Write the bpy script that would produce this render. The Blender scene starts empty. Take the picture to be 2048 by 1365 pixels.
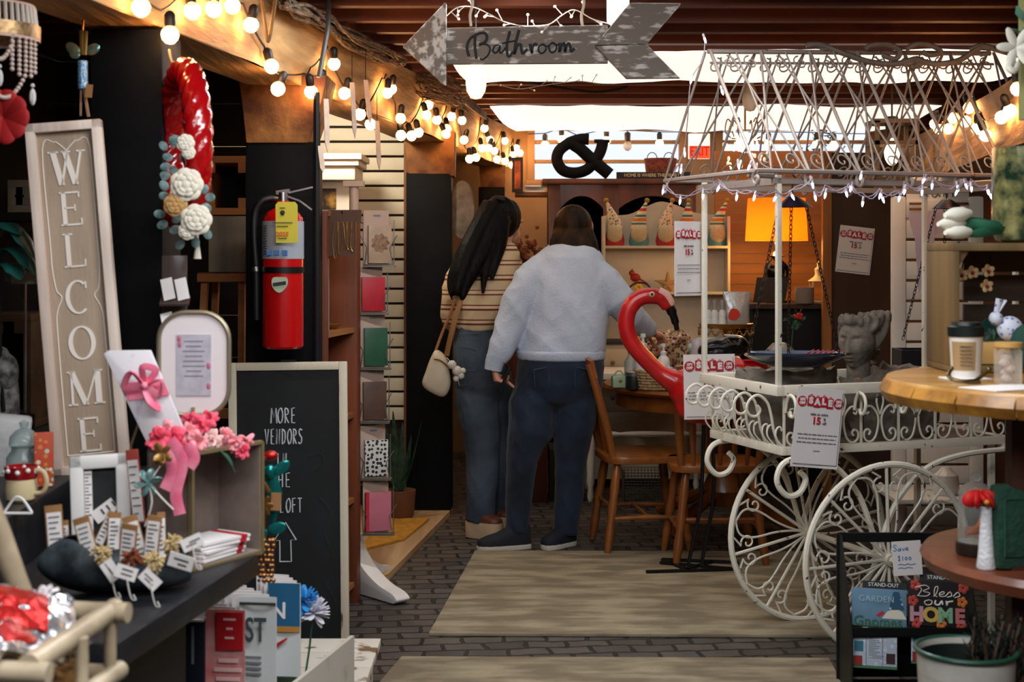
import bpy, bmesh, math, random
from mathutils import Vector, Matrix, noise
random.seed(7)
sc = bpy.context.scene
COL = sc.collection
pi = math.pi
# ---------------------------------------------------------------- camera, world, lights, exposure
F = 2900.0; CZ = 1.41; HY = 511.0
cd = bpy.data.cameras.new('camera'); cam = bpy.data.objects.new('camera', cd); COL.objects.link(cam)
cam.location = (0, 0, CZ); cam.rotation_euler = (pi/2, 0, 0)
cd.sensor_width = 36; cd.lens = F/2048*36; cd.shift_y = (HY-682.5)/2048
cd.clip_start = .05
cd.dof.use_dof = True; cd.dof.focus_distance = 6.3; cd.dof.aperture_fstop = 5.0
sc.camera = cam
sc.view_settings.view_transform = 'Standard'; sc.view_settings.look = 'None'
sc.view_settings.gamma = 1; sc.view_settings.use_curve_mapping = False
sc.view_settings.exposure = 0.0
w = bpy.data.worlds.new('world'); sc.world = w; w.use_nodes = True
w.node_tree.nodes['Background'].inputs[0].default_value = (.55, .6, .75, 1)
w.node_tree.nodes['Background'].inputs[1].default_value = .012
def area(name, loc, sx, sy, e, col, rot=(0, 0, 0)):
    l = bpy.data.lights.new(name, 'AREA'); l.shape = 'RECTANGLE'; l.size = sx; l.size_y = sy; l.energy = e; l.color = col
    o = bpy.data.objects.new(name, l); COL.objects.link(o); o.location = loc; o.rotation_euler = rot; return o
def point(name, loc, e, col, r=.03):
    l = bpy.data.lights.new(name, 'POINT'); l.energy = e; l.color = col; l.shadow_soft_size = r
    o = bpy.data.objects.new(name, l); COL.objects.link(o); o.location = loc; return o
# daylight-white ceiling fixtures above the near part of the shop, an added fill for the arrow sign, and the small back-room lamps
area('ceiling_fixture_near', (.15, 1.3, 2.27), 2.2, .6, 78, (.95, .97, 1))
area('sign_fill_light', (.1, 2.9, 2.25), 1.4, .4, 34, (.93, .96, 1), (.55, 0, 0))  # unseen fill, added and tilted forward to brighten the arrow sign
area('ceiling_fixture_aisle', (.2, 4.83, 2.285), 1.5, .07, 26, (.92, .96, 1))
point('back_room_lamp', (-.88, 7.15, 2.2), 34, (1, .90, .74), .08)
point('shade_lamp_bulb', (1.555, 8.63, 1.50), 9, (1, .58, .16), .04)

def P(x, y, Y): return Vector(((x-1024)/F*Y, Y, CZ-(y-HY)/F*Y))
def px(n, Y): return n/F*Y
# ---------------------------------------------------------------- mesh builder
class M:
    def __init__(s): s.v = []; s.f = []; s.m = []; s.T = Matrix(); s.k = 0
    def add(s, vs, fs):
        b = len(s.v); s.v += [s.T @ Vector(v) for v in vs]; s.f += [[b+i for i in f] for f in fs]; s.m += [s.k]*len(fs); return s
    def box(s, c, d, R=None):
        x, y, z = d[0]/2, d[1]/2, d[2]/2
        vs = [Vector(p) for p in ((-x,-y,-z),(x,-y,-z),(x,y,-z),(-x,y,-z),(-x,-y,z),(x,-y,z),(x,y,z),(-x,y,z))]
        if R is not None:
            Rm = R.to_matrix() if hasattr(R, 'to_matrix') else R
            vs = [Rm @ v for v in vs]
        return s.add([v+Vector(c) for v in vs], [(0,3,2,1),(4,5,6,7),(0,1,5,4),(1,2,6,5),(2,3,7,6),(3,0,4,7)])
    def bb(s, a, b):
        return s.box([(a[i]+b[i])/2 for i in range(3)], [abs(b[i]-a[i]) for i in range(3)])
    def bar(s, a, b, wx, wy=None, up=(0, 0, 1)):
        a = Vector(a); b = Vector(b); d = (b-a); L = d.length; d.normalize(); wy = wy or wx
        u = Vector(up)
        if abs(d.dot(u)) > .95: u = Vector((1, 0, 0))
        x = d.cross(u).normalized(); y = x.cross(d)
        R = Matrix((x, y, d)).transposed()
        return s.box((a+b)/2, (wx, wy, L), R)
    def tube(s, pts, r, n=8, closed=False, flat=1.0, up=None):
        pts = [Vector(p) for p in pts]; N = len(pts)
        if not hasattr(r, '__len__'): r = [r]*N
        vs = []; fs = []; ref = None
        for i in range(N):
            if closed: t = pts[(i+1) % N]-pts[i-1]
            else: t = pts[min(i+1, N-1)]-pts[max(i-1, 0)]
            if t.length < 1e-9: t = Vector((0, 0, 1))
            t.normalize()
            if ref is None:
                a = Vector(up) if up else Vector((0, 0, 1))
                if abs(t.dot(a)) > .95: a = Vector((0, 1, 0)) if abs(t.y) < .9 else Vector((1, 0, 0))
                ref = a
            x = (ref - t*ref.dot(t))
            if x.length < 1e-6: x = t.orthogonal()
            x.normalize(); y = t.cross(x); ref = x
            for k in range(n):
                a = 2*pi*k/n
                vs.append(pts[i] + x*math.cos(a)*r[i]*flat + y*math.sin(a)*r[i])
        for i in range(N if closed else N-1):
            j = (i+1) % N
            for k in range(n):
                fs.append((i*n+k, i*n+(k+1) % n, j*n+(k+1) % n, j*n+k))
        if not closed:
            fs.append(tuple(range(n-1, -1, -1))); fs.append(tuple((N-1)*n+k for k in range(n)))
        return s.add(vs, fs)
    def rings(s, rs, n=20, caps=True):
        # rs: (centre, half width x, half depth y) horizontal ellipses, joined bottom to top or top to bottom
        vs = []; fs = []
        for c, a, b in rs:
            c = Vector(c)
            for k in range(n):
                t = 2*pi*k/n; vs.append(c+Vector((a*math.cos(t), b*math.sin(t), 0)))
        for i in range(len(rs)-1):
            for k in range(n): fs.append((i*n+k, i*n+(k+1) % n, (i+1)*n+(k+1) % n, (i+1)*n+k))
        if caps: fs.append(tuple(range(n-1, -1, -1))); fs.append(tuple((len(rs)-1)*n+k for k in range(n)))
        return s.add(vs, fs)
    def lathe(s, prof, c=(0, 0, 0), n=28, caps=True):
        return s.rings([((c[0], c[1], c[2]+z), max(r, 1e-4), max(r, 1e-4)) for r, z in prof], n, caps)
    def ball(s, c, r, n=14, m=10, R=None):
        if not hasattr(r, '__len__'): r = (r, r, r)
        vs = []; fs = []
        for i in range(m+1):
            a = -pi/2+pi*i/m
            for k in range(n):
                t = 2*pi*k/n
                v = Vector((r[0]*math.cos(a)*math.cos(t), r[1]*math.cos(a)*math.sin(t), r[2]*math.sin(a)))
                if R is not None: v = R.to_matrix() @ v if hasattr(R, 'to_matrix') else R @ v
                vs.append(v+Vector(c))
        for i in range(m):
            for k in range(n): fs.append((i*n+k, i*n+(k+1) % n, (i+1)*n+(k+1) % n, (i+1)*n+k))
        return s.add(vs, fs)
    def prism(s, poly, y0, y1):
        # outline in x,z pushed from y0 to y1
        n = len(poly)
        ar = sum(poly[i][0]*poly[(i+1) % n][1]-poly[(i+1) % n][0]*poly[i][1] for i in range(n))
        if ar < 0: poly = poly[::-1]
        vs = [(p[0], y0, p[1]) for p in poly]+[(p[0], y1, p[1]) for p in poly]
        fs = [tuple(range(n)), tuple(range(2*n-1, n-1, -1))]+[((i+1) % n, i, n+i, n+(i+1) % n) for i in range(n)]
        return s.add(vs, fs)
    def slab(s, poly, z0, z1):
        n = len(poly)
        ar = sum(poly[i][0]*poly[(i+1) % n][1]-poly[(i+1) % n][0]*poly[i][1] for i in range(n))
        if ar < 0: poly = poly[::-1]
        vs = [(p[0], p[1], z0) for p in poly]+[(p[0], p[1], z1) for p in poly]
        fs = [tuple(range(n-1, -1, -1)), tuple(range(n, 2*n))]+[(i, (i+1) % n, n+(i+1) % n, n+i) for i in range(n)]
        return s.add(vs, fs)
    def grid(s, fn, nu, nv, th=0):
        vs = [Vector(fn(i/nu, j/nv)) for i in range(nu+1) for j in range(nv+1)]; q = nv+1
        fs = [(i*q+j, (i+1)*q+j, (i+1)*q+j+1, i*q+j+1) for i in range(nu) for j in range(nv)]
        if th:
            nr = [Vector() for _ in vs]
            for f in fs:
                nn = (vs[f[1]]-vs[f[0]]).cross(vs[f[3]]-vs[f[0]])
                if nn.length > 0:
                    nn.normalize()
                    for i in f: nr[i] += nn
            N = len(vs)
            vs = vs+[v-(nr[i].normalized() if nr[i].length > 0 else Vector((0, 0, 1)))*th for i, v in enumerate(vs)]
            fs = fs+[tuple(N+i for i in f[::-1]) for f in fs]
            ed = [i*q for i in range(nu+1)]+[nu*q+j for j in range(1, nv+1)]+[i*q+nv for i in range(nu-1, -1, -1)]+[j for j in range(nv-1, 0, -1)]
            fs += [(ed[i], ed[i-1], N+ed[i-1], N+ed[i]) for i in range(len(ed))]
        return s.add(vs, fs)

def mesh(name, mb, mats, bev=0, sub=0, ang=40):
    me = bpy.data.meshes.new(name)
    me.from_pydata([tuple(v) for v in mb.v], [], mb.f)
    if not isinstance(mats, (list, tuple)): mats = [mats]
    for m in mats: me.materials.append(m)
    me.polygons.foreach_set('material_index', mb.m)
    bm = bmesh.new(); bm.from_mesh(me)
    bmesh.ops.recalc_face_normals(bm, faces=bm.faces)
    if bev:
        es = [e for e in bm.edges if len(e.link_faces) == 2 and e.calc_face_angle(0) > .6]
        bmesh.ops.bevel(bm, geom=es, offset=bev, segments=2, profile=.6, affect='EDGES', clamp_overlap=True)
    bm.to_mesh(me); bm.free()
    me.polygons.foreach_set('use_smooth', [True]*len(me.polygons))
    me.set_sharp_from_angle(angle=math.radians(ang))
    me.update(); return me
def obj(name, mb, mats, parent=None, bev=0, loc=None, rot=None, ang=40):
    o = bpy.data.objects.new(name, mesh(name, mb, mats, bev, ang=ang) if isinstance(mb, M) else mb)
    COL.objects.link(o)
    if parent: o.parent = parent
    if loc is not None: o.location = loc
    if rot is not None: o.rotation_euler = rot
    return o
def tag(o, label, cat, group=None, kind=None):
    if label: o['label'] = label
    if cat: o['category'] = cat
    if group: o['group'] = group
    if kind: o['kind'] = kind
    return o
def thing(name, label, cat, loc=(0, 0, 0), rz=0, group=None, rot=None):
    o = bpy.data.objects.new(name, None); COL.objects.link(o); o.empty_display_size = .05
    o.location = loc; o.rotation_euler = rot or (0, 0, rz)
    return tag(o, label, cat, group)
def struct(name, mb, mats, parent=None, bev=0):
    o = obj(name, mb, mats, parent, bev)
    if not parent: o['kind'] = 'structure'
    return o
KIDS = {}
def kids(o): return [c for c in bpy.data.objects if c.parent == o]
def copy_tree(o, loc=None, rot=None, label=None, group=None, parent=None, ch=None):
    c = o.copy(); COL.objects.link(c)
    if parent: c.parent = parent
    if loc is not None: c.location = loc
    if rot is not None: c.rotation_euler = rot
    if label: c['label'] = label
    if group: c['group'] = group
    for k in (ch if ch is not None else kids(o)): copy_tree(k, parent=c)
    return c
def remeshed(name, mb, mats, voxel, smooth=3, wr=None):
    me = mesh(name+'_src', mb, mats); t = bpy.data.objects.new(name+'_src', me); COL.objects.link(t)
    r = t.modifiers.new('r', 'REMESH'); r.mode = 'VOXEL'; r.voxel_size = voxel
    if smooth:
        q = t.modifiers.new('s', 'SMOOTH'); q.iterations = smooth; q.factor = .5
    dg = bpy.context.evaluated_depsgraph_get(); dg.update()
    out = bpy.data.meshes.new_from_object(t.evaluated_get(dg)); out.name = name
    bpy.data.objects.remove(t); bpy.data.meshes.remove(me)
    out.polygons.foreach_set('use_smooth', [True]*len(out.polygons))
    if wr:
        # soft ridged wrinkles pushed along the normals
        a, fx, fy, fz = wr
        nn = [v.normal.copy() for v in out.vertices]
        for v, q in zip(out.vertices, nn):
            c = v.co; t = noise.noise(Vector((c.x*fx+c.z*4, c.y*fy, c.z*fz+c.x*5))); t2 = noise.noise(Vector((c.x*fx*2.1-c.z*9, c.y*fy*2, c.z*fz*1.6)))
            v.co = c+q*(a*(.5-abs(t)*1.6)+a*.5*(.4-abs(t2)))
    if not out.materials:
        out.materials.append(mats if not isinstance(mats, (list, tuple)) else mats[0])
    return out
_tc = {}
def text_mesh(s, size, ex=.0006, bold=0, sp=1, al='CENTER'):
    k = (s, size, ex, bold, sp, al)
    if k in _tc: return _tc[k].copy()
    c = bpy.data.curves.new('t', 'FONT'); c.body = s; c.size = size; c.extrude = ex; c.align_x = al; c.align_y = 'CENTER'
    c.offset = bold; c.space_character = sp; c.resolution_u = 3
    t = bpy.data.objects.new('t', c); COL.objects.link(t)
    dg = bpy.context.evaluated_depsgraph_get(); dg.update()
    me = bpy.data.meshes.new_from_object(t.evaluated_get(dg))
    bpy.data.objects.remove(t); bpy.data.curves.remove(c)
    _tc[k] = me; return me
def txt(name, s, size, m, parent, loc, rot=(pi/2, 0, 0), ex=.0006, bold=0, sp=1, sx=1, al='CENTER'):
    me = text_mesh(s, size, ex, bold, sp, al); me.materials.clear(); me.materials.append(m)
    o = obj(name, me, m, parent, loc=loc, rot=rot); o.scale = (sx, 1, 1); return o
def cr(pts, n=8, closed=False):
    pts = [Vector(p) for p in pts]; N = len(pts); out = []
    for i in range(N if closed else N-1):
        if closed: a, b, c, d = pts[i-1], pts[i], pts[(i+1) % N], pts[(i+2) % N]
        else: a, b, c, d = pts[max(i-1, 0)], pts[i], pts[i+1], pts[min(i+2, N-1)]
        for k in range(n):
            t = k/n
            out.append(.5*((2*b)+(c-a)*t+(2*a-5*b+4*c-d)*t*t+(3*b-a-3*c+d)*t**3))
    if not closed: out.append(pts[-1])
    return out
def cr2(pts, n=8, closed=False): return [(v.x, v.z) for v in cr([(p[0], 0, p[1]) for p in pts], n, closed)]
def spiral(cx, cz, r0, r1, a0, a1, n=20):
    return [(cx+(r0+(r1-r0)*i/n)*math.cos(a0+(a1-a0)*i/n), cz+(r0+(r1-r0)*i/n)*math.sin(a0+(a1-a0)*i/n)) for i in range(n+1)]
def X3(p2, y=0): return [(a, y, b) for a, b in p2]
def tq(d, n=(0, -1, 0)):
    # axes with z along d and y (the thin way of a petal or leaf) toward n
    z = Vector(d).normalized(); y = Vector(n); y = y-z*y.dot(z)
    if y.length < 1e-3: y = z.orthogonal()
    y.normalize(); return Matrix((y.cross(z), y, z)).transposed()
def E(x, y, z):
    from mathutils import Euler
    return Euler((x, y, z))
# ---------------------------------------------------------------- materials
def lin(h):
    if isinstance(h, str):
        h = [int(h[i:i+2], 16)/255 for i in (0, 2, 4)]
        return tuple((c/12.92 if c <= .04045 else ((c+.055)/1.055)**2.4) for c in h)
    return h
MC = {}
def mat(name, c, rough=.55, metal=0, var=0, sc_=20, bump=0, bsc=None, stretch=(1, 1, 1), c2=None, em=None, es=0, trans=0, alpha=1, spec=.5, coat=0, sheen=0, sss=0, det=4, ior=1.45, ramp=(.35, .65)):
    if name in MC: return MC[name]
    m = bpy.data.materials.new(name); MC[name] = m; m.use_nodes = True
    nt = m.node_tree; b = nt.nodes['Principled BSDF']; L = nt.links
    c = lin(c); b.inputs['Base Color'].default_value = (*c, 1)
    b.inputs['Roughness'].default_value = rough; b.inputs['Metallic'].default_value = metal
    b.inputs['IOR'].default_value = ior
    b.inputs['Specular IOR Level'].default_value = spec
    if coat: b.inputs['Coat Weight'].default_value = coat; b.inputs['Coat Roughness'].default_value = .15
    if sheen: b.inputs['Sheen Weight'].default_value = sheen
    if trans: b.inputs['Transmission Weight'].default_value = trans
    if alpha < 1: b.inputs['Alpha'].default_value = alpha
    if em: b.inputs['Emission Color'].default_value = (*lin(em), 1); b.inputs['Emission Strength'].default_value = es
    if var or c2 or bump:
        tc = nt.nodes.new('ShaderNodeTexCoord'); mp = nt.nodes.new('ShaderNodeMapping'); mp.inputs['Scale'].default_value = stretch
        L.new(tc.outputs['Object'], mp.inputs['Vector'])
    if var or c2:
        nz = nt.nodes.new('ShaderNodeTexNoise'); nz.inputs['Scale'].default_value = sc_; nz.inputs['Detail'].default_value = det
        L.new(mp.outputs[0], nz.inputs['Vector'])
        rp = nt.nodes.new('ShaderNodeValToRGB')
        rp.color_ramp.elements[0].position = ramp[0]; rp.color_ramp.elements[1].position = ramp[1]
        if c2:
            rp.color_ramp.elements[0].color = (*c, 1); rp.color_ramp.elements[1].color = (*lin(c2), 1)
        else:
            rp.color_ramp.elements[0].color = (*[max(0, x*(1-var)) for x in c], 1)
            rp.color_ramp.elements[1].color = (*[min(1, x*(1+var)) for x in c], 1)
        L.new(nz.outputs['Fac'], rp.inputs[0]); L.new(rp.outputs[0], b.inputs['Base Color'])
    if bump:
        n2 = nt.nodes.new('ShaderNodeTexNoise'); n2.inputs['Scale'].default_value = bsc or sc_*3; n2.inputs['Detail'].default_value = 5
        L.new(mp.outputs[0], n2.inputs['Vector'])
        bp = nt.nodes.new('ShaderNodeBump'); bp.inputs['Strength'].default_value = min(1, bump); bp.inputs['Distance'].default_value = .01
        L.new(n2.outputs['Fac'], bp.inputs['Height']); L.new(bp.outputs[0], b.inputs['Normal'])
    return m
def wood(name, c, c2, ax=0, sc_=14, rough=.6, bump=.25, coat=0, ramp=(.35, .65)):
    st = [1, 1, 1]; st[ax] = .09
    return mat(name, c, rough, c2=c2, sc_=sc_, bump=bump, bsc=sc_*2, stretch=st, coat=coat, det=7, ramp=ramp)
def emis(name, c, s):
    if name in MC: return MC[name]
    m = bpy.data.materials.new(name); MC[name] = m; m.use_nodes = True; nt = m.node_tree; nt.nodes.clear()
    e = nt.nodes.new('ShaderNodeEmission'); e.inputs[0].default_value = (*lin(c), 1); e.inputs[1].default_value = s
    o = nt.nodes.new('ShaderNodeOutputMaterial'); nt.links.new(e.outputs[0], o.inputs[0]); return m
def clear(name, c, amt=.8, rough=.05, es=0, ec='ffffff'):
    # thin clear or tinted skin: mostly transparent with a mirror sheen at grazing angles
    if name in MC: return MC[name]
    m = bpy.data.materials.new(name); MC[name] = m; m.use_nodes = True; nt = m.node_tree; nt.nodes.clear(); L = nt.links
    t = nt.nodes.new('ShaderNodeBsdfTransparent'); t.inputs[0].default_value = (*lin(c), 1)
    p = nt.nodes.new('ShaderNodeBsdfPrincipled'); p.inputs['Base Color'].default_value = (*lin(c), 1); p.inputs['Roughness'].default_value = rough
    if es: p.inputs['Emission Color'].default_value = (*lin(ec), 1); p.inputs['Emission Strength'].default_value = es
    lw = nt.nodes.new('ShaderNodeLayerWeight'); lw.inputs[0].default_value = .35
    mr = nt.nodes.new('ShaderNodeMapRange'); mr.inputs[3].default_value = 1-amt; mr.inputs[4].default_value = min(1, 1-amt+.55)
    L.new(lw.outputs['Fresnel'], mr.inputs[0])
    x = nt.nodes.new('ShaderNodeMixShader'); o = nt.nodes.new('ShaderNodeOutputMaterial')
    L.new(mr.outputs[0], x.inputs[0]); L.new(t.outputs[0], x.inputs[1]); L.new(p.outputs[0], x.inputs[2]); L.new(x.outputs[0], o.inputs[0]); return m
def bands(name, stops, axis=2, lo=0, hi=1, rough=.8, bump=0):
    # colour bands along one object axis (a knitted or printed pattern of the cloth)
    if name in MC: return MC[name]
    m = bpy.data.materials.new(name); MC[name] = m; m.use_nodes = True; nt = m.node_tree; b = nt.nodes['Principled BSDF']; L = nt.links
    b.inputs['Roughness'].default_value = rough
    tc = nt.nodes.new('ShaderNodeTexCoord'); sx = nt.nodes.new('ShaderNodeSeparateXYZ'); L.new(tc.outputs['Object'], sx.inputs[0])
    mr = nt.nodes.new('ShaderNodeMapRange'); mr.inputs[1].default_value = lo; mr.inputs[2].default_value = hi
    L.new(sx.outputs[axis], mr.inputs[0])
    rp = nt.nodes.new('ShaderNodeValToRGB'); rp.color_ramp.interpolation = 'CONSTANT'
    e = rp.color_ramp.elements
    while len(e) < len(stops): e.new(.5)
    for i, (p, c) in enumerate(stops): e[i].position = p; e[i].color = (*lin(c), 1)
    L.new(mr.outputs[0], rp.inputs[0]); L.new(rp.outputs[0], b.inputs['Base Color']); return m
def dots(name, c, c2, scale=30, size=.35, rough=.6):
    if name in MC: return MC[name]
    m = bpy.data.materials.new(name); MC[name] = m; m.use_nodes = True; nt = m.node_tree; b = nt.nodes['Principled BSDF']; L = nt.links
    b.inputs['Roughness'].default_value = rough
    tc = nt.nodes.new('ShaderNodeTexCoord'); v = nt.nodes.new('ShaderNodeTexVoronoi'); v.inputs['Scale'].default_value = scale; v.inputs['Randomness'].default_value = .55
    L.new(tc.outputs['Object'], v.inputs['Vector'])
    cp = nt.nodes.new('ShaderNodeMath'); cp.operation = 'LESS_THAN'; cp.inputs[1].default_value = size
    L.new(v.outputs['Distance'], cp.inputs[0])
    mx = nt.nodes.new('ShaderNodeMix'); mx.data_type = 'RGBA'; mx.inputs[6].default_value = (*lin(c), 1)
    if isinstance(c2, str): mx.inputs[7].default_value = (*lin(c2), 1)
    else:
        rp = nt.nodes.new('ShaderNodeValToRGB'); rp.color_ramp.interpolation = 'CONSTANT'; e = rp.color_ramp.elements
        while len(e) < len(c2): e.new(.5)
        for i, q in enumerate(c2): e[i].position = i/len(c2); e[i].color = (*lin(q), 1)
        sp = nt.nodes.new('ShaderNodeSeparateColor'); L.new(v.outputs['Color'], sp.inputs[0]); L.new(sp.outputs[0], rp.inputs[0]); L.new(rp.outputs[0], mx.inputs[7])
    L.new(cp.outputs[0], mx.inputs[0]); L.new(mx.outputs[2], b.inputs['Base Color']); return m
black = mat('black_paint', '08090b', .6, var=.3, sc_=6, bump=.15, bsc=14, spec=.12)
iron = mat('black_iron', '0c0c0d', .45, .3)
white = mat('white_paint', 'd8d2c8', .5)
paper = mat('white_paper', 'e4dedb', .7)
red = mat('red_print', 'b5152b', .6)
ink = mat('dark_ink', '26282c', .7)
greyink = mat('grey_ink', '74757a', .7)
steel = mat('steel', 'b8b8b8', .28, 1)
gold = mat('gold', 'b08a4a', .35, .9)
chipwhite = mat('chipped_white_iron', '3c3128', .5, c2='d9d3c2', sc_=38, ramp=(.30, .34), bump=.1, bsc=60)
# ================================================================ setting
def brick_floor():
    m = bpy.data.materials.new('brick_pavers'); m.use_nodes = True; nt = m.node_tree; b = nt.nodes['Principled BSDF']; L = nt.links
    tc = nt.nodes.new('ShaderNodeTexCoord'); mp = nt.nodes.new('ShaderNodeMapping'); mp.inputs['Rotation'].default_value = (0, 0, -.1)
    br = nt.nodes.new('ShaderNodeTexBrick'); br.inputs['Scale'].default_value = 1
    br.inputs['Brick Width'].default_value = .15; br.inputs['Row Height'].default_value = .088; br.inputs['Mortar Size'].default_value = .009; br.inputs['Mortar Smooth'].default_value = .3
    br.inputs['Color1'].default_value = (*lin('4c4540'), 1); br.inputs['Color2'].default_value = (*lin('322d2a'), 1); br.inputs['Mortar'].default_value = (*lin('0e0c0a'), 1)
    br.inputs['Bias'].default_value = -.1
    L.new(tc.outputs['Object'], mp.inputs[0]); wn = nt.nodes.new('ShaderNodeTexNoise'); wn.inputs['Scale'].default_value = 9; wv = nt.nodes.new('ShaderNodeVectorMath'); wv.operation = 'MULTIPLY_ADD'; wv.inputs[1].default_value = (.05, .05, 0)
    L.new(mp.outputs[0], wn.inputs[0]); L.new(wn.outputs['Color'], wv.inputs[0]); L.new(mp.outputs[0], wv.inputs[2]); L.new(wv.outputs[0], br.inputs['Vector'])
    nz = nt.nodes.new('ShaderNodeTexNoise'); nz.inputs['Scale'].default_value = 7; nz.inputs['Detail'].default_value = 6; L.new(tc.outputs['Object'], nz.inputs[0])
    mx = nt.nodes.new('ShaderNodeMix'); mx.data_type = 'RGBA'; mx.blend_type = 'OVERLAY'; mx.inputs[0].default_value = .6
    L.new(br.outputs['Color'], mx.inputs[6]); L.new(nz.outputs['Fac'], mx.inputs[7]); L.new(mx.outputs[2], b.inputs['Base Color'])
    iv = nt.nodes.new('ShaderNodeMath'); iv.operation = 'MULTIPLY_ADD'; iv.inputs[1].default_value = -1; L.new(br.outputs['Fac'], iv.inputs[0])
    q = nt.nodes.new('ShaderNodeMath'); q.operation = 'MULTIPLY_ADD'; q.inputs[1].default_value = .25; L.new(nz.outputs['Fac'], q.inputs[0]); L.new(q.outputs[0], iv.inputs[2])
    bp = nt.nodes.new('ShaderNodeBump'); bp.inputs['Strength'].default_value = .7; bp.inputs['Distance'].default_value = .012
    L.new(iv.outputs[0], bp.inputs['Height']); L.new(bp.outputs[0], b.inputs['Normal']); b.inputs['Roughness'].default_value = .55
    return m
m = M(); m.bb((-4, 0.2, -.1), (4.5, 10.6, 0)); struct('floor', m, brick_floor())
dwood = wood('dark_barn_boards', '1d1713', '0f0c0a', 0, 9, .8)
oldwood = wood('ceiling_timber', '3a160a', '70341a', 0, 6, .6)
beamw = wood('beam_timber', '8a6238', 'd0a872', 1, 16, .7, .8, ramp=(.3, .7))
plankw = wood('plain_plank', '6d4424', '8d5d34', 0, 10, .55)
# ceiling boards and joists
m = M(); m.bb((-4, 0.2, 2.5), (4.5, 10.6, 2.56)); ceil = struct('ceiling', m, oldwood)
y = 1.3; i = 0
while y < 10.2:
    m = M(); m.bb((-3.2, y-.028, 2.302+.012*random.random()), (3.9, y+.028, 2.5)); obj('joist', m, oldwood, ceil)
    y += .285+.05*random.random()
# back wall with its high row of windows
tan = mat('tan_wall_paint', '9c7c58', .7, var=.1, sc_=5)
YB = 10.4
m = M(); zt, zb = P(0, 258, YB).z, P(0, 362, YB).z
xw = [P(x, 0, YB).x for x in (1066, 1362, 1442, 1742)]
m.bb((-4, YB, 0), (4.5, YB+.12, zb)); m.bb((-4, YB, zt), (4.5, YB+.12, 2.5))
m.bb((-4, YB, zb), (xw[0], YB+.12, zt)); m.bb((xw[1], YB, zb), (xw[2], YB+.12, zt)); m.bb((xw[3], YB, zb), (4.5, YB+.12, zt))
struct('wall_back', m, tan)
pane = emis('daylit_frosted_pane', 'e8eefc', 1.15)
for n, (a, b) in enumerate(((xw[0], xw[1]), (xw[2], xw[3]))):
    m = M(); m.bb((a, YB+.07, zb), (b, YB+.08, zt)); w_ = struct('window_%d' % (n+1), m, pane)
    m = M()
    for yy in (284, 323): z = P(0, yy, YB).z; m.bb((a, YB-.01, z-.012), (b, YB+.06, z+.012))
    m.bb((a-.05, YB-.02, zb-.03), (b+.05, YB+.06, zb+.01)); m.bb((a-.05, YB-.02, zt-.01), (b+.05, YB+.06, zt+.04))
    m.bb((a-.04, YB-.02, zb), (a+.012, YB+.06, zt)); m.bb((b-.012, YB-.02, zb), (b+.04, YB+.06, zt))
    obj('window_frame', m, tan, w_, .004)
# side walls follow the rows of posts
def sl(x0, Y): return x0+.148*Y
m = M(); m.slab([(sl(-3.0, .2), .2), (sl(-3.0, 10.4), 10.4), (sl(-3.1, 10.4), 10.4), (sl(-3.1, .2), .2)], 0, 2.5); struct('wall_left', m, dwood)
m = M(); m.slab([(sl(1.55, .2), .2), (sl(1.55, 10.4), 10.4), (sl(1.65, 10.4), 10.4), (sl(1.65, .2), .2)], 0, 2.5); struct('wall_right', m, wood('right_wall_boards', '3a2112', '56331c', 2, 8))
m = M()
for k in range(13): m.bb((-2.6, 6.5+.004*(k % 2), k*.19+.003), (-1.02, 6.56, k*.19+.187))
struct('wall_alcove', m, dwood)
# cream slatwall of the small shop room behind the third post
m = M(); m.bb((-1.75, 8.11, 0), (-.575, 8.16, 2.3)); slat = struct('wall_slatboard', m, mat('slat_groove', '2a1c12', .8))
m = M(); z = P(0, 842, 8.1).z
while z < 2.25: m.bb((-1.75, 8.08, z+.0065), (-.575, 8.115, z+.0755)); z += .082
obj('slat', m, mat('cream_slat', 'd9cfb4', .5, var=.05, sc_=4), slat, .004)
m = M(); m.bb((-.60, 8.04, 0), (-.565, 8.12, 2.15)); struct('trim_1', m, wood('trim_wood', '6b4220', '8a5a30', 2))
# timber beam and posts on the left
def beam(name, x0, z0, z1, ya, yb, hw, mt):
    m = M(); N = 26; 
    def f(u, v):
        Y = ya+(yb-ya)*u; a = 2*pi*v
        cx = sl(x0, Y); s_ = [(hw, z0), (hw, z1), (-hw, z1), (-hw, z0), (hw, z0)]
        k = min(3, int(v*4)); t = v*4-k
        x = s_[k][0]*(1-t)+s_[k+1][0]*t; z = s_[k][1]*(1-t)+s_[k+1][1]*t
        n_ = noise.noise(Vector((Y*1.7, v*3, x0)))*.012
        return (cx+x+n_*(1 if x > 0 else -1), Y, z+n_)
    m.grid(f, N, 16); return struct(name, m, mt)
beam('trim_2', -1.627, 2.025, 2.30, 1.2, 10.25, .1, beamw)
beam('trim_3', 1.12, 1.80, 2.05, 3.6, 10.3, .09, wood('right_beam_timber', '6a4626', 'ab7e4c', 1, 16, .7, .8, ramp=(.3, .7)))
def post(Y, hw, zt):
    m = M(); x = sl(-1.627, Y); m.bb((x-hw, Y-.11, 0), (x+hw, Y+.11, zt)); return struct('support_post', m, black, bev=.008)
post(4.0, .098, 2.02); 
post(5.34, .125, 1.82); post(7.95, .122, 1.86); post(10.05, .09, 1.88)
capw = mat('end_grain_timber', '5a3014', .75, c2='96622e', sc_=9, bump=.5, bsc=22)
def cap(Y, pts, y0, y1):
    m = M(); m.prism([(P(a, b, Y).x, P(a, b, Y).z) for a, b in pts], Y-y0, Y+y1); struct('support_capital', m, capw, bev=.006)
cap(5.22, [(476, 150), (655, 150), (640, 215), (616, 286), (492, 286), (486, 225)], .0, .26)
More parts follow.
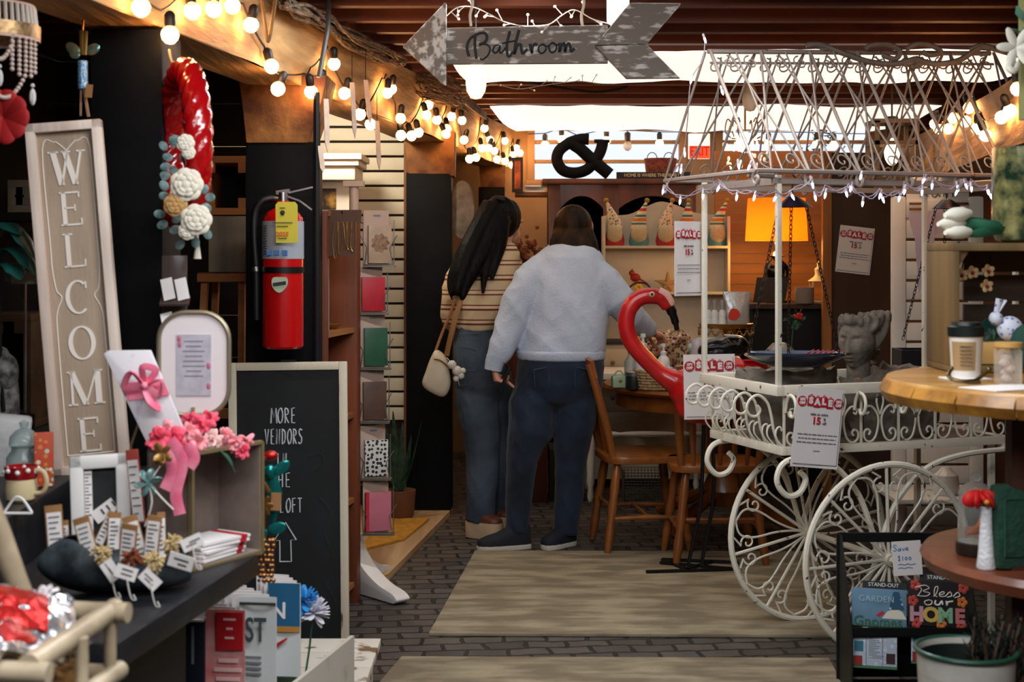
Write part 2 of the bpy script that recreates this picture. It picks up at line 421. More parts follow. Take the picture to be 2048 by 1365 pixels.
cap(7.84, [(806, 262), (910, 262), (908, 352), (816, 348)], 0, .24)
cap(9.95, [(958, 330), (1012, 330), (1010, 378), (962, 378)], 0, .2)
m = M(); m.tube([P(633, y, 5.18) for y in (185, 420, 600, 720)]+[P(634, 1200, 5.18)], .0115, 8); struct('trim_4', m, mat('dark_pipe', '1d1e20', .35, .5))
# wooden edging between shop floor and paved aisle
m = M(); m.slab([P(742, 1172, 1)*0+Vector((-.66, 6.0, 0)), Vector((-.535, 6.28, 0)), Vector((-.325, 7.9, 0)), Vector((-.56, 8.0, 0)), Vector((-1.6, 8.0, 0)), Vector((-1.6, 6.0, 0))], 0, .03)
struct('trim_5', m, wood('sill_plank', '8d6a46', 'b3926a', 1, 12))
# worn mats on the pavers
rug = mat('worn_mat', '6f634f', .85, c2='93886f', sc_=7, bump=.3, bsc=20, stretch=(.55, 1.6, 1), det=7, ramp=(.42, .62))
def mat_on_floor(label, pts):
    m = M(); m.slab(pts, 0.001, .014); tag(obj('floor_mat', m, rug, bev=.004), label, 'floor mat', 'floor mats')
mat_on_floor('worn beige mat on the brick floor under the white cart', [(-.308, 5.36), (1.26, 5.33), (1.42, 6.84), (-.175, 6.86)])
mat_on_floor('beige mat at the bottom edge, nearer than the cart', [(-.62, 3.6), (1.0, 3.55), (1.1, 5.03), (-.385, 5.05)])
m = M(); m.slab([(-.70, 6.75), (-.52, 7.0), (-.43, 7.55), (-.70, 7.55)], .031, .042); tag(obj('door_mat', m, mat('ochre_mat', 'b07a1e', .9, var=.2, sc_=30)), 'small ochre mat lying by the slatted wall', 'mat')
# glowing cloth diffusers stretched under the joists
cloth = bpy.data.materials.new('lit_cloth'); cloth.use_nodes = True
b_ = cloth.node_tree.nodes['Principled BSDF']; b_.inputs['Base Color'].default_value = (.8, .78, .7, 1); b_.inputs['Emission Color'].default_value = (1, .95, .84, 1); b_.inputs['Emission Strength'].default_value = 1.02
def diffuser(label, x0, x1, ya, yb, slant, seed):
    m = M()
    def f(u, v):
        n_ = noise.noise(Vector((u*7, v*2.2, seed)))*.03+noise.noise(Vector((u*21, v*5, seed)))*.012
        e = 1 if 0 < v < 1 else 0
        Y = ya+(yb-ya)*v + (noise.noise(Vector((u*9, seed, 3)))*.13 if v > .6 else 0)
        xa = x0+(slant*v); X = xa+(x1-xa)*u
        sag = .04*math.sin(pi*v)
        return (X, Y, 2.288-sag+n_*.5)
    m.grid(f, 40, 10, .004); tag(obj('light_diffuser', m, cloth), label, 'ceiling light', 'cloth ceiling diffusers')
diffuser('bright white cloth diffuser under the joists behind the wooden arrow sign', -.28, 2.35, 6.2, 7.3, .1, 1.3)
diffuser('bright white cloth diffuser farthest back above the windows', -.13, 2.52, 8.5, 10.15, .18, 5.1)
m = M(); m.lathe([(.001, 0), (.09, .004), (.13, .03), (.14, .05)], (0, 0, 0), 24); 
o = obj('ceiling_lamp', m, emis('lamp_glow', 'fff4e0', 2), loc=(.045, 5.05, 2.318)); tag(o, 'round flush ceiling lamp glowing above the arrow sign', 'lamp')
# far right: lamp alcove with warm boards, brown partition, shelf, dark stove
shw = wood('warm_shiplap', '8e5423', 'b06f30', 0, 7, .55)
m = M(); Ya = 9.3
zz = 0.5
while zz < 2.05: m.bb((1.30, Ya, zz), (2.10, Ya+.02, zz+.062)); zz += .066
al = struct('wall_panelling', m, shw)
m = M(); a = P(1652, 0, 8.3).x; m.bb((a, 8.32, 0), (P(1812, 0, 8.3).x, 8.4, 2.0))
struct('wall_partition', m, wood('brown_plywood', '3a2416', '4a2f1d', 2, 6, .6))
m = M(); m.bb((a-.02, 8.29, 0), (a+.03, 8.33, 2.0)); struct('trim_lit_edge', m, wood('lit_edge_wood', '8a5425', 'a86a30', 2))  # partition edge in lighter wood, its lit look put into the colour
# ================================================================ string bulbs
glass = clear('bulb_glass', 'fff4e6', .82, .03, .16, 'ffc890')
glow = emis('bulb_filament', 'ffc68a', 105)
soc = mat('bulb_socket', '17120e', .5)
G1 = 'round bulbs on the string along the left beam'
L1 = 'round clear bulb glowing on the cord along the left timber beam'
def bulb_proto():
    m = M(); m.lathe([(.002, -.025), (.012, -.022), (.021, -.012), (.0245, 0), (.022, .011), (.014, .020), (.011, .026)], (0, 0, 0), 16); m2 = M()
    r = obj('string_bulb', m, glass); tag(r, L1, 'light bulb', G1)
    m2.ball((0, 0, 0), (.0145, .0145, .016), 12, 9); obj('filament', m2, glow, r)
    m3 = M(); m3.lathe([(.013, .022), (.015, .03), (.015, .055), (.01, .062), (.004, .066)], (0, 0, 0), 12); obj('socket', m3, soc, r)
    return r
B0 = bulb_proto(); B0k = kids(B0); first = [True]
def bulb(p, label, group, s=1, tilt=(0, 0)):
    if first[0]: o = B0; first[0] = False
    else: o = copy_tree(B0, ch=B0k)
    o.location = p; o.rotation_euler = (tilt[0], tilt[1], random.random()*6); o.scale = (s, s, s); o['label'] = label; o['group'] = group; return o
left = [(282,15),(340,70),(385,22),(427,18),(465,12),(502,50),(543,133),(556,178),(622,184),(634,172),(668,128),(689,187),(720,229),(741,249),(775,186),(783,178),(801,237),(802,271),(823,272),(837,265),(857,210),(853,230),(874,240),(892,268),(894,258),(903,233),(924,241),(928,280),(939,318),(952,315),(964,296),(969,257),(977,296),(980,280),(989,302),(1010,282),(994,319),(1010,322),(1033,296),(1026,310),(1040,306),(1024,330)]
cord = []
for i, (x, y) in enumerate(left):
    k = (x-1024)/F; Y = 1.485/(.148-k); Y = min(Y, 10.3)
    p = P(x, y, Y); cord.append(p+Vector((0, 0, .066)))
    bulb(p, L1, G1, 1, (random.uniform(-.35, .35), random.uniform(-.35, .35)))
def swag(a, b, d, n=8): return [a.lerp(b, i/n)-Vector((0, 0, 4*d*(i/n)*(1-i/n))) for i in range(n)]
def cord_obj(pts, label, d=.03, r=.0035):
    q = []
    for a, b in zip(pts, pts[1:]): q += swag(a, b, d)
    m = M(); m.tube(q+[pts[-1]], r, 5); tag(obj('bulb_string', m, soc), label, 'cord')
hi = []
for i, p in enumerate(cord):
    hi.append(Vector((sl(-1.627, p.y)+.118, p.y, p.z)))
hi.sort(key=lambda v: v.y)
cord_obj(hi, 'dark cord carrying the round bulbs along the left beam', .012)
# bulbs at the back windows
G2 = 'bulbs hanging in front of the back windows'; back = [(1090,290),(1123,279),(1155,294),(1213,281),(1319,287),(1537,287),(1633,288),(1668,290)]
pts = []
for i, (x, y) in enumerate(back):
    p = P(x, y, 10.15); bulb(p, 'small glowing bulb hanging before the high back windows', G2, 1.2); pts.append(p+Vector((0, 0, .08)))
cord_obj([P(1056, 268, 10.15)]+pts+[P(1745, 268, 10.15)], 'cord with hanging bulbs under the farthest diffuser', .0)
m = M(); m.ball((0, 0, 0), (.03, .03, .036)); r = obj('unlit_bulb', m, clear('unlit_glass', 'efe6da', .7), loc=P(1255, 292, 10.15)); tag(r, 'unlit clear bulb among the bulbs at the back windows', 'light bulb')
m = M(); m.lathe([(.02, .03), (.022, .09), (.004, .1)], n=12); obj('socket', m, soc, r); m = M(); m.tube([(0, 0, .1), (0, 0, .17)], .003, 5); obj('wire', m, soc, r)
# bulbs on the right beam
G3 = 'bulbs on the string along the right beam'; L3 = 'round bulb glowing on the cord along the right timber beam'
pts = []
for (x, y) in [(1869,248),(1877,258),(1906,236),(1897,258),(1931,243),(1938,216),(1954,257),(1971,271),(2003,235),(2020,222),(2035,178)]:
    k = (x-1024)/F; Y = 1.0/(k-.148); p = P(x, y, Y); bulb(p, L3, G3, 1.0, (random.uniform(-.4, .4), random.uniform(-.4, .4))); pts.append(p+Vector((.015, 0, .065)))
pts.sort(key=lambda v: v.y)
cord_obj(pts, 'dark cord carrying the bulbs along the right beam', .02)
# pear bulb under the arrow sign, white bulb, wooden lantern, crystal chandelier
def pear(name, x, y, Y, s, label, mt, lit):
    m = M(); m.lathe([(.002, -.075), (.02, -.07), (.034, -.045), (.038, -.015), (.032, .02), (.02, .05), (.015, .07)], n=18); r = obj(name, m, mt, loc=P(x, y, Y)); r.scale = (s, s, s); tag(r, label, 'light bulb')
    m = M(); m.lathe([(.016, .068), (.018, .11), (.006, .12)], n=12); obj('socket', m, soc, r)
    if lit: m = M(); m.ball((0, 0, -.02), (.016, .016, .035)); obj('filament', m, glow, r)
    m = M(); m.tube([(0, 0, .12), (0, 0, lit or .3)], .004, 5); obj('wire', m, soc, r); return r
pear('pear_bulb', 952, 158, 5.1, .95, 'large pear shaped bulb glowing right below the arrow sign', clear('pear_glass', 'fff0d8', .8, .05, .9, 'ffe2b0'), .5)
pear('white_bulb', 1500, 192, 7.6, 1.1, 'unlit white bulb hanging from the joists behind the cart canopy', mat('opal_glass', 'e8dfd0', .35), 0)
r = thing('wooden_lantern', 'square wooden cage lantern with a glowing bulb behind the cart canopy', 'lantern', P(1784, 300, 7.4))
lw = wood('lantern_wood', '3c2a1c', '5b4330', 0, 12)
hx, hz = .1, .14
for i, z in enumerate((hz, .03, -hz)):
    m = M()
    for s in (-1, 1): m.box((0, s*hx, z), (2*hx+.02, .02, .02)); m.box((s*hx, 0, z), (.02, 2*hx, .02))
    obj('frame_ring', m, lw, r)
for sx in (-1, 1):
    for sy in (-1, 1): m = M(); m.box((sx*hx, sy*hx, 0), (.02, .02, 2*hz)); obj('lantern_post', m, lw, r)
m = M(); m.box((0, 0, -hz-.045), (.15, .15, .03)); obj('base', m, lw, r)
m = M(); m.ball((0, 0, -.01), (.04, .04, .07)); obj('bulb', m, emis('lantern_glow', 'ffd9a0', 9), r)
m = M(); m.lathe([(.03, .06), (.035, .13), (.03, .17)], n=12); m.tube([(0, 0, .17), (0, 0, .42)], .005, 5); obj('socket', m, soc, r)
r = thing('crystal_chandelier', 'small glowing crystal chandelier hanging behind the cart canopy', 'chandelier', P(1490, 285, 8.2))
m = M(); m.ball((0, 0, 0), (.05, .05, .06)); obj('glow_core', m, emis('chandelier_glow', 'fff2dc', 9), r)
cg = clear('crystal', 'f4f1ea', .5, .05, .6, 'fff0d8')
m = M(); m.tube([(0, 0, .06), (0, 0, .46)], .006, 6); 
for k in range(6):
    a = k*pi/3; m.tube(cr([(0, 0, .05), (.06*math.cos(a), .06*math.sin(a), .02), (.11*math.cos(a), .11*math.sin(a), .06), (.1*math.cos(a), .1*math.sin(a), .13), (.075*math.cos(a), .075*math.sin(a), .11)]), .004, 5)
obj('arms', m, gold, r)
m = M()
for k in range(40):
    a = random.random()*2*pi; q = .05+.08*random.random(); z = .08-.22*random.random(); m.ball((q*math.cos(a), q*math.sin(a), z), (.008, .008, .014), 6, 5)
o = obj('crystal_drops', m, cg, r); o['kind'] = 'stuff'
# ================================================================ arrow sign
bw = mat('weathered_grey_board', '80756a', .8, c2='d2ccc4', sc_=60, bump=.3, bsc=60, stretch=(.3, 1, 1), det=9, ramp=(.54, .64))
bw2 = mat('weathered_white_board', '857a6e', .8, c2='dcd8d0', sc_=55, bump=.3, bsc=60, stretch=(1, .5, .8), det=9, ramp=(.45, .58))
YS = 4.75
r = thing('arrow_sign', 'weathered wooden arrow sign lettered Bathroom hanging from the joists', 'sign', P(1080, 90, YS))
O = r.location
def pp(pts, Y, o=O): return [(P(a, b, Y).x-o.x, P(a, b, Y).z-o.z) for a, b in pts]
m = M(); m.prism(pp([(888, 56), (1215, 50), (1216, 126), (888, 128)], YS), 0, .025); obj('shaft_board', m, bw, r, .002)
m = M(); m.prism(pp([(806, 95), (890, 8), (893, 9), (893, 172), (889, 172)], YS), -.02, .004); obj('arrow_head', m, bw2, r, .002)
m = M(); m.prism(pp([(1190, 92), (1258, 8), (1361, 9), (1292, 90)], YS), -.022, -.002); obj('feather_board', m, bw, r, .002)
m = M(); m.prism(pp([(1190, 94), (1292, 91), (1359, 158), (1252, 159)], YS), -.024, -.002); obj('feather_board', m, bw, r, .002)
st = [[(938,113),(934,95),(940,78),(955,68),(969,66),(974,74),(970,84),(958,90)],[(950,72),(950,95),(953,118)],[(958,90),(972,89),(980,97),(976,110),(966,119),(960,117)],
 [(998,90),(990,92),(986,101),(990,106),(996,102),(1000,91),(999,103),(1003,106),(1012,95)],[(1020,62),(1014,88),(1015,110),(1020,112),(1026,103)],[(1004,87),(1030,82)],
 [(1038,60),(1031,88),(1029,108),(1034,92),(1041,89),(1043,100),(1046,107),(1055,98)],[(1060,88),(1061,95),(1064,106),(1065,94),(1071,88),(1074,92)],
 [(1084,89),(1077,95),(1079,105),(1086,106),(1092,98),(1089,90),(1084,89),(1094,93),(1098,91)],[(1104,86),(1098,93),(1101,104),(1108,104),(1113,95),(1109,87),(1104,86),(1114,90),(1117,88)],
 [(1120,86),(1119,104),(1123,92),(1128,87),(1130,95),(1130,104),(1133,92),(1138,87),(1141,95),(1142,103),(1149,97)]]
m = M()
for s_ in st: m.tube([(a, -.0022, b) for a, b in cr2(pp(s_, YS), 6)], px(2.9, YS), 5, flat=.6)
obj('lettering', m, mat('sign_script', '232426', .7), r)
for x in (942, 1165):
    m = M(); m.tube(cr([P(x, 52, YS)-O, P(x-2, 30, YS)-O, P(x+3, 5, YS)-O, Vector((P(x, 0, YS).x-O.x, 0, 2.32-O.z))], 5), .005, 6)
    obj('hanging_cord', m, mat('pale_rope', 'b9a890', .8), r)
def twig(pts, label, Y, lit=.0):
    o = thing('twig_light_garland', label, 'garland', P(pts[0][0], pts[0][1], Y)); q = [P(a, b, Y+random.uniform(-.03, .03))-o.location for a, b in pts]
    m = M(); c = cr(q, 6); m.tube(c, .0017, 5)
    tips = []
    for k in range(3, len(c)-2, 3):
        d = Vector((random.uniform(-.03, .03), random.uniform(-.02, .02), random.uniform(-.035, .04))); m.tube([c[k], c[k]+d*.6, c[k]+d], .0013, 4); tips.append(c[k]+d)
    obj('twig', m, mat('white_twig', 'b9a898', .6), o); m = M()
    for t in tips: m.ball(t, .0045, 6, 5)
    z = obj('light_buds', m, mat('bud', 'efe0cc', .4, em='ffe6c0', es=.25), o); z['kind'] = 'stuff'
twig([(893,32),(915,15),(945,14),(975,26),(1005,42),(1040,51),(1070,52),(1100,48),(1125,30),(1150,20),(1185,38),(1220,48)], 'whitened twig garland with tiny lights on top of the arrow sign', 4.78)
twig([(960,180),(985,168),(1035,178),(1080,172),(1130,165),(1165,163),(1198,168)], 'whitened twig garland with tiny lights below the arrow sign', 6.0)
m = M(); m.lathe([(.035, 0), (.037, .01), (.037, .1), (.03, .105), (.001, .106)]); o = obj('pillar_candle', m, mat('candle_wax', 'e9dfcf', .45, sss=0), loc=P(1236, 48, 4.85)); tag(o, 'short white pillar candle standing on top of the arrow sign', 'candle')
m = M(); m.tube([(0, 0, .105), (0, 0, .12)], .003, 5); obj('wick', m, ink, o)
# ================================================================ grapevine bundle, nest, cables along the beam top
vine = mat('grapevine', '4a3a2c', .8, c2='8a7560', sc_=30)
r = thing('grapevine_garland', 'bundle of dry grapevine stems lying along the top of the left beam', 'garland', P(620, 20, 5.3))
O2 = r.location; base = [(566,2),(604,22),(650,44),(700,80),(760,110),(800,120)]
for k in range(18):
    q = [P(a+random.uniform(-16, 16), b+random.uniform(-17, 14), 1.475/(.148-(a-1024)/F)+random.uniform(-.12, .02))-O2 for i, (a, b) in enumerate(base)]
    for v in q: v.z = min(v.z, 2.285-O2.z)
    m = M(); m.tube(cr(q, 6), random.uniform(.004, .008), 5); obj('vine_stem', m, vine, r)
r = thing('twig_nest', 'tangled twig nest wedged on the beam behind the arrow head', 'nest', P(880, 182, 7.15))
m = M()
for k in range(46):
    a0 = random.random()*6; rr = random.uniform(.06, .13); z = random.uniform(-.06, .07)
    m.tube([(rr*1.1*math.cos(a0+t*.5), rr*.8*math.sin(a0+t*.5), z*(1-.0*t)+random.uniform(-.015, .015)-.3*(rr*math.cos(a0+t*.5))) for t in range(8)], .0035, 4)
obj('twigs', m, mat('nest_twig', '3a2c22', .8, c2='7a6654', sc_=30), r)
m = M(); 
for k in range(10): m.tube(cr([P(920+random.uniform(-8, 8), 195+random.uniform(-8, 8), 7.5), P(948, 212+random.uniform(-9, 9), 8.1), P(972, 232+random.uniform(-7, 7), 8.6)], 6), .006, 5)
tag(obj('vine_bundle', m, vine), 'small bundle of dry vine between the nest and the far diffuser', 'garland')
m = M(); m.tube(cr([P(655, -20, 5.15), P(657, 40, 5.1), P(648, 100, 5.08), P(638, 155, 5.06)], 8), .009, 7); tag(obj('power_cable', m, mat('grey_cable', '3b3a37', .4)), 'thick dark grey cable curving down beside the extinguisher post', 'cable')
m = M(); m.tube(cr([P(522, -10, 4.5), P(532, 60, 4.52), P(537, 82, 4.53), P(545, 40, 4.55), P(552, -10, 4.6)], 8), .006, 6); tag(obj('loose_rope', m, mat('tan_rope', '8a6a40', .8)), 'loop of tan rope hanging on the left beam', 'rope')
m = M(); m.tube(cr([P(1045, 160, 7.5), P(1120, 175, 7.6), P(1190, 184, 7.7), P(1250, 175, 7.75), P(1265, 160, 7.8)], 8), .007, 6); tag(obj('black_cable', m, iron), 'black cable sagging below the joists behind the arrow sign', 'cable')
# hanging white slats by the post
for x0, y0, x1, y1, Y, lb in [(652,198,655,305,5.2,'leftmost of the pale wooden slats hanging beside the extinguisher post'),(704,165,710,277,5.58,'knife shaped pale slat hanging between two string bulbs'),(731,160,741,250,5.8,'straight pale slat hanging highest of the five slats'),(754,242,759,342,6.0,'narrow pale slat hanging lowest before the slatted wall'),(640,292,646,346,5.17,'short pale slat hanging lowest beside the black pipe')]:
    a, b = P(x0, y0, Y), P(x1, y1, Y); w_ = .0085; d = b-a
    r = thing('pale_paddle', lb, 'slat', a, group='pale hanging slats'); n_ = Vector((1, .35, 0)).normalized()
    m = M(); t = .0035
    q = [Vector((0, 0, 0))+n_*w_, d*.15+n_*w_*1.1, d*.8+n_*w_, d, d*.8-n_*w_, d*.15-n_*w_*1.1, -n_*w_]
    N = len(q); f = Vector((-.35, 1, 0)).normalized()*t
    m.add([v-f for v in q]+[v+f for v in q], [tuple(range(N)), tuple(range(2*N-1, N-1, -1))]+[((i+1) % N, i, N+i, N+(i+1) % N) for i in range(N)])
    obj('slat', m, mat('pale_slat', 'b9a594', .55, var=.12, sc_=20), r)
    m = M(); m.tube([(0, 0, -.002), (0, 0, .12)], .0015, 4); obj('string', m, soc, r)
# ================================================================ white flower cart
A = math.radians(19.6)
cart = thing('flower_cart', 'white wrought iron flower cart with scrollwork tray, lattice canopy and two spoked wheels', 'cart', (.928, 5.05, 0), A)
CM = Matrix.Translation((.928, 5.05, 0)) @ Matrix.Rotation(A, 4, 'Z')
def CW(u, v, z): return CM @ Vector((u, v, z))
LL = 1.0; WW = .56
def fr(name, z, u0, u1, v0, v1, w_, h):
    for a, b in (((u0, v0), (u1, v0)), ((u0, v1), (u1, v1)), ((u0, v0), (u0, v1)), ((u1, v0), (u1, v1))):
        m = M()
        if a[0] == b[0]: m.box((a[0], (a[1]+b[1])/2, z), (w_, abs(b[1]-a[1])+w_*.98, h))
        else: m.box(((a[0]+b[0])/2, a[1], z), (abs(b[0]-a[0])-w_*1.02, w_, h))
        obj(name, m, chipwhite, cart, .003)
fr('top_rail', .938, 0, LL, 0, WW, .03, .036)
fr('bottom_rail', .724, .03, LL-.03, .02, WW-.02, .024, .03)
m = M(); m.bb((.03, .02, .728), (LL-.03, WW-.02, .734)); obj('tray', m, mat('tray_boards', '4a4038', .8, c2='77695b', sc_=9), cart)
half = [(.27,.60),(.33,.57),(.36,.64),(.30,.71),(.2,.70),(.09,.60),(.04,.48),(.05,.32),(.12,.12),(.25,.04),(.37,.1),(.39,.22),(.31,.28),(.24,.23),(.28,.17)]
leaf = [(0,.55),(.06,.68),(.09,.82),(.04,.95),(0,1.0)]
def side(u0, u1, v, n):
    m = M(); c = (u1-u0)/n; z0, h = .735, .19
    for i in range(n+1): m.box((u0+i*c, v, z0+h/2), (.008, .006, h))
    for i in range(n):
        for s in (-1, 1):
            x = u0+(i+.5)*c
            m.tube([(x+s*a*c*1.08, v, z0+b*h) for a, b in cr2(half, 4)], .0042, 5)
            m.tube([(x+s*a*c, v, z0+b*h) for a, b in cr2(leaf, 4)], .0036, 5)
    obj('scroll_panel', m, chipwhite, cart)
side(.03, LL-.03, .014, 6); side(.03, LL-.03, WW-.014, 6)
eb = [(.03,.735),(.008,.79),(-.004,.85),(-.02,.895),(-.055,.92),(-.088,.905),(-.10,.875),(-.085,.85),(-.06,.848),(-.047,.868),(-.058,.884)]
sb = [(.02,.75),(.008,.775),(.012,.80),(.03,.795),(.03,.775)]
for i in range(6):
    v = .045+i*(WW-.09)/5
    m = M(); m.tube([(a, v, b) for a, b in cr2(eb, 5)], .0052, 6); m.tube([(a, v+.03, b) for a, b in cr2([(.03,.735),(.0,.77),(.0,.80),(.015,.81),(.022,.795)], 5)], .0035, 5); m.tube([(a, v-.03, b) for a, b in cr2([(.03,.735),(.0,.77),(.0,.80),(.015,.81),(.022,.795)], 5)], .0035, 5)
    obj('flared_bar', m, chipwhite, cart)
for u in (.03, .31, .48, .68, .86):
    m = M(); m.tube([(u, a-.005, b) for a, b in cr2([(.01,.86),(.0,.90),(-.02,.922),(-.05,.915),(-.062,.885),(-.05,.855),(-.03,.85),(-.025,.868)], 5)], .006, 6); obj('front_curl', m, chipwhite, cart)
for u, v in ((.0, .0), (0, WW), (LL, 0), (LL, WW)):
    m = M(); m.box((u, v, 1.323), (.018, .018, .734)); obj('canopy_post', m, chipwhite, cart, .002)
# arms, axle and wheels
arm = [(.055,.66),(.078,.632),(.055,.588),(.005,.58),(-.035,.63),(-.012,.69),(.06,.705),(.18,.68),(.28,.585),(.335,.47),(.372,.346)]
arm2 = [(.372,.346),(.41,.46),(.47,.56),(.58,.65),(.74,.69),(.95,.70)]
for v in (-.05, WW-.09):
    m = M(); m.tube([(a, v, b) for a, b in cr2(arm, 6)], .0105, 7); obj('support_arm', m, chipwhite, cart)
    m = M(); m.tube([(a, v, b) for a, b in cr2(arm2, 6)], .0105, 7); m.box((.96, v+.04, .70), (.02, .10, .02)); obj('support_arm', m, chipwhite, cart)
m = M(); m.tube([(.372, -.16, .346), (.372, .47, .346)], .012, 8); obj('axle', m, chipwhite, cart)
for v in (.05, WW-.05):
    m = M(); m.box((.93, v, .355), (.02, .02, .71)); obj('stand_leg', m, chipwhite, cart)
def wheel(v, off):
    R0 = .333; rim = obj('wheel', M().tube([(.372+R0*math.cos(2*pi*k/56), v, .346+R0*math.sin(2*pi*k/56)) for k in range(56)], .0115, 8, True), chipwhite, cart)
    def pol(r, a): return (.372+r*math.cos(a), v, .346+r*math.sin(a))
    m = M(); m.tube([(.372, v-.02, .346), (.372, v+.02, .346)], .022, 12); obj('hub', m, chipwhite, rim)
    for k in range(8):
        a = off+k*pi/4
        m = M(); m.tube([pol(.015, a), pol(R0, a)], .0062, 6); obj('spoke', m, chipwhite, rim)
        m = M(); b = a+pi/8
        for s in (-1, 1): m.tube([pol(r_, b+s*d) for r_, d in cr2([(.02,0),(.13,.12),(.22,.21),(.29,.17),(.318,0)], 5)], .0042, 5)
        obj('petal_loop', m, chipwhite, rim)
        m = M()
        for s in (-1, 1):
            m.tube([pol(.262+q*math.sin(t), a+s*(.115+q*math.cos(t)/.262)) for q, t in [(.007+.024*j/16, 2.2*pi*j/16+1.2) for j in range(17)]]+[pol(R0-.003, a+s*.23)], .0038, 5)
        obj('rim_scroll', m, chipwhite, rim)
wheel(-.115, pi/2+.03); wheel(.42, pi/2+.2)
# canopy
canw = mat('canopy_iron_shaded', '4a3d34', .5, c2='94867c', sc_=38, ramp=(.28, .33))  # white cart iron in a darker copy, backlit shade painted into the colour
Zc, Zt = 1.70, 2.155
u0, u1, v0, v1, vr = -.12, 1.12, -.06, .66, .30
def zr_(u): return Zt+.05*(u-u0)/(u1-u0)
def pf(u, t): return (u, v0+(vr-.02-v0)*t, Zc+(zr_(u)-Zc)*t)
def pb(u, t): return (u, v1+(vr+.02-v1)*t, Zc+(zr_(u)-Zc)*t)
m = M()
for a, b in ((( u0, v0), (u1, v0)), ((u0, v1), (u1, v1)), ((u0, v0), (u0, v1)), ((u1, v0), (u1, v1))): m.tube([(a[0], a[1], Zc), (b[0], b[1], Zc)], .0085, 6)
obj('canopy_base_rail', m, canw, cart)
m = M(); m.tube([(u0, 0, Zc-.01), (u0+.1, 0, Zc-.014)], .01, 6); m.box((LL/2, 0, Zc-.03), (LL+.05, .018, .02)); m.box((LL/2, WW, Zc-.03), (LL+.05, .018, .02)); m.box((0, WW/2, Zc-.03), (.022, WW, .026)); m.box((LL, WW/2, Zc-.03), (.022, WW, .026)); obj('post_head_frame', m, canw, cart)
m = M(); m.tube([(u0, vr, zr_(u0)), (u1, vr, zr_(u1))], .009, 6); m.tube([(u0, vr-.02, zr_(u0)-.045), (u1, vr-.02, zr_(u1)-.045)], .005, 5); obj('ridge_rail', m, canw, cart)
n = 6; d = (u1-u0)/n
for nm, f in (('front', pf), ('back', pb)):
    m = M(); m2 = M(); m3 = M()
    for k in range(n+1):
        u = u0+k*d; end = f(u, 0); y_ = -1 if nm == 'front' else 1
        c = spiral(0, 0, .028, .006, pi/2, pi/2+y_*0+2.3*pi, 14)
        m.tube([f(u, 1), f(u, .5), f(u, 0)]+[(u+.0, end[1]+y_*(a+.0)*1.0, end[2]-.028+b) for a, b in c], .0065 if nm == 'front' else .005, 6)
    for k in range(n):
        u = u0+k*d
        m2.tube([f(u+d, 1), f(u+d*.28, 0)], .0042, 5); m2.tube([f(u+d*.5, 1), f(u+d*.5, .35), f(u+d*.5, 0)], .0034, 5); m2.tube([f(u+d*.35, .96), f(u+d*.95, 0)], .0036, 5)
        uc = u+d*.5
        for s in (-1, 1):
            c = spiral(0, 0, .034, .006, pi/2, pi/2+s*2.6*pi, 18)
            m3 = M(); m3.tube([Vector(f(uc+a*.9+s*.045, .90+b*1.7)) for a, b in c], .003, 4); obj('canopy_scroll', m3, canw, cart)
            c = spiral(0, 0, .036, .006, -pi/2, -pi/2+s*2.6*pi, 18)
            m3 = M(); m3.tube([Vector(f(uc+a*.9+s*.05, .09+b*1.9)) for a, b in c], .003, 4); obj('canopy_scroll', m3, canw, cart)
    obj('slope_bars', m, canw, cart); obj('lattice_bars', m2, canw, cart)
# leaf and scroll crest lying along the ridge
m = M()
def rp(x, y): p = P(x, y, 5.45); return CM.inverted() @ p
for q, r_ in [([(1612,92),(1640,90),(1690,108),(1740,124),(1790,128),(1830,118)], .011), ([(1612,92),(1620,88),(1650,90),(1660,97),(1640,100)], .008), ([(1730,98),(1745,90),(1780,90),(1800,103),(1790,118),(1765,110)], .010), ([(1812,98),(1835,88),(1865,92),(1882,105),(1860,110),(1845,104)], .010), ([(1830,118),(1870,128),(1915,122),(1945,104),(1965,94),(1985,96)], .011), ([(1940,98),(1965,90),(1978,104),(1960,110)], .008), ([(1985,98),(2010,105),(2040,112)], .009)]:
    m.tube(cr([rp(*p) for p in q], 6), r_, 6)
for k in range(14): m.ball(rp(1828+random.uniform(-22, 22), 122+random.uniform(-10, 12)), (.016, .008, .011), 7, 5)
obj('ridge_crest', m, mat('grey_crest', '6f635a', .6, var=.2, sc_=30), cart)
# fairy lights on the canopy
FG = 'fairy lights on the cart canopy'; FL = 'tiny cool white fairy light on the string wound along the cart canopy'
m = M(); m.lathe([(.0005, -.016), (.0035, -.009), (.0042, 0), (.0035, .006)], n=8); fb = obj('fairy_light', m, emis('cool_led', 'd6d8ff', 9)); tag(fb, FL, 'fairy light', FG)
m = M(); m.lathe([(.0042, .005), (.0046, .018), (.003, .022)], n=8); obj('base', m, mat('clear_base', 'cfc7cf', .4), fb); fk = kids(fb)
pts = [(72,1045),(165,1100),(290,1070),(375,1030),(475,1078),(572,1078),(685,1085),(780,1075),(890,1010),(905,1080),(960,1065),(1075,1058),(1100,1030),(1165,1110),(1260,1070),(1275,1090),(1365,1085),(1395,1045),(1490,1050),(1500,985),(1545,1015),(1680,1050),(1685,1025),(1730,1015),(1760,1030),(1850,1045),(1865,1070),(300,215),(225,440),(395,500),(190,840),(170,930),(485,905),(545,910),(1155,965)]
ws = []
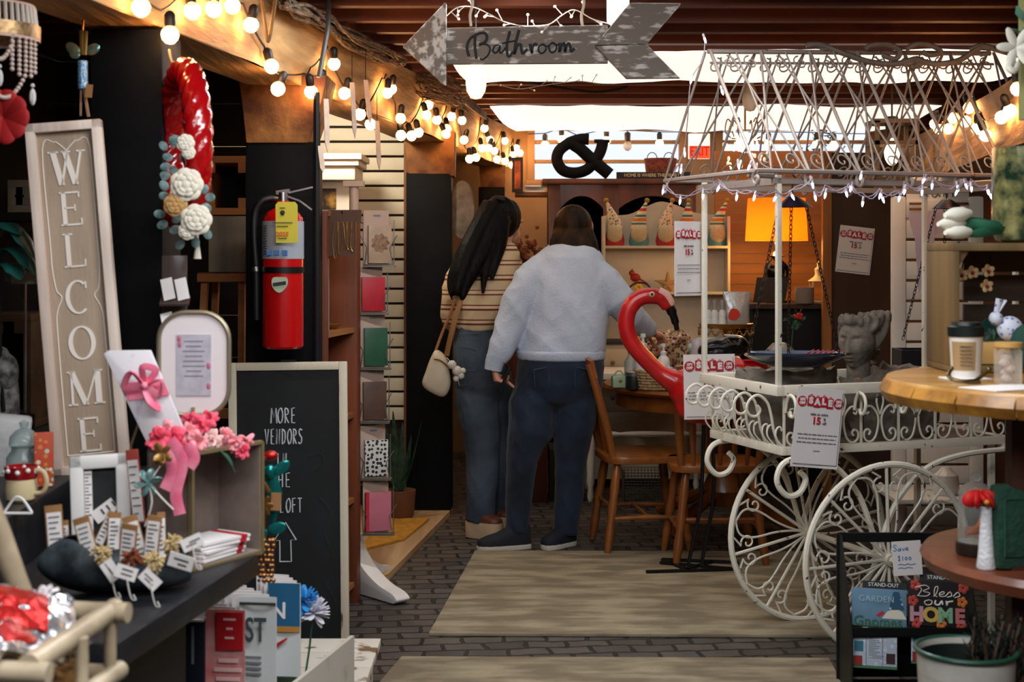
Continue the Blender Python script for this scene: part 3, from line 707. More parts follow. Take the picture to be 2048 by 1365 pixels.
for i, (a, b) in enumerate(pts):
    x, y = 1300+a/2.738, b/2.738
    fwd = 4.965+(.32*max(0, x-1500)/1000) if x > 1480 else 4.965+(1510-x)/175*.62
    p = P(x, y, fwd if y > 280 else 5.25); o = fb if i == 0 else copy_tree(fb, ch=fk)
    o.location = p; o.rotation_euler = (random.uniform(-.4, .4), random.uniform(-.5, .5), 0)
    if i < 27: ws.append(p+Vector((0, 0, .022)))
ws.sort(key=lambda v: v.x); q = []
for a, b in zip(ws, ws[1:]): q += swag(a, b, .012, 5)
m = M(); m.tube(q, .0022, 5); m.tube([v+Vector((0, .006, .012*math.sin(i*.9))) for i, v in enumerate(q)], .0022, 5)
m.tube(cr([P(1410, 80, 5.25), P(1405, 120, 5.27), P(1382, 162, 5.3), P(1375, 240, 5.4), P(1365, 310, 5.5), P(1328, 380, 5.58)], 6), .0022, 5)
tag(obj('fairy_light_string', m, mat('clear_wire', 'a99aa6', .45)), 'clear wire of the fairy light string along the lower canopy rail', 'cord')
# ================================================================ sale sheets
def poster(label, tl, tr, bl, Y, br=None, ya=0, lean=0, grp='red lettered sale sheets'):
    c = P((tr[0]+bl[0])/2, (tr[1]+bl[1])/2, Y)
    a, b, d = P(*tl, Y), P(*tr, Y), P(*bl, Y)
    W = (b-a).length/math.cos(ya); H = (d-a).length; roll = math.atan2((b-a).z, (b-a).x)
    t = thing('sale_sheet', label, 'poster', c, group=grp, rot=(lean, -roll, ya))
    m = M(); m.grid(lambda u, v: ((u-.5)*W, .012*W*math.sin(u*5)*(1-v), (v-.5)*H), 8, 8, .0008); m.T = Matrix(); obj('sheet', m, paper, t)
    y = -.012*W-.002
    def disc(x, z, r): 
        q = M(); q.prism([(x+r*math.cos(2*pi*k/18), z+r*math.sin(2*pi*k/18)) for k in range(18)], y, y+.001); return q
    z = .33*H
    for s in (-1, 1):
        obj('badge', disc(s*.385*W, z-.01*H, .10*W), red, t); txt('badge_text', '15%\nOFF', .068*W, paper, t, (s*.385*W, y-.001, z-.01*H), bold=.001)
    for k, ch in enumerate('SALE'):
        x = (-.205+k*.137)*W; dz = (.015, -.004, .01, -.012)[k]*W
        q = M(); q.prism([(x-.070*W, z-.11*W+dz), (x+.070*W, z-.11*W+dz), (x+.066*W, z+.085*W+dz), (x-.066*W, z+.085*W+dz)], y, y+.001)
        q.tube([(x+.03*W*math.cos(g), y, z+.075*W+dz+.04*W*math.sin(g)) for g in [pi*i/8 for i in range(9)]], .006*W, 4); obj('bag_print', q, red, t)
        txt('letter', ch, .165*W, paper, t, (x, y-.001, z-.008*W+dz), bold=.0015*W*8)
    txt('line', 'take an extra', .07*W, ink, t, (0, y, .17*H))
    txt('number', '15', .19*W, red, t, (-.05*W, y, .085*H), bold=.001); txt('percent', '%\noff', .075*W, ink, t, (.12*W, y, .085*H))
    q = M()
    for i, (hw) in enumerate((.42, .40, .43)):
        x = -hw*W
        while x < hw*W:
            l = random.uniform(.04, .11)*W; e = min(x+l, hw*W); q.bb((x, y, (-.085-.05*i)*H-.008*W), (e, y+.001, (-.085-.05*i)*H+.008*W)); x = e+.018*W
    q.bb((-.06*W, y, -.29*H), (.08*W, y+.001, -.283*H)); obj('small_print', q, greyink, t)
    q = M(); q.bb((-.46*W, y, -.462*H), (.46*W, y+.001, -.455*H)); q.bb((.462*W, y, -.46*H), (.467*W, y+.001, .46*H)); obj('border_line', q, ink, t)
    return t
poster('tilted white sale sheet with red lettering hung on the front of the white cart', (1597, 772), (1697, 783), (1573, 930), 4.97, ya=.30)
poster('white sale sheet with red lettering hung at the rear left canopy post', (1344, 443), (1404, 443), (1348, 592), 5.56, ya=.75)
poster('white sale sheet with red lettering hung on the flamingo behind the cart end', (1367, 710), (1470, 708), (1368, 840), 6.125)
poster('white sale sheet with red lettering taped to the dark brown partition', (1682, 450), (1751, 458), (1669, 543), 8.312)
t = thing('paper_sheet', 'pale lilac sheet of paper hanging in front of the white slatted rack', 'paper', P(1845, 495, 6.5))
m = M(); m.prism(pp([(1815,428),(1872,420),(1868,500),(1838,590),(1830,480)], 6.5, t.location), 0, .002); m.k = 0; obj('sheet', m, mat('lilac_paper', 'c9b9c9', .7), t)
m = M(); m.prism(pp([(1870,418),(1886,416),(1886,465),(1866,470)], 6.52, t.location), .01, .012); obj('sheet', m, mat('lilac_paper', 'c9b9c9', .7), t)
# ================================================================ things in the cart tray
stone = mat('rough_grey_stone', '524b42', .9, c2='80776b', sc_=14, bump=.55, bsc=45, det=8)
def planter(name, label, u, v, rx, ry, h, seed, tilt=0):
    m = M(); N = 40; rs = []
    vs = []; fs = []
    prof = [(.72, 0), (.88, .25), (.96, .6), (1.02, .88), (1.0, 1.0), (.86, .97), (.80, .6), (.6, .4)]
    for j, (s, z) in enumerate(prof):
        for k in range(N):
            t = 2*pi*k/N; nn = noise.noise(Vector((3*math.cos(t)+seed, 3*math.sin(t), z*3)))
            s2 = s*(1+.10*nn); zz = z*h*(1+(.13*nn if z > .55 else 0))
            vs.append((rx*s2*math.cos(t), ry*s2*math.sin(t), zz))
    for j in range(len(prof)-1):
        for k in range(N): fs.append((j*N+k, j*N+(k+1) % N, (j+1)*N+(k+1) % N, (j+1)*N+k))
    fs.append(tuple(range(N-1, -1, -1))); fs.append(tuple((len(prof)-1)*N+k for k in range(N)))
    m.add(vs, fs); p = CW(u, v, .735)
    return tag(obj(name, m, stone, loc=p, rot=(0, 0, A+tilt)), label, 'planter')
planter('stone_trough', 'long rough grey stone trough at the left end of the cart tray', .22, .32, .20, .11, .25, 1.0)
planter('stone_trough', 'rough grey stone trough in the cart tray below the stone head', .58, .17, .22, .09, .225, 4.0)
planter('stone_pot', 'squat grey stone pot behind the yellow round table, right of the stone head', .74, .40, .10, .09, .24, 9.0)
# stone head
hp = thing('head_planter', 'grey stone planter shaped as a woman\'s head with hair swept up and back', 'planter', CW(.48, .25, .735), -.61)
m = M(); HZ = .345
m.rings([((0, .01, 0), .085, .085), ((0, .01, .10), .062, .062), ((0, .015, .19), .043, .048), ((0, .012, .30), .044, .05)], 20)
def gs_(x, z, cx, cz, sx, sz): return math.exp(-((x-cx)/sx)**2-((z-cz)/sz)**2)
def hd(u, v):
    a = 2*pi*u; b = -pi/2+pi*v; z = .105*math.sin(b); r_ = math.cos(b)
    nar = 1-.34*max(0, (-.02-z)/.085); x = .066*r_*math.cos(a)*nar; y = .086*r_*math.sin(a)*(1-.12*max(0, (-.03-z)/.075))
    if y < 0:
        ax = abs(x); d = 0
        if -.034 < z < .03: d += (.006+.018*(.03-z)/.064)*math.exp(-(x/(.007+.006*(.03-z)/.064))**2)
        d += .008*gs_(ax, z, .010, -.028, .006, .006)
        d += -.014*gs_(ax, z, .027, .017, .013, .010)+.007*gs_(ax, z, .028, .011, .012, .006)-.004*gs_(ax, z, .028, .004, .013, .0025)+.005*gs_(ax, z, .028, .034, .020, .006)
        d += .009*gs_(x, z, 0, -.050, .016, .005)+.008*gs_(x, z, 0, -.062, .013, .005)-.006*gs_(x, z, 0, -.056, .018, .0022)+.007*gs_(x, z, 0, -.088, .016, .012)+.004*gs_(ax, z, .036, -.018, .018, .018)-.003*gs_(x, z, 0, -.072, .02, .005)
        y -= d
    return (x, y, HZ+z)
m.grid(hd, 110, 110)
Wd_ = Vector((.61, .79, 0))
for k in range(70):
    t = -.28+3.70*(k+.5)/70+random.uniform(-.03, .03) if k < 46 else random.uniform(.2, 2.9)
    low = k >= 46; fz = (random.uniform(.045, .085) if not low else random.uniform(-.03, .05)); r_ = math.sqrt(max(.05, 1-(fz/.105)**2))
    dx, dy = math.cos(t-.0), math.sin(t)
    if k < 46 and k % 3 == 0: t = pi+pi*(k/46); dx, dy = math.cos(t), math.sin(t); fz = .072+.012*random.random(); r_ = math.sqrt(1-(fz/.105)**2)
    p0 = Vector((.066*r_*dx, .086*r_*dy, HZ+fz)); s_ = max(0, dx*Wd_.x+dy*Wd_.y)
    p2 = Vector((p0.x*1.10, p0.y*1.10, HZ+.098+random.uniform(-.006, .012)))+Wd_*(.055*s_**1.2)+Vector((0, 0, .012*s_))
    p1 = (p0+p2)/2+Vector((p0.x, p0.y, 0))*.14+Vector((0, 0, -.006))
    m.tube(cr([p0, p1, p2], 6), [.008, .010, .012, .010, .013, .011, .013, .012, .014, .012, .013, .011, .010], 7)
m.rings([((.006, .012, HZ+.04), .062, .075), ((.010, .016, HZ+.092), .066, .078), ((.010, .016, HZ+.094), .02, .03)], 24)
hm = remeshed('head', m, stone, .0036, 1); o = bpy.data.objects.new('head', hm); COL.objects.link(o); o.parent = hp
# hanging chains and dishes
chainm = mat('dark_chain', '2a2420', .5, .7)
def chain(m, a, b, link=.016):
    a = Vector(a); b = Vector(b); n = int((b-a).length/link); d = (b-a).normalized(); s1 = d.orthogonal().normalized(); s2 = d.cross(s1)
    for i in range(n):
        c = a+(b-a)*(i+.5)/n; s = s1 if i % 2 else s2
        m.tube([c+d*link*.72*math.cos(t)+s*link*.36*math.sin(t) for t in [2*pi*k/8 for k in range(8)]], .0017, 4, True)
def hanging(name, label, top, rimpts, Y, dish):
    c = P(*top, Y); r = thing(name, label, 'hanging dish', c)
    m = M()
    N = 18; prof = [(0.005, .03), (.02, .026), (.045, .004), (.062, -.012), (.052, -.012), (.02, .008)]
    vs = [(R_*(1+.22*math.cos(3*2*pi*k/N)*(1 if R_ > .04 else 0))*math.cos(2*pi*k/N), R_*math.sin(2*pi*k/N), z) for R_, z in prof for k in range(N)]
    fs = [(j*N+k, j*N+(k+1) % N, (j+1)*N+(k+1) % N, (j+1)*N+k) for j in range(len(prof)-1) for k in range(N)]+[tuple(range(N)), tuple((len(prof)-1)*N+k for k in range(N))]
    m.add(vs, fs); obj('leaf_hanger', m, mat('dark_bronze', '2c2433', .4, .8), r)
    m = M(); m.tube(cr([(0, 0, .03), (.0, 0, .07), (.012, 0, .09), (.0, 0, .105)], 5), .003, 5); obj('hook', m, chainm, r)
    for q in rimpts:
        m = M(); chain(m, (.05 if q[0] > 0 else -.05 if q[0] < 0 else 0, q[1]*.3, -.01), q); obj('chain', m, chainm, r)
    dish(r); return r
blue = mat('dark_blue_glaze', '141c2c', .18, coat=.8)
def dish1(r):
    # long boat shaped bowl, dark outside and pale streaked inside
    o = r.location; c = P(1590, 714, 5.22)-o; m = M(); Lh, Wh = .185, .10
    def f(u, v, k=1.0):
        t = 2*pi*u; return (c.x+Lh*math.cos(t)*(.25+.75*v)*k, c.y+Wh*math.sin(t)*(.25+.75*v)*k, c.z+(v*v*.045-.038))
    m.grid(lambda u, v: f(u, v), 36, 6, .006); d = obj('bowl', m, blue, r)
    m = M(); m.grid(lambda u, v: (c.x+Lh*.96*math.cos(2*pi*u)*(.25+.72*v), c.y+Wh*.95*math.sin(2*pi*u)*(.25+.72*v), c.z+(v*v*.045-.028)), 36, 6); obj('bowl_lining', m, mat('silver_glaze', '8c98ac', .15, .6, coat=.5), r)
    m = M()
    for k in range(7): m.bar((c.x+.05+k*.018, c.y+.06-.008*k, c.z+.006), (c.x+.09+k*.016, c.y+.1-.01*k, c.z+.02), .005, .002)
    obj('red_stripes', m, red, r)
hanging('hanging_dish', 'boat shaped dark blue dish hung on chains from a bronze leaf inside the cart canopy', (1585, 408), [(-.16, 0, -.55), (0, .08, -.55), (.17, 0, -.55)], 5.22, dish1)
def dish2(r):
    o = r.location; c = P(1836, 722, 6.1)-o; m = M(); m.bb((c.x-.09, c.y-.08, c.z-.05), (c.x+.09, c.y+.08, c.z-.04)); 
    for a, b in (((-.09, -.08), (.09, -.07)), ((-.09, .07), (.09, .08)), ((-.09, -.07), (-.08, .07)), ((.08, -.07), (.09, .07))): m.bb((c.x+a[0], c.y+a[1], c.z-.05), (c.x+b[0], c.y+b[1], c.z+.05))
    obj('tray_box', m, mat('navy_tray', '10131d', .3), r)
hanging('hanging_tray', 'dark square tray hung on chains beside the white slatted rack', (1893, 412), [(-.20, -.06, -.56), (.02, -.06, -.56), (.0, .06, -.56)], 6.1, dish2)
t = thing('stone_urn', 'small grey stone urn behind the head planter in the cart tray', 'urn', CW(.66, .46, .735)); m = M(); m.lathe([(.03, 0), (.032, .02), (.014, .05), (.014, .16), (.03, .22), (.042, .25), (.034, .265), (.05, .29), (.052, .305), (.04, .305), (.001, .27)], n=24); obj('urn_body', m, stone, t)
t = thing('butterfly_ornament', 'small orange butterfly ornament on the trough rim below the stone head', 'ornament', CW(.42, .12, .735)); m = M(); m.tube([(0, 0, 0), (0, 0, .19)], .003, 5); obj('stake', m, chainm, t); m = M()
for sx in (-1, 1): m.ball((sx*.02, 0, .21), (.022, .004, .018), 8, 6); m.ball((sx*.014, -.002, .19), (.014, .004, .012), 8, 6)
obj('wings', m, mat('amber_wing', 'c2681c', .4, c2='5a2410', sc_=60), t)
# ================================================================ people
skin = mat('skin', 'c08a70', .5, var=.05, sc_=12)
def limb(m, pts, n=16):
    # pts: (x px, y px, depth, radius px)
    m.tube([P(a, b, c) for a, b, c, r in pts], [px(r, c) for a, b, c, r in pts], n)
def torso(m, rows, n=36):
    m.rings([((P((xl+xr)/2, y, Y).x, Y, P(0, y, Y).z), px((xr-xl)/2, Y), d) for y, xl, xr, Y, d in rows], n)
def mobj(name, me, parent):
    o = bpy.data.objects.new(name, me); COL.objects.link(o); o.parent = parent
    if parent: o.matrix_parent_inverse = Matrix.Translation(-parent.location)
    return o
def cloth(name, base, vr=.12, bump=.5, bsc=70, **k): return mat(name, base, .9, var=vr, sc_=5, bump=bump, bsc=bsc, spec=.2, **k)
def hand(m, w, d, side, L=.085, curl=1.0, mir=1):
    # palm and five bent fingers: w wrist, d palm direction, side toward the thumb, up = back of the hand
    w = Vector(w); d = Vector(d).normalized(); side = Vector(side); side = (side-d*side.dot(d)).normalized(); up = side.cross(d)*mir; up.normalize()
    m.tube([w-d*.02, w+d*.02, w+d*.06, w+d*L], [.026, .03, .036, .03], 12, flat=.55, up=up)
    for i, (o, l) in enumerate(((.028, .068), (.010, .078), (-.009, .072), (-.027, .056))):
        b = w+d*(L-.008)+side*o; q = [b]; dd = d.copy(); ax = side
        for k in range(3):
            dd = Matrix.Rotation(-.62*curl*mir, 3, ax) @ dd; q.append(q[-1]+dd*l*(.42, .33, .25)[k])
        m.tube(q, [.0095, .009, .0085, .007], 8)
    t0 = w+d*.03+side*.028; m.tube([t0, t0+(d*.5+side*.7-up*.35)*.035, t0+(d*.95+side*.45-up*.7)*.058, t0+(d*1.2+side*.1-up*.9)*.075], [.013, .011, .010, .008], 8)
# ---- person in the pale blue sweatshirt
Yr = 7.0
pr_ = thing('person', 'person in pale blue sweatshirt and dark jeans, back turned, reaching to the table', 'person', (P(1090, 0, Yr).x, Yr, 0))
m = M()
torso(m, [(486, 1124, 1170, 7.10, .055), (505, 1085, 1190, 7.10, .085), (550, 1065, 1205, 7.09, .11), (640, 1060, 1200, 7.03, .12), (720, 1052, 1192, 6.99, .13), (780, 1055, 1180, 6.98, .10)])
m.tube([P(1147, 500, 7.10), P(1150, 470, 7.15)], [.055, .052], 14)
m.ball(P(1152, 456, 7.20), (.07, .085, .092)); m.ball(P(1154, 472, 7.25), (.055, .05, .06))
hc = P(1152, 450, 7.20)
m.ball(hc+Vector((.012, .10, -.02)), (.014, .022, .022)); m.ball(hc+Vector((.01, .088, -.062)), (.024, .012, .012)); m.ball(hc+Vector((.01, .083, -.095)), (.022, .018, .016))
for s in (-1, 1): m.ball(hc+Vector((s*.075, .0, -.012)), (.012, .022, .034)); m.ball(hc+Vector((s*.033+.008, .075, .012)), (.022, .015, .012))
limb(m, [(1080, 528, 7.06, 20), (1040, 610, 6.98, 17), (1006, 690, 6.92, 14), (990, 735, 6.90, 12)])
limb(m, [(1186, 545, 7.06, 20), (1236, 596, 7.03, 17), (1275, 645, 7.14, 13), (1298, 664, 7.24, 11)])
limb(m, [(1072, 780, 6.98, 30), (1058, 870, 6.95, 24), (1043, 930, 6.95, 17), (1036, 1050, 6.97, 12), (1034, 1085, 6.96, 12)])
limb(m, [(1150, 780, 6.99, 30), (1145, 870, 6.98, 24), (1141, 930, 7.0, 17), (1134, 1050, 7.02, 12), (1130, 1080, 7.02, 12)])
hand(m, P(988, 736, 6.9), (.28, .0, -1), (0, 1, 0), L=.066, curl=1.5)
hand(m, P(1299, 664, 7.25), (.7, .6, -.25), (-.5, .7, .1), L=.075, curl=.7, mir=-1)
mobj('body', remeshed('body', m, skin, .0062, 2), pr_)
sw = cloth('pale_blue_fleece', 'acb7c8', .05, .35, 90)
m = M()
torso(m, [(484, 1122, 1172, 7.115, .058), (490, 1104, 1184, 7.115, .072), (499, 1084, 1196, 7.11, .10), (515, 1064, 1207, 7.10, .13), (545, 1050, 1216, 7.09, .155), (600, 1047, 1219, 7.05, .17), (650, 1041, 1216, 7.02, .172), (690, 1035, 1211, 7.0, .172), (700, 1033, 1209, 6.995, .172), (712, 1036, 1208, 6.99, .166)])
limb(m, [(1084, 534, 7.07, 30), (1056, 566, 7.02, 34), (1036, 610, 6.98, 35), (1017, 665, 6.94, 30), (1000, 705, 6.91, 24), (992, 722, 6.90, 20)])
limb(m, [(1180, 540, 7.08, 32), (1210, 566, 7.05, 34), (1236, 598, 7.03, 32), (1262, 632, 7.10, 26), (1290, 655, 7.2, 20), (1298, 661, 7.235, 17)])
sleeve = remeshed('sweatshirt', m, sw, .008, 5, (.012, 7, 5, 5)); shirt = mobj('sweatshirt', sleeve, pr_)
m = M(); torso(m, [(699, 1034, 1210, 6.995, .176), (704, 1032, 1211, 6.99, .178), (716, 1034, 1211, 6.99, .176), (720, 1038, 1210, 6.99, .168)]); me = remeshed('waistband', m, sw, .008, 2); mobj('waistband', me, pr_)
m = M(); m.tube([P(993, 716, 6.9), P(989, 726, 6.9), P(986, 741, 6.9)], [px(21, 6.9), px(19, 6.9), px(17.5, 6.9)], 18); mobj('cuff', mesh('cuff', m, sw), pr_)
jn = mat('indigo_denim', '0a1421', .85, c2='13253b', sc_=6, bump=.25, bsc=160, sheen=.1)
m = M()
torso(m, [(694, 1040, 1206, 6.995, .155), (730, 1034, 1208, 6.985, .165), (765, 1032, 1206, 6.985, .16), (800, 1040, 1196, 6.985, .125), (812, 1075, 1165, 6.985, .07)])
limb(m, [(1078, 770, 6.985, 44), (1066, 810, 6.97, 48), (1060, 865, 6.95, 45), (1044, 920, 6.95, 31), (1037, 1000, 6.97, 25), (1034, 1064, 6.97, 22.5)])
limb(m, [(1158, 770, 6.99, 45), (1152, 810, 6.98, 46), (1145, 865, 6.98, 40), (1142, 920, 7.0, 31), (1138, 1000, 7.02, 27.5), (1131, 1068, 7.02, 24)])
mobj('jeans', remeshed('jeans', m, jn, .008, 3, (.008, 9, 6, 5)), pr_)
m = M()
for a, b in (((1068, 740), (1098, 735)), ((1068, 740), (1070, 775)), ((1098, 735), (1098, 775)), ((1150, 735), (1182, 740)), ((1150, 735), (1150, 775)), ((1182, 740), (1180, 775))): m.tube([P(*a, 6.828), P((a[0]+b[0])/2, (a[1]+b[1])/2, 6.824), P(*b, 6.83)], .0022, 4)
mobj('pocket_stitching', mesh('pocket_stitching', m, mat('stitch', '2b3e5c', .8)), pr_)
def shoe(name, heel, toe, h, up, so, parent, sole_h=.026, wid=.046):
    heel = Vector(heel); toe = Vector(toe); d = (toe-heel); L = d.length; d.normalize(); s = Vector((-d.y, d.x, 0))
    out = [(0, .55), (.06, .8), (.2, .92), (.45, .92), (.68, 1.08), (.85, .95), (.96, .6), (1.0, .2)]
    poly = [heel+d*L*a+s*wid*b for a, b in out]+[heel+d*L*a-s*wid*b for a, b in reversed(out)]
    m = M(); m.slab([(p.x, p.y) for p in poly], .002, sole_h)
    u = M(); hh = [(.02, .098), (.12, .115), (.28, .108), (.45, .085), (.62, .062), (.8, .05), (.93, .038), (.985, .028)]; vs = []; fs = []; N = 14
    for a, z in hh:
        import bisect
        b = .55
        for i in range(len(out)-1):
            if out[i][0] <= a <= out[i+1][0]: b = out[i][1]+(out[i+1][1]-out[i][1])*(a-out[i][0])/(out[i+1][0]-out[i][0])
        for k in range(N):
            t = pi*k/(N-1); c = heel+d*L*a+s*(wid*b*.97*math.cos(t))
            vs.append((c.x, c.y, sole_h-.004+(z*h/.1)*abs(math.sin(t))**.6))
    for j in range(len(hh)-1):
        for k in range(N-1): fs.append((j*N+k, j*N+k+1, (j+1)*N+k+1, (j+1)*N+k))
    fs.append(tuple(range(N))); fs.append(tuple((len(hh)-1)*N+k for k in range(N)))
    for j in range(len(hh)-1): fs.append((j*N, (j+1)*N, (j+1)*N+N-1, j*N+N-1))
    u.add(vs, fs); top = mobj(name, mesh(name, u, up, ang=60), parent)
    q = mobj('sole', mesh('sole', m, so, .004), top)
    return top
navy = mat('navy_canvas', '10141d', .8, bump=.2, bsc=90); offw = mat('offwhite_sole', 'b9b2a2', .7)
shoe('sneaker', P(1060, 1099, 6.98)*1+Vector((0, 0, -.0)), P(954, 1104, 6.90), .1, navy, offw, pr_)
shoe('sneaker', P(1146, 1094, 7.06), P(1086, 1098, 6.92), .1, navy, offw, pr_)
hairb = mat('brown_hair', '150d09', .5, c2='33200f', sc_=26, stretch=(1, 1, .06), bump=.6, bsc=60, spec=.12)
m = M(); m.ball(P(1146, 452, 7.17), (px(39, 7.17), .108, px(43, 7.17)), 20, 14)
hr = [(440, 1110, 1182, .10), (455, 1106, 1185, .106), (468, 1104, 1188, .104), (480, 1101, 1191, .10), (492, 1101, 1193, .09), (502, 1108, 1194, .07), (507, 1122, 1192, .05)]
m.rings([((P((a+b)/2, y, 7.17).x, 7.175-.0015*max(0, y-455), P(0, y, 7.17).z), px((b-a)/2, 7.17), d) for y, a, b, d in hr], 30)
for x0, y0, x1, y1, r in ((1178, 462, 1197, 512, 9), (1170, 462, 1184, 514, 10), (1113, 465, 1101, 498, 8), (1120, 462, 1112, 506, 11), (1140, 450, 1136, 510, 14), (1158, 450, 1162, 512, 12)):
    m.tube([P(x0, y0, 7.13), P((x0+x1)/2, (y0+y1)/2, 7.09), P(x1, y1, 7.075)], [px(r, 7), px(r, 7), px(r*.35, 7)], 8)
mobj('hair', remeshed('hair', m, hairb, .007, 1), pr_)
t = thing('phone', 'black phone held in the hand of the person in the pale blue sweatshirt', 'phone', P(1008, 758, 6.89), rot=(.15, .35, .2))
m = M(); m.box((0, 0, 0), (.012, .072, .13)); obj('case', m, mat('phone_case', '101012', .3), t, .004); m = M(); m.box((-.0075, 0, 0), (.002, .064, .12)); obj('screen', m, mat('phone_screen', '07080a', .08), t)
# ---- person with long black hair
Yl = 7.25
pl_ = thing('person', 'person with long black hair, striped shirt and blue jeans, back turned', 'person', (P(965, 0, Yl).x, Yl, 0))
m = M()
torso(m, [(485, 978, 1022, 7.27, .05), (502, 950, 1030, 7.27, .075), (540, 925, 1028, 7.26, .10), (600, 925, 1015, 7.26, .10), (655, 920, 992, 7.25, .10), (720, 915, 1000, 7.25, .12), (770, 925, 992, 7.25, .10)])
m.tube([P(1000, 500, 7.28), P(1008, 470, 7.30)], [.05, .048], 14)
hc = P(1010, 445, 7.33); m.ball(hc, (.076, .082, .094)); m.ball(hc+Vector((.03, .04, -.06)), (.05, .05, .055))
fd = Vector((.72, .69, 0)); fs_ = Vector((.69, -.72, 0))
m.ball(hc+fd*.096+Vector((0, 0, -.022)), (.017, .017, .02)); m.ball(hc+fd*.085+Vector((0, 0, -.062)), (.018, .016, .012)); m.ball(hc+fd*.078+Vector((0, 0, -.094)), (.022, .022, .018))
for s in (-1, 1): m.ball(hc+fs_*s*.03+fd*.075+Vector((0, 0, .008)), (.02, .02, .012)); m.ball(hc+fs_*s*.078-fd*.005, (.016, .016, .034))
limb(m, [(938, 532, 7.27, 18), (914, 590, 7.23, 15), (909, 630, 7.25, 13), (925, 640, 7.42, 11)])
limb(m, [(1018, 535, 7.29, 17), (1034, 600, 7.29, 15), (1030, 645, 7.42, 11)])
limb(m, [(952, 770, 7.25, 28), (962, 880, 7.24, 20), (962, 1030, 7.25, 12), (962, 1055, 7.25, 12)])
limb(m, [(988, 770, 7.3, 26), (1000, 890, 7.36, 19), (998, 1015, 7.42, 12), (998, 1035, 7.42, 12)])
hand(m, P(926, 641, 7.43), (.4, .9, -.1), (.3, -.2, 1), L=.07, curl=.6)
hand(m, P(1031, 646, 7.43), (.2, .9, -.2), (-.5, 0, 1), L=.07, curl=.6, mir=-1)
mobj('body', remeshed('body', m, skin, .0062, 2), pl_)
shirtm = bands('striped_knit', [(0, 'c7ab85')]+[v for i in range(7) for v in ((.13+.115*i, '6a2f28'), (.145+.115*i, 'd3b890'), (.165+.115*i, '7d4434'), (.176+.115*i, 'c7ab85'))], 2, .98, 1.62, .9)
m = M()
torso(m, [(487, 976, 1024, 7.275, .055), (494, 960, 1032, 7.275, .075), (508, 940, 1040, 7.275, .105), (530, 922, 1042, 7.27, .125), (575, 912, 1038, 7.26, .135), (615, 908, 1032, 7.25, .135), (640, 908, 1012, 7.25, .125), (652, 912, 1000, 7.25, .115), (660, 914, 994, 7.25, .11)])
limb(m, [(938, 526, 7.27, 27), (918, 560, 7.24, 30), (909, 600, 7.22, 27), (908, 632, 7.24, 26), (918, 645, 7.34, 22)])
limb(m, [(1018, 530, 7.3, 26), (1036, 570, 7.28, 28), (1036, 610, 7.28, 24), (1030, 640, 7.36, 20)])
mobj('striped_shirt', remeshed('striped_shirt', m, shirtm, .008, 3, (.010, 8, 6, 6)), pl_)
m = M(); m.tube([P(897, 655, 7.28), P(910, 640, 7.3), P(922, 650, 7.36)], [.05, .056, .05], 14)
mobj('rolled_cuff', remeshed('rolled_cuff', m, shirtm, .008, 2), pl_)
jm = mat('mid_blue_denim', '2a343f', .85, c2='434f5b', sc_=5, bump=.25, bsc=160)
m = M()
torso(m, [(650, 914, 988, 7.25, .105), (690, 908, 1000, 7.25, .125), (730, 906, 1008, 7.25, .135), (770, 910, 1010, 7.25, .13), (805, 925, 1000, 7.26, .09)])
limb(m, [(950, 745, 7.25, 40), (953, 800, 7.24, 42), (962, 860, 7.24, 38), (966, 930, 7.24, 33), (963, 1000, 7.25, 30), (960, 1044, 7.25, 29)])
limb(m, [(985, 745, 7.3, 36), (996, 820, 7.32, 36), (1000, 900, 7.36, 32), (998, 1018, 7.42, 27)])
mobj('jeans', remeshed('jeans', m, jm, .008, 3, (.007, 9, 6, 4)), pl_)
m = M(); m.bar(P(918, 668, 7.125), P(958, 666, 7.11), .002, .004); m.bar(P(918, 690, 7.12), P(955, 700, 7.105), .002, .004); m.tube([P(922, 700, 7.115), P(926, 740, 7.105), P(950, 742, 7.1), P(954, 702, 7.1)], .002, 4)
mobj('pocket_stitching', mesh('pocket_stitching', m, mat('stitch_b', '4a5b6c', .8)), pl_)
tanl = mat('brown_leather', '5a2f1c', .5); crm = mat('cream_platform', 'b59a7c', .6)
shoe('platform_shoe', P(936, 1074, 7.27), P(1003, 1077, 7.16), .075, tanl, crm, pl_, .085, .045)
shoe('platform_shoe', P(985, 1060, 7.45), P(1022, 1063, 7.33), .075, tanl, crm, pl_, .085, .045)
hairk = mat('black_hair', '040405', .5, c2='0d0b0a', sc_=24, stretch=(1, 1, .06), bump=.5, bsc=60, spec=.1)
m = M()
m.ball(P(1000, 437, 7.29), (px(39, 7.29), .108, px(46, 7.29))); m.ball(P(990, 455, 7.24), (.075, .075, .09)); m.ball(P(1020, 434, 7.31), (.058, .08, .088))
for q in ([(985, 410, 30), (962, 455, 32), (940, 500, 32), (922, 550, 26), (912, 590, 12)], [(990, 420, 28), (978, 465, 28), (958, 515, 28), (935, 560, 20), (924, 600, 6)], [(1000, 430, 28), (990, 480, 24), (975, 525, 16), (968, 560, 10), (966, 588, 4)], [(1005, 440, 24), (998, 490, 22), (990, 530, 12), (984, 560, 4)], [(970, 430, 20), (940, 475, 16), (915, 520, 14), (899, 565, 8), (904, 600, 3)]):
    m.tube(cr([P(a, b, 7.20-.04*i) for i, (a, b, r) in enumerate(q)], 4), [px(v, 7.2)*.72 for v in [q[i//4][2]+(q[min(i//4+1, len(q)-1)][2]-q[i//4][2])*(i % 4)/4 for i in range((len(q)-1)*4+1)]], 10)
mobj('hair', remeshed('hair', m, hairk, .007, 1), pl_)
m = M(); m.tube(cr([P(1008, 400, 7.22), P(990, 396, 7.2), P(976, 410, 7.18)], 4), .012, 6); mobj('hair_tie', mesh('hair_tie', m, mat('dark_tie', '191014', .7)), pl_)
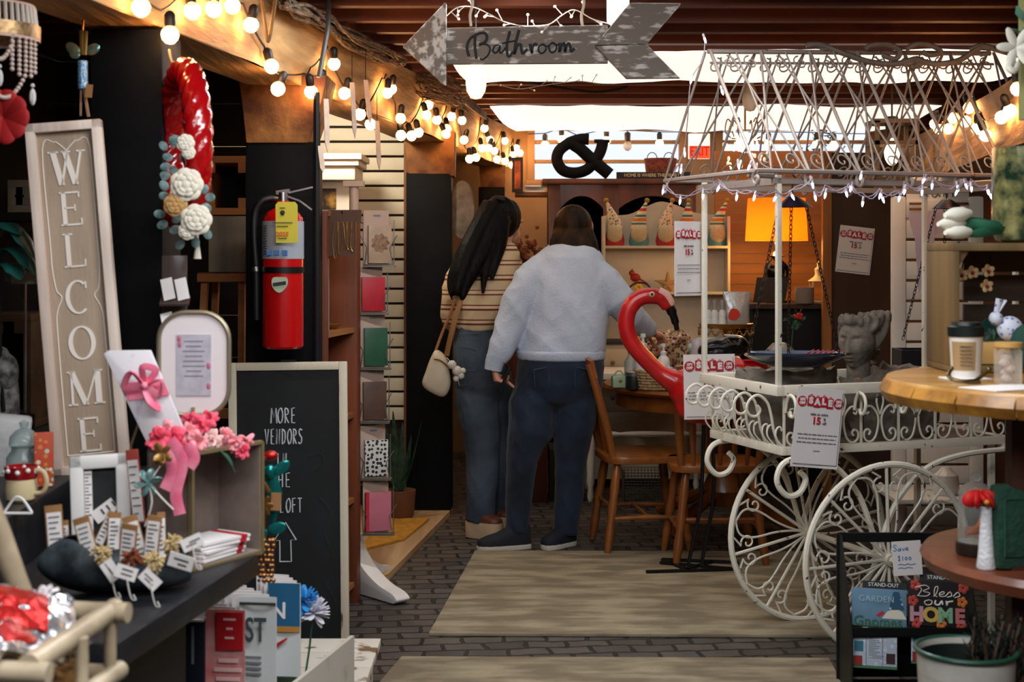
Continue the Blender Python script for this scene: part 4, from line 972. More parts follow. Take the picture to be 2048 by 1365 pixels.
# ---- shoulder bag
cream = mat('cream_leather', 'c2b49b', .55, var=.06, sc_=10, bump=.1)
Yb = 7.13
bg = thing('shoulder_bag', 'cream leather bag with tan strap hanging at the hip of the person in stripes', 'bag', P(878, 745, Yb))
poly = cr2(pp([(873,700),(893,716),(899,745),(901,772),(889,793),(866,787),(845,770),(852,742),(862,715)], Yb, bg.location), 4, True)
m = M()
N = len(poly); vs = []; fs = []; cx = sum(p[0] for p in poly)/N; cz = sum(p[1] for p in poly)/N
lay = [(-.045, .72), (-.035, .93), (-.015, 1.0), (.015, 1.0), (.035, .93), (.045, .72)]
for y, s in lay:
    for a, b in poly: vs.append((cx+(a-cx)*s, y, cz+(b-cz)*s))
for j in range(5):
    for k in range(N): fs.append((j*N+k, j*N+(k+1) % N, (j+1)*N+(k+1) % N, (j+1)*N+k))
fs.append(tuple(range(N))); fs.append(tuple(5*N+k for k in range(N))); m.add(vs, fs); obj('bag_body', m, cream, bg, ang=70)
m = M(); m.tube(cr([P(868,718,7.08)-bg.location, P(882,722,7.075)-bg.location, P(897,735,7.08)-bg.location], 4), .004, 5); obj('zip', m, gold, bg)
strap = mat('tan_strap', '9a6a3c', .55)
m = M()
c = cr([P(893,712,7.1), P(902,670,7.06), P(917,615,7.05), P(936,565,7.08), P(960,515,7.15), P(985,497,7.2)], 6)
m.tube([p-bg.location for p in c], .0125, 8, flat=.22, up=(0, 1, 0))
m.tube([p-bg.location for p in cr([P(871,703,7.12), P(885,665,7.12), P(900,630,7.1), P(910,600,7.08)], 6)], .007, 6); obj('strap', m, strap, bg)
m = M()
for a, b, r in ((904, 730, 9), (914, 742, 10), (922, 752, 7), (912, 758, 6), (926, 742, 6)): m.ball(P(a, b, 7.05)-bg.location, px(r, 7.05))
m.tube([P(894, 716, 7.08)-bg.location, P(904, 728, 7.05)-bg.location], .002, 4); obj('pompom_charm', m, mat('white_fluff', 'cfc6ba', .95, bump=.6, bsc=200), bg)
m = M(); m.bar(P(916, 758, 7.05)-bg.location, P(919, 772, 7.05)-bg.location, .012, .003); obj('charm_tag', m, steel, bg)
# ================================================================ round table, chairs, flamingo
oak = wood('honey_oak', '6a3813', '94571f', 0, 9, .42, .15, coat=.25)
oakz = wood('honey_oak_turned', '643411', '8f531e', 2, 9, .42, .15, coat=.25)
YT = 7.5
tb = thing('round_table', 'round honey oak pedestal table crowded with small goods, behind the flamingo', 'table', (1.10, YT, 0))
m = M(); m.lathe([(.55, .715), (.62, .722), (.635, .735), (.625, .75), (.001, .751)], n=48); obj('table_top', m, oak, tb)
m = M(); m.lathe([(.565, .64), (.565, .716), (.55, .716), (.55, .64)], n=48, caps=False); obj('apron', m, oak, tb)
m = M(); m.lathe([(.09, .12), (.12, .2), (.075, .3), (.06, .42), (.1, .52), (.07, .6), (.1, .715)], n=20); obj('pedestal', m, oakz, tb)
for k in range(4):
    a = pi/4+k*pi/2; m = M(); m.tube(cr([(.05*math.cos(a), .05*math.sin(a), .2), (.25*math.cos(a), .25*math.sin(a), .12), (.43*math.cos(a), .43*math.sin(a), .04)], 5), .032, 8); obj('foot', m, oakz, tb)
def windsor(label, loc, rz):
    t = thing('dining_chair', label, 'chair', loc, rz, 'oak spindle back chairs')
    m = M(); m.slab(cr2([(-.20, -.17), (-.21, .05), (-.17, .19), (0, .215), (.17, .19), (.21, .05), (.20, -.17), (0, -.20)], 5, True), .428, .462); obj('seat', m, oak, t, .008)
    for sx in (-1, 1):
        for sy in (-1, 1):
            a = Vector((sx*.15, sy*.14, .43)); b = Vector((sx*.205, sy*.20, 0)); q = [a.lerp(b, i/8) for i in range(9)]
            m = M(); m.tube(q, [.016, .021, .023, .019, .023, .017, .022, .019, .013], 10); obj('leg', m, oakz, t)
    m = M()
    for sx in (-1, 1): m.tube([(sx*.183, .17, .17), (sx*.183, 0, .175), (sx*.183, -.17, .17)], [.009, .013, .009], 8)
    m.tube([(-.183, 0, .175), (0, 0, .175), (.183, 0, .175)], [.009, .013, .009], 8); m.tube([(-.178, -.168, .215), (.178, -.168, .215)], .010, 8)
    obj('stretcher', m, oakz, t)
    for sx in (-1, 1):
        m = M(); m.tube(cr([(sx*.175, -.165, .455), (sx*.19, -.205, .62), (sx*.20, -.25, .78), (sx*.195, -.285, .90)], 5), [.018]*4+[.020]*4+[.019]*4+[.018]*4, 10); obj('back_post', m, oakz, t)
    for k in range(5):
        x = -.12+.06*k; m = M(); m.tube([(x, -.17, .455), (x*1.08, -.20, .62), (x*1.12, -.245, .86)], [.009, .016, .009], 8, flat=.5, up=(0, 1, 0)); obj('spindle', m, oakz, t)
    m = M(); m.grid(lambda u, v: ((u-.5)*.43, -.262-.03*math.sin(pi*u)-.02*v, .83+v*.085+.02*math.sin(pi*u)), 14, 3, .018); obj('crest_rail', m, oak, t)
    return t
windsor('oak spindle chair turned sideways at the left end of the round table', (.62, 7.02, 0), -pi/2+.12)
windsor('oak spindle chair with its back to the camera, behind the flamingo stand', (.935, 6.72, 0), .03)
# flamingo
fl = mat('flamingo_red', '9c0a10', .33, c2='c01a1c', sc_=8, coat=.3, bump=.12, bsc=20)
YF = 6.25
ft = thing('flamingo_ornament', 'large red metal flamingo ornament on black rods in front of the table', 'garden ornament', (P(1400, 0, YF).x, YF, 0))
FO = ft.location
def f_(x, y, d=0): return P(x, y, YF+d)-FO
m = M()
nk = cr([f_(1420, 775), f_(1378, 772), f_(1335, 757), f_(1296, 724), f_(1262, 683), f_(1252, 645), f_(1262, 612), f_(1285, 594), f_(1312, 592)], 6)
L = len(nk); m.tube(nk, [.085-.047*min(1, i/14) if i < 14 else .038-.002*(i/L) for i in range(L)], 16)
m.ball(f_(1396, 780), (.13, .10, .105)); m.tube(cr([f_(1405, 770), f_(1450, 762), f_(1490, 752), f_(1525, 738)], 5), [.075+.02*math.sin(i/15*pi) if i < 11 else .075-.012*(i-10) for i in range(16)], 14)
m.ball(f_(1392, 806), (.095, .085, .09)); m.tube([f_(1405, 790), f_(1414, 850)], [.06, .022], 10)
m.ball(f_(1306, 592), (.046, .036, .034)); m.tube(cr([f_(1310, 592), f_(1326, 600), f_(1337, 618)], 4), [.033]*4+[.029]*4+[.02], 12)
me = remeshed('body', m, fl, .008, 3); o = bpy.data.objects.new('body', me); COL.objects.link(o); o.parent = ft
m = M(); m.tube(cr([f_(1318, 582, -.012), f_(1334, 592, -.012), f_(1344, 612, -.01)], 4), [.017]*4+[.017]*4+[.012], 10); obj('pale_face', m, mat('pale_pink', 'd9a79a', .4), ft)
m = M(); m.tube(cr([f_(1338, 612), f_(1346, 630), f_(1352, 650), f_(1354, 662)], 4), [.022]*4+[.017]*4+[.011]*4+[.003], 12); obj('beak', m, mat('beak_black', '0d0a0a', .3), ft)
m = M(); m.ball(f_(1304, 589, -.036), (.012, .006, .012)); e = obj('eye', m, mat('eye_cream', 'c9b58a', .3), ft); m = M(); m.ball(f_(1304, 589, -.043), (.006, .003, .006)); obj('pupil', m, ink, e)
m = M(); m.grid(lambda u, v: f_(1440+u*95, 728+20*v+18*math.sin(u*2.5)*(v-.5), -.03+.10*v), 10, 5, .008); obj('wing', m, fl, ft)
rod = iron
m = M(); m.tube([f_(1408, 840), f_(1404, 960), f_(1400, 1020)], .0085, 7); m.tube([f_(1400, 1020), f_(1376, 1132)], .0085, 7); obj('leg_rod', m, rod, ft)
m = M(); m.tube([f_(1424, 840), f_(1428, 960), f_(1424, 1020)], .0085, 7); m.tube([f_(1424, 1020), f_(1402, 1132)], .0085, 7); obj('leg_rod', m, rod, ft)
zf = .022-0
def g_(x, Y): return Vector(((x-1024)/F*Y, Y, .022))-FO
m = M()
for a, b in (((1292, 6.36), (1482, 6.42)), ((1325, 6.62), (1478, 6.55)), ((1325, 6.62), (1380, 6.38)), ((1370, 6.40), (1425, 6.58)), ((1320, 6.55), (1465, 6.42))): m.bar(g_(*a), g_(*b), .016, .010)
obj('base_frame', m, rod, ft)
# ================================================================ goods on the round table (top at .751)
ZT = .752
def onT(x, Y): return Vector(((x-1024)/F*Y, Y, ZT))
t = thing('trinket_box', 'small pale green purse shaped box at the left edge of the round table', 'box', onT(1238, 7.15), .2)
m = M(); m.box((0, 0, .035), (.075, .045, .06)); obj('box_body', m, mat('mint_glaze', '9db894', .3, coat=.5), t, .012)
m = M(); m.tube(cr([(-.025, 0, .066), (-.01, 0, .085), (.01, 0, .085), (.025, 0, .066)], 5), .004, 6); obj('handle', m, mat('mint_glaze', '9db894', .3), t)
m = M(); m.ball((0, -.025, .04), (.008, .005, .008)); obj('clasp', m, gold, t)
t = thing('canister', 'squat dark tin between the mint box and the woven basket on the round table', 'tin', onT(1268, 7.12))
m = M(); m.lathe([(.04, .002), (.042, .01), (.042, .06), (.04, .07), (.001, .07)]); obj('tin_body', m, mat('dark_tin', '1c211f', .4), t); m = M(); m.lathe([(.043, .066), (.043, .085), (.03, .09), (.001, .09)]); obj('lid', m, mat('tin_lid', '8f8f8a', .3, .8), t)
t = thing('spray_bottle', 'clear plastic bottle behind the dark tin on the round table', 'bottle', onT(1262, 7.32))
m = M(); m.lathe([(.03, .002), (.034, .02), (.034, .12), (.018, .15), (.014, .17)]); obj('bottle_body', m, clear('bottle_plastic', 'dfe6e4', .65), t); m = M(); m.lathe([(.016, .165), (.018, .2), (.01, .215)]); obj('cap', m, mat('red_cap', '9c1c1c', .4), t)
wick = mat('wicker', '8f7350', .7, c2='c2a67c', sc_=60, bump=.8, bsc=110)
t = thing('woven_basket', 'low woven basket holding white pump bottles on the round table', 'basket', onT(1312, 7.12))
m = M()
for k in range(7):
    z = .008+.014*k; r_ = .082+.013*(k/6); m.tube([(r_*1.1*math.cos(2*pi*i/28), r_*math.sin(2*pi*i/28), z+.002*math.sin(i*3+k*pi)) for i in range(28)], .0075, 6, True)
obj('woven_side', m, wick, t); m = M(); m.lathe([(.085, .002), (.085, .008), (.001, .008)]); obj('basket_bottom', m, wick, t)
def pump(label, p, s=1.0):
    t = thing('pump_bottle', label, 'bottle', p, random.random()*2, 'white pump bottles in the woven basket'); t.scale = (s, s, s)
    m = M(); m.lathe([(.028, 0), (.032, .01), (.032, .1), (.026, .125), (.012, .14)]); obj('bottle_body', m, mat('white_plastic', 'd9d8d4', .35), t)
    m = M(); m.lathe([(.014, .137), (.016, .155), (.006, .16), (.006, .178), (.011, .18), (.011, .195), (.001, .196)], n=14); m.tube([(0, 0, .188), (.035, 0, .186), (.042, 0, .178)], .006, 6); obj('pump', m, mat('white_plastic2', 'e4e4e0', .3), t)
pump('taller white pump bottle at the left in the woven basket', onT(1286, 7.12)+Vector((0, 0, .03)), 1.25)
pump('shorter white pump bottle right of the taller one in the woven basket', onT(1327, 7.1)+Vector((0, 0, .03)), 1.0)
t = thing('washcloth', 'folded purple and white cloth hanging over the woven basket rim', 'cloth', onT(1330, 7.02)+Vector((0, 0, .085)))
m = M(); m.grid(lambda u, v: ((u-.5)*.11, (v-.5)*.06, .03*math.sin(u*3)+.012*math.sin(v*9+u*5)), 10, 6, .006); obj('folded_cloth', m, mat('purple_cloth', '3f3470', .8, c2='c9c9d8', sc_=18), t)
# floral scarves and pouch heap the person reaches into
fab = dots('floral_fabric', 'b79a74', ['7c2230', 'c9a880', '2f4a3c', 'd8c4a0', '8c5a34', '42203a'], 60, .5, .85)
t = thing('scarf_heap', 'heap of floral scarves on the far side of the round table by the reaching hand', 'scarf', onT(1322, 7.75))
m = M()
for k in range(9):
    m.tube(cr([(random.uniform(-.16, -.05), random.uniform(-.06, .08), .02+.05*random.random()), (random.uniform(-.08, .03), random.uniform(-.08, .08), .14+.10*random.random()), (random.uniform(.0, .12), random.uniform(-.08, .08), .10+.12*random.random()), (random.uniform(.08, .17), random.uniform(-.06, .06), .02)], 5), [.03+.02*math.sin(i/15*pi) for i in range(16)], 9, flat=.6)
m.ball((0, .02, .09), (.15, .09, .10)); me = remeshed('scarf_cloth', m, fab, .011, 1); o = bpy.data.objects.new('scarf_cloth', me); COL.objects.link(o); o.parent = t
t = thing('gift_bag', 'clear bag with pink filling standing beside the floral scarves', 'bag', onT(1398, 7.45))
m = M(); m.rings([((0, 0, .0), .055, .035), ((0, 0, .06), .06, .04), ((0, 0, .13), .05, .03), ((.01, 0, .19), .045, .012), ((.01, 0, .23), .055, .006)], 16); obj('clear_wrap', m, clear('cellophane', 'e4dbe4', .55, .15), t)
m = M(); m.ball((0, 0, .055), (.048, .03, .05)); obj('pink_filling', m, mat('pink_soft', 'd98b80', .8, bump=.5, bsc=90), t)
trm = mat('grey_rattan', '7c766e', .6, c2='aaa49a', sc_=80, bump=.6, bsc=120, stretch=(1, 1, 4))
for k in range(5):
    m = M(); r1 = .148
    m.lathe([(.10, 0), (r1, .004), (r1+.006, .016), (r1-.004, .016), (.10, .008)], n=36)
    tag(obj('round_tray', m, trm, loc=onT(1440, 7.42)+Vector((0, 0, .035+.0165*k))), 'grey rattan round tray, %s of the stack behind the cart end' % ('bottom one', 'second from the bottom', 'middle one', 'second from the top', 'topmost')[k], 'tray', 'stacked rattan trays')
m = M(); m.lathe([(.13, 0), (.14, .004), (.14, .033), (.001, .034)], n=30); tag(obj('serving_board', m, oak, loc=onT(1440, 7.42)), 'round wooden board under the stack of rattan trays', 'board')
t = thing('tote_bag', 'crumpled glossy black bag with silver edge lying on the stacked trays', 'bag', onT(1445, 7.42)+Vector((0, 0, .118)))
m = M(); m.ball((0, 0, .06), (.115, .09, .06)); m.ball((.05, 0, .085), (.08, .06, .045)); m.ball((-.06, -.01, .05), (.07, .07, .05))
for k in range(8): m.tube(cr([(random.uniform(-.1, 0), -.07, random.uniform(.02, .09)), (random.uniform(-.04, .05), -.085, random.uniform(.03, .1)), (random.uniform(0, .11), -.06, random.uniform(.04, .12))], 4), .011, 6)
me = remeshed('bag_body', m, mat('black_nylon', '0a0b10', .28, bump=.4, bsc=20), .008, 1); o = bpy.data.objects.new('bag_body', me); COL.objects.link(o); o.parent = t
m = M(); m.tube(cr([(.0, -.05, .135), (.09, -.05, .125), (.135, -.05, .07), (.13, -.06, .02)], 6), .010, 7, flat=.4); obj('silver_edge', m, steel, t)
t = thing('floral_roll', 'rolled pale floral cloth bundle on the far side of the trays', 'cloth', onT(1420, 7.72)+Vector((0, 0, 0)))
m = M(); m.tube([(-.12, 0, .17), (-.06, 0, .18), (.06, 0, .18), (.12, 0, .17)], [.03, .04, .04, .03], 12); m.box((0, 0, .07), (.22, .07, .14)); obj('roll', m, dots('pale_floral', 'b9cbbd', ['c76a6a', '6fa39a', 'e2dccb', '86b0b0'], 40, .35), t)
# white notice board, silver pack
t = thing('white_board', 'white board leaning over a red and wood tray at the right of the pump bottles', 'board', onT(1398, 7.0), rot=(-.9, 0, .1))
m = M(); m.box((0, 0, .06), (.19, .006, .12)); obj('panel', m, mat('matte_white', 'd8d6d2', .6), t, .002)
m = M(); m.lathe([(.10, 0), (.105, .012), (.10, .022), (.09, .014), (.001, .014)], n=32); tag(obj('wooden_plate', m, mat('red_wood_plate', '7c2a18', .4, c2='a8622c', sc_=6), loc=onT(1470, 7.0)), 'round red brown wooden plate at the front right of the round table', 'plate')
t = thing('backpack', 'small silver grey backpack behind the front post of the cart', 'bag', onT(1560, 7.35), -.1)
sil = mat('silver_quilt', '8a8f8d', .35, .45, bump=.3, bsc=40)
m = M(); m.rings([((0, 0, .0), .085, .05), ((0, 0, .03), .095, .06), ((0, 0, .12), .09, .055), ((0, 0, .18), .07, .045), ((0, 0, .215), .035, .025)], 24); obj('pack_body', m, sil, t)
m = M(); m.rings([((0, -.05, .02), .055, .02), ((0, -.05, .05), .06, .028), ((0, -.05, .10), .055, .022), ((0, -.045, .13), .04, .012)], 18); obj('front_pocket', m, dots('pocket_floral', '9fb0a8', ['b05a5a', 'd9d9d2', '6c8f8a'], 45, .35), t)
m = M(); m.tube(cr([(-.03, 0, .21), (-.02, 0, .255), (.02, 0, .255), (.03, 0, .21)], 5), .007, 6); m.tube(cr([(-.06, -.045, .18), (-.10, -.06, .12), (-.10, -.06, .02)], 5), .008, 6); obj('strap', m, iron, t)
for k, (x, lb) in enumerate(((1582, 'white ceramic cat figurine before the silver backpack'), (1600, 'white ceramic bird figurine right of the silver backpack'))):
    t = thing('ceramic_figurine', lb, 'figurine', onT(x, 7.08+.1*k), group='white ceramic figurines')
    m = M(); m.ball((0, 0, .025), (.024, .02, .026)); m.ball((-.006, -.008, .058), (.015, .014, .015)); m.ball((.028, 0, .035), (.014, .006, .006)); m.lathe([(.02, 0), (.022, .006), (.001, .007)]); obj('figure', m, mat('white_ceramic', 'd4d4d0', .15, coat=.6), t)
# tiered gold stand with bottles and a pouch
GS = onT(1452, 7.85)
t = thing('cake_stand', 'gold metal stand with hanging beads behind the goods on the round table', 'stand', GS)
m = M(); m.lathe([(.05, .0), (.055, .01), (.02, .02), (.016, .24), (.03, .262), (.14, .266), (.148, .29), (.14, .292), (.135, .275), (.001, .275)], n=30); obj('plate_and_stem', m, gold, t)
m = M()
for k in range(9):
    a = -pi*.05-pi*.9*k/8; b = a-pi*.9/8
    for i in range(9):
        u = i/8; aa = a+(b-a)*u; m.ball((.146*math.cos(aa), .146*math.sin(aa), .265-.035*math.sin(pi*u)), .006, 6, 4)
o = obj('bead_swag', m, gold, t); o['kind'] = 'stuff'
for k, (x, lb) in enumerate(((1413, 'leftmost white spray bottle on the gold stand'), (1426, 'white spray bottle in the middle on the gold stand'), (1441, 'white spray bottle beside the foil pouch on the gold stand'))):
    t = thing('spray_can', lb, 'bottle', GS+Vector((px(x-1452, 7.8), -.06, .277)), group='spray bottles on the gold stand')
    m = M(); m.lathe([(.018, 0), (.02, .006), (.02, .07), (.012, .085), (.009, .09)], n=16); obj('bottle_body', m, mat('pale_label', 'ced4d4', .35), t); m = M(); m.lathe([(.0205, .012), (.0205, .045)], n=16, caps=False); obj('label_band', m, dots('label_print', 'dfe3e3', ['b9683a', '8fb0b4'], 70, .3), t); m = M(); m.lathe([(.010, .088), (.011, .14), (.001, .141)], n=12); obj('cap', m, mat('grey_cap', '9a9da0', .3), t)
t = thing('foil_pouch', 'silver foil pouch printed with a red fruit on the gold stand', 'pouch', GS+Vector((px(20, 7.8), -.04, .277)))
m = M(); m.rings([((0, 0, 0), .07, .018), ((0, 0, .04), .066, .024), ((0, 0, .11), .066, .018), ((0, 0, .16), .075, .006), ((0, 0, .185), .078, .003)], 20); obj('foil', m, mat('foil', 'b9bcbc', .3, .55, bump=.4, bsc=30), t)
m = M(); m.prism(cr2([(-.05, .045), (-.045, .075), (-.03, .095), (0, .088), (.012, .06), (-.005, .038), (-.03, .034)], 4, True), -.03, -.023); obj('fruit_print', m, mat('tomato_print', 'c23222', .4), t)
txt('word', 'FRUIT', .016, ink, t, (.01, -.0205, .135)) if False else None
# ================================================================ dresser with white hutch and gnome ornaments
YH = 8.85
dr = thing('dresser', 'cream dresser with a knob drawer behind the person in blue', 'dresser', (P(1335, 0, YH).x, YH+.15, 0))
cw = mat('cream_paint', 'c9bca4', .55, var=.06, sc_=6)
zd = P(0, 683, 8.7).z
m = M(); m.bb((-.5, -.2, .05), (.42, .2, zd-.025)); obj('carcass', m, cw, dr, .004)
m = M(); m.bb((-.53, -.22, zd-.025), (.44, .22, zd)); obj('dresser_top', m, mat('dark_top', '2d2520', .5), dr, .004)
for k in range(3):
    m = M(); m.bb((-.46, -.214, zd-.22-.21*k), (-.08, -.198, zd-.05-.21*k)); d_ = obj('drawer', m, cw, dr, .004); m = M(); m.lathe([(.001, -.02), (.014, -.016), (.012, -.006), (.006, 0)], n=12); obj('knob', m, mat('pewter', '6d655c', .4, .6), d_, loc=(-.34, -.222, zd-.135-.21*k), rot=(-pi/2, 0, 0))
hu = thing('wall_shelf', 'white two tier shelf with a wavy top holding gnome ornaments', 'shelf', (P(1331, 0, YH).x, YH, zd))
def h_(x, y, Y=YH): p = P(x, y, Y)-hu.location; return (p.x, p.z)
m = M(); m.prism([h_(1205, 684)]+[h_(1206, 432)]+cr2([h_(1215, 430), h_(1260, 428), h_(1290, 415), h_(1325, 402), h_(1360, 410), h_(1395, 424), h_(1430, 428), h_(1457, 430)], 5)+[h_(1460, 684)], .13, .145); obj('back_board', m, cw, hu)
for x in (1208, 1457): m = M(); q = h_(x, 433); q2 = h_(x, 684); m.bb((q[0]-.008, -.02, q2[1]), (q[0]+.008, .13, q[1])); obj('side_board', m, cw, hu, .003)
for y in (492, 584): m = M(); q = h_(1210, y); q2 = h_(1455, y); m.bb((q[0], -.02, q[1]-.016), (q2[0], .13, q[1])); obj('shelf_board', m, cw, hu, .002)
zs = P(0, 492, YH).z; zs2 = P(0, 584, YH).z
hatd = dots('polka_hat', 'd8c9a4', ['c23b2a', 'd9873a', '3f8378', 'c23b2a'], 55, .38, .85)
for k, (x, s, lean, lb) in enumerate(((1230, 0, -.10, 'leftmost gnome ornament, dotted hat and red coat'), (1279, 1, .10, 'second gnome ornament from the left, striped hat and teal coat'), (1333, 0, .08, 'third gnome ornament from the left, dotted hat, half behind the sale sheet'), (1376, 1, .02, 'fourth gnome ornament from the left, striped hat, behind the sale sheet'), (1437, 1, .12, 'rightmost gnome ornament, striped hat leaning right'))):
    t = thing('gnome_ornament', lb, 'ornament', (P(x, 0, YH).x, YH+.05, zs+.001), group='gnome ornaments on the white shelf')
    m = M(); m.rings([((0, 0, 0), .055, .04), ((0, 0, .03), .062, .045), ((0, 0, .08), .052, .04), ((0, 0, .12), .03, .025)], 18); obj('coat', m, mat('red_felt', 'a82c2c', .9) if not s else mat('teal_felt', '4f7f80', .9), t)
    m = M(); m.ball((0, -.024, .072), (.05, .034, .062)); obj('beard', m, mat('beard_fluff', 'c9b48c', .95, bump=.8, bsc=120), t)
    m = M(); lean *= .6; m.rings([((0, 0, .105), .05, .042), ((0, 0, .15), .043, .036), ((lean*.3, 0, .20), .028, .025), ((lean*.6, 0, .245), .014, .014), ((lean*.85, 0, .275), .006, .006)], 18)
    obj('hat', m, hatd if not s else bands('striped_hat', [(0, 'd9c79a'), (.16, '2f6f6c'), (.22, 'd9c79a'), (.27, 'd9702c'), (.38, 'd9c79a'), (.42, '2f6f6c'), (.5, 'd9c79a'), (.62, 'b8322c'), (.72, 'd9c79a'), (.78, '2f6f6c'), (.84, 'd9c79a')], 2, .1, .28), t)
    m = M(); m.ball((lean*.85, 0, .278), .016, 8, 6); obj('pompom', m, mat('mustard_yarn', 'a9842c', .95, bump=.8, bsc=150), t)
t = thing('bird_ornament', 'red cardinal bird ornament on a branch with a yellow flower, lower white shelf', 'ornament', (P(1272, 0, YH).x, YH+.05, zs2+.001))
m = M(); m.ball((0, 0, .085), (.032, .022, .026)); m.ball((-.022, -.004, .112), (.018, .016, .018)); m.tube([(-.025, 0, .12), (-.016, 0, .14)], [.008, .002], 6); m.tube([(.02, 0, .08), (.075, 0, .05)], [.014, .006], 6, flat=.5); obj('bird', m, mat('cardinal_red', '9c2018', .6), t)
m = M(); m.tube(cr([(-.06, 0, .0), (0, 0, .05), (.07, 0, .045), (.10, 0, .0)], 5), .006, 6); obj('branch', m, mat('bark', '3c2a1c', .8), t)
m = M()
for k in range(6): a = k*pi/3; m.ball((.018+.016*math.cos(a), -.03, .024+.016*math.sin(a)), (.011, .005, .011), 8, 6)
obj('flower', m, mat('yellow_petal', 'd9a520', .6), t)
t = thing('starfish', 'pale dried starfish leaning on the lower white shelf', 'ornament', (P(1338, 0, YH).x, YH+.08, zs2+.045))
m = M()
for k in range(5):
    a = pi/2+k*2*pi/5; m.tube([(0, 0, 0), (.05*math.cos(a), 0, .05*math.sin(a)), (.085*math.cos(a), 0, .085*math.sin(a)*.9)], [.02, .012, .003], 7)
obj('arms', m, mat('starfish_tan', 'b08a5c', .85, bump=.6, bsc=90), t)
t = thing('figurine', 'tiny dark figurine at the left end of the lower white shelf', 'ornament', (P(1236, 0, YH).x, YH+.03, zs2+.001))
m = M(); m.lathe([(.014, 0), (.016, .01), (.01, .05)]); m.ball((0, 0, .062), .013, 8, 6); obj('figure', m, mat('dark_figure', '2a1c18', .5), t)
# ================================================================ brown display cabinet with things on top
YC = 9.35
cbw = wood('cherry_wood', '3f1c0d', '6a3416', 2, 8, .45, .1, coat=.2)
cb = thing('display_cabinet', 'tall cherry brown cabinet with arched glass doors behind the two people', 'cabinet', (P(1240, 0, YC).x, YC+.2, 0))
ca = P(1097, 0, YC).x-cb.location.x; cz = P(1392, 0, YC).x-cb.location.x; zt_ = P(0, 358, YC).z
m = M(); m.bb((ca, -.18, .05), (cz, .2, zt_-.03)); obj('carcass', m, mat('cabinet_dark', '1d110b', .5), cb)
m = M(); m.bb((ca-.04, -.24, zt_-.035), (cz+.04, .2, zt_)); obj('cornice', m, cbw, cb, .006)
xm = P(1222, 0, YC).x-cb.location.x
for a, b in ((ca, ca+.075), (xm-.05, xm+.05), (cz-.06, cz)): m = M(); m.bb((a, -.2, .05), (b, -.17, zt_-.03)); obj('stile', m, cbw, cb, .004)
for a, b in ((ca+.075, xm-.05), (xm+.05, cz-.06)):
    zc = P(0, 418, YC).z; zt2 = P(0, 360, YC).z; mid = (a+b)/2
    arch = [(a, zt2)]+[(a, zc)]+[(a+(b-a)*k/12, zc+.085*math.sin(pi*k/12)**.8) for k in range(13)]+[(b, zt2)]
    m = M(); m.prism(arch, -.195, -.172); obj('arched_rail', m, cbw, cb)
    m = M(); m.bb((a, -.18, .9), (b, -.176, zc+.08)); obj('glass', m, mat('dark_glass', '15110f', .06, coat=.3), cb)
m = M(); m.bb((ca, -.2, .05), (cz, -.17, .85)); obj('lower_panel', m, cbw, cb, .004)
t = thing('ampersand_sign', 'large black ampersand letter standing on top of the brown cabinet', 'sign', (P(1162, 0, 9.36).x, 9.36, zt_+.002))
def am(q): return [Vector((P(1040+x/4.655, 0, 9.36).x-t.location.x, 0, P(0, 250+y/4.655, 9.36).z-P(0, 349, 9.36).z+.012)) for x, y in q]
m = M()
m.tube(cr(am([(640,112),(560,112),(450,150),(365,220),(345,310),(400,400),(510,425),(620,395),(700,310),(750,220),(772,130)]), 5), .038, 10, flat=.6, up=(0, 1, 0))
m.tube(am([(470,140),(560,200),(700,330),(835,440)]), .042, 10, flat=.6, up=(0, 1, 0))
m.tube(am([(690,128),(835,128)]), .012, 8); obj('ampersand', m, black, t)
t = thing('wicker_planter', 'brown wicker basket with two wire loops on top of the brown cabinet', 'basket', (P(1321, 0, 9.5).x, 9.5, zt_+.001))
m = M(); m.rings([((0, 0, 0), .088, .06), ((0, 0, .06), .098, .066), ((0, 0, .14), .108, .07), ((0, 0, .142), .09, .06), ((0, 0, .03), .08, .05)], 20); obj('basket_body', m, mat('brown_wicker', '5a1f10', .6, c2='8a3a1c', sc_=40, bump=.8, bsc=90), t)
for x in (-.055, .055): m = M(); m.tube([(x+.033*math.cos(a), 0, .138+.042*math.sin(a)) for a in [pi*k/10 for k in range(11)]], .003, 5); obj('loop_handle', m, iron, t)
t = thing('word_sign', 'long dark sign reading HOME IS WHERE THE HEART IS on the brown cabinet', 'sign', (P(1308, 0, 9.33).x, 9.33, zt_+.001))
W2 = px(150, 9.33); m = M(); m.bb((-W2/2, 0, 0), (W2/2, .02, .042)); obj('board', m, mat('dark_sign', '1c1613', .6), t)
txt('lettering', 'HOME IS WHERE THE HEART IS', .030, mat('cream_letter', 'c2ad82', .6), t, (0, -.002, .021), sx=.92, bold=.0006)
t = thing('exit_sign', 'white and red EXIT sign on the post between the back windows', 'sign', P(1398, 293, 10.2))
m = M(); m.box((0, 0, 0), (px(42, 10.2), .05, px(50, 10.2))); obj('housing', m, mat('exit_white', 'e6ddd0', .4, em='fff1e0', es=.8), t, .004)
m = M(); m.box((0, -.028, -px(12, 10.2)), (px(41, 10.2), .006, px(25, 10.2))); obj('red_panel', m, mat('exit_red', 'd9401f', .4, em='ff4a20', es=.9), t)
txt('letters', 'EXIT', .092, mat('exit_letter', 'a80e06', .4, em='d01408', es=.5), t, (0, -.033, -px(11, 10.2)), sx=.72, bold=.002)
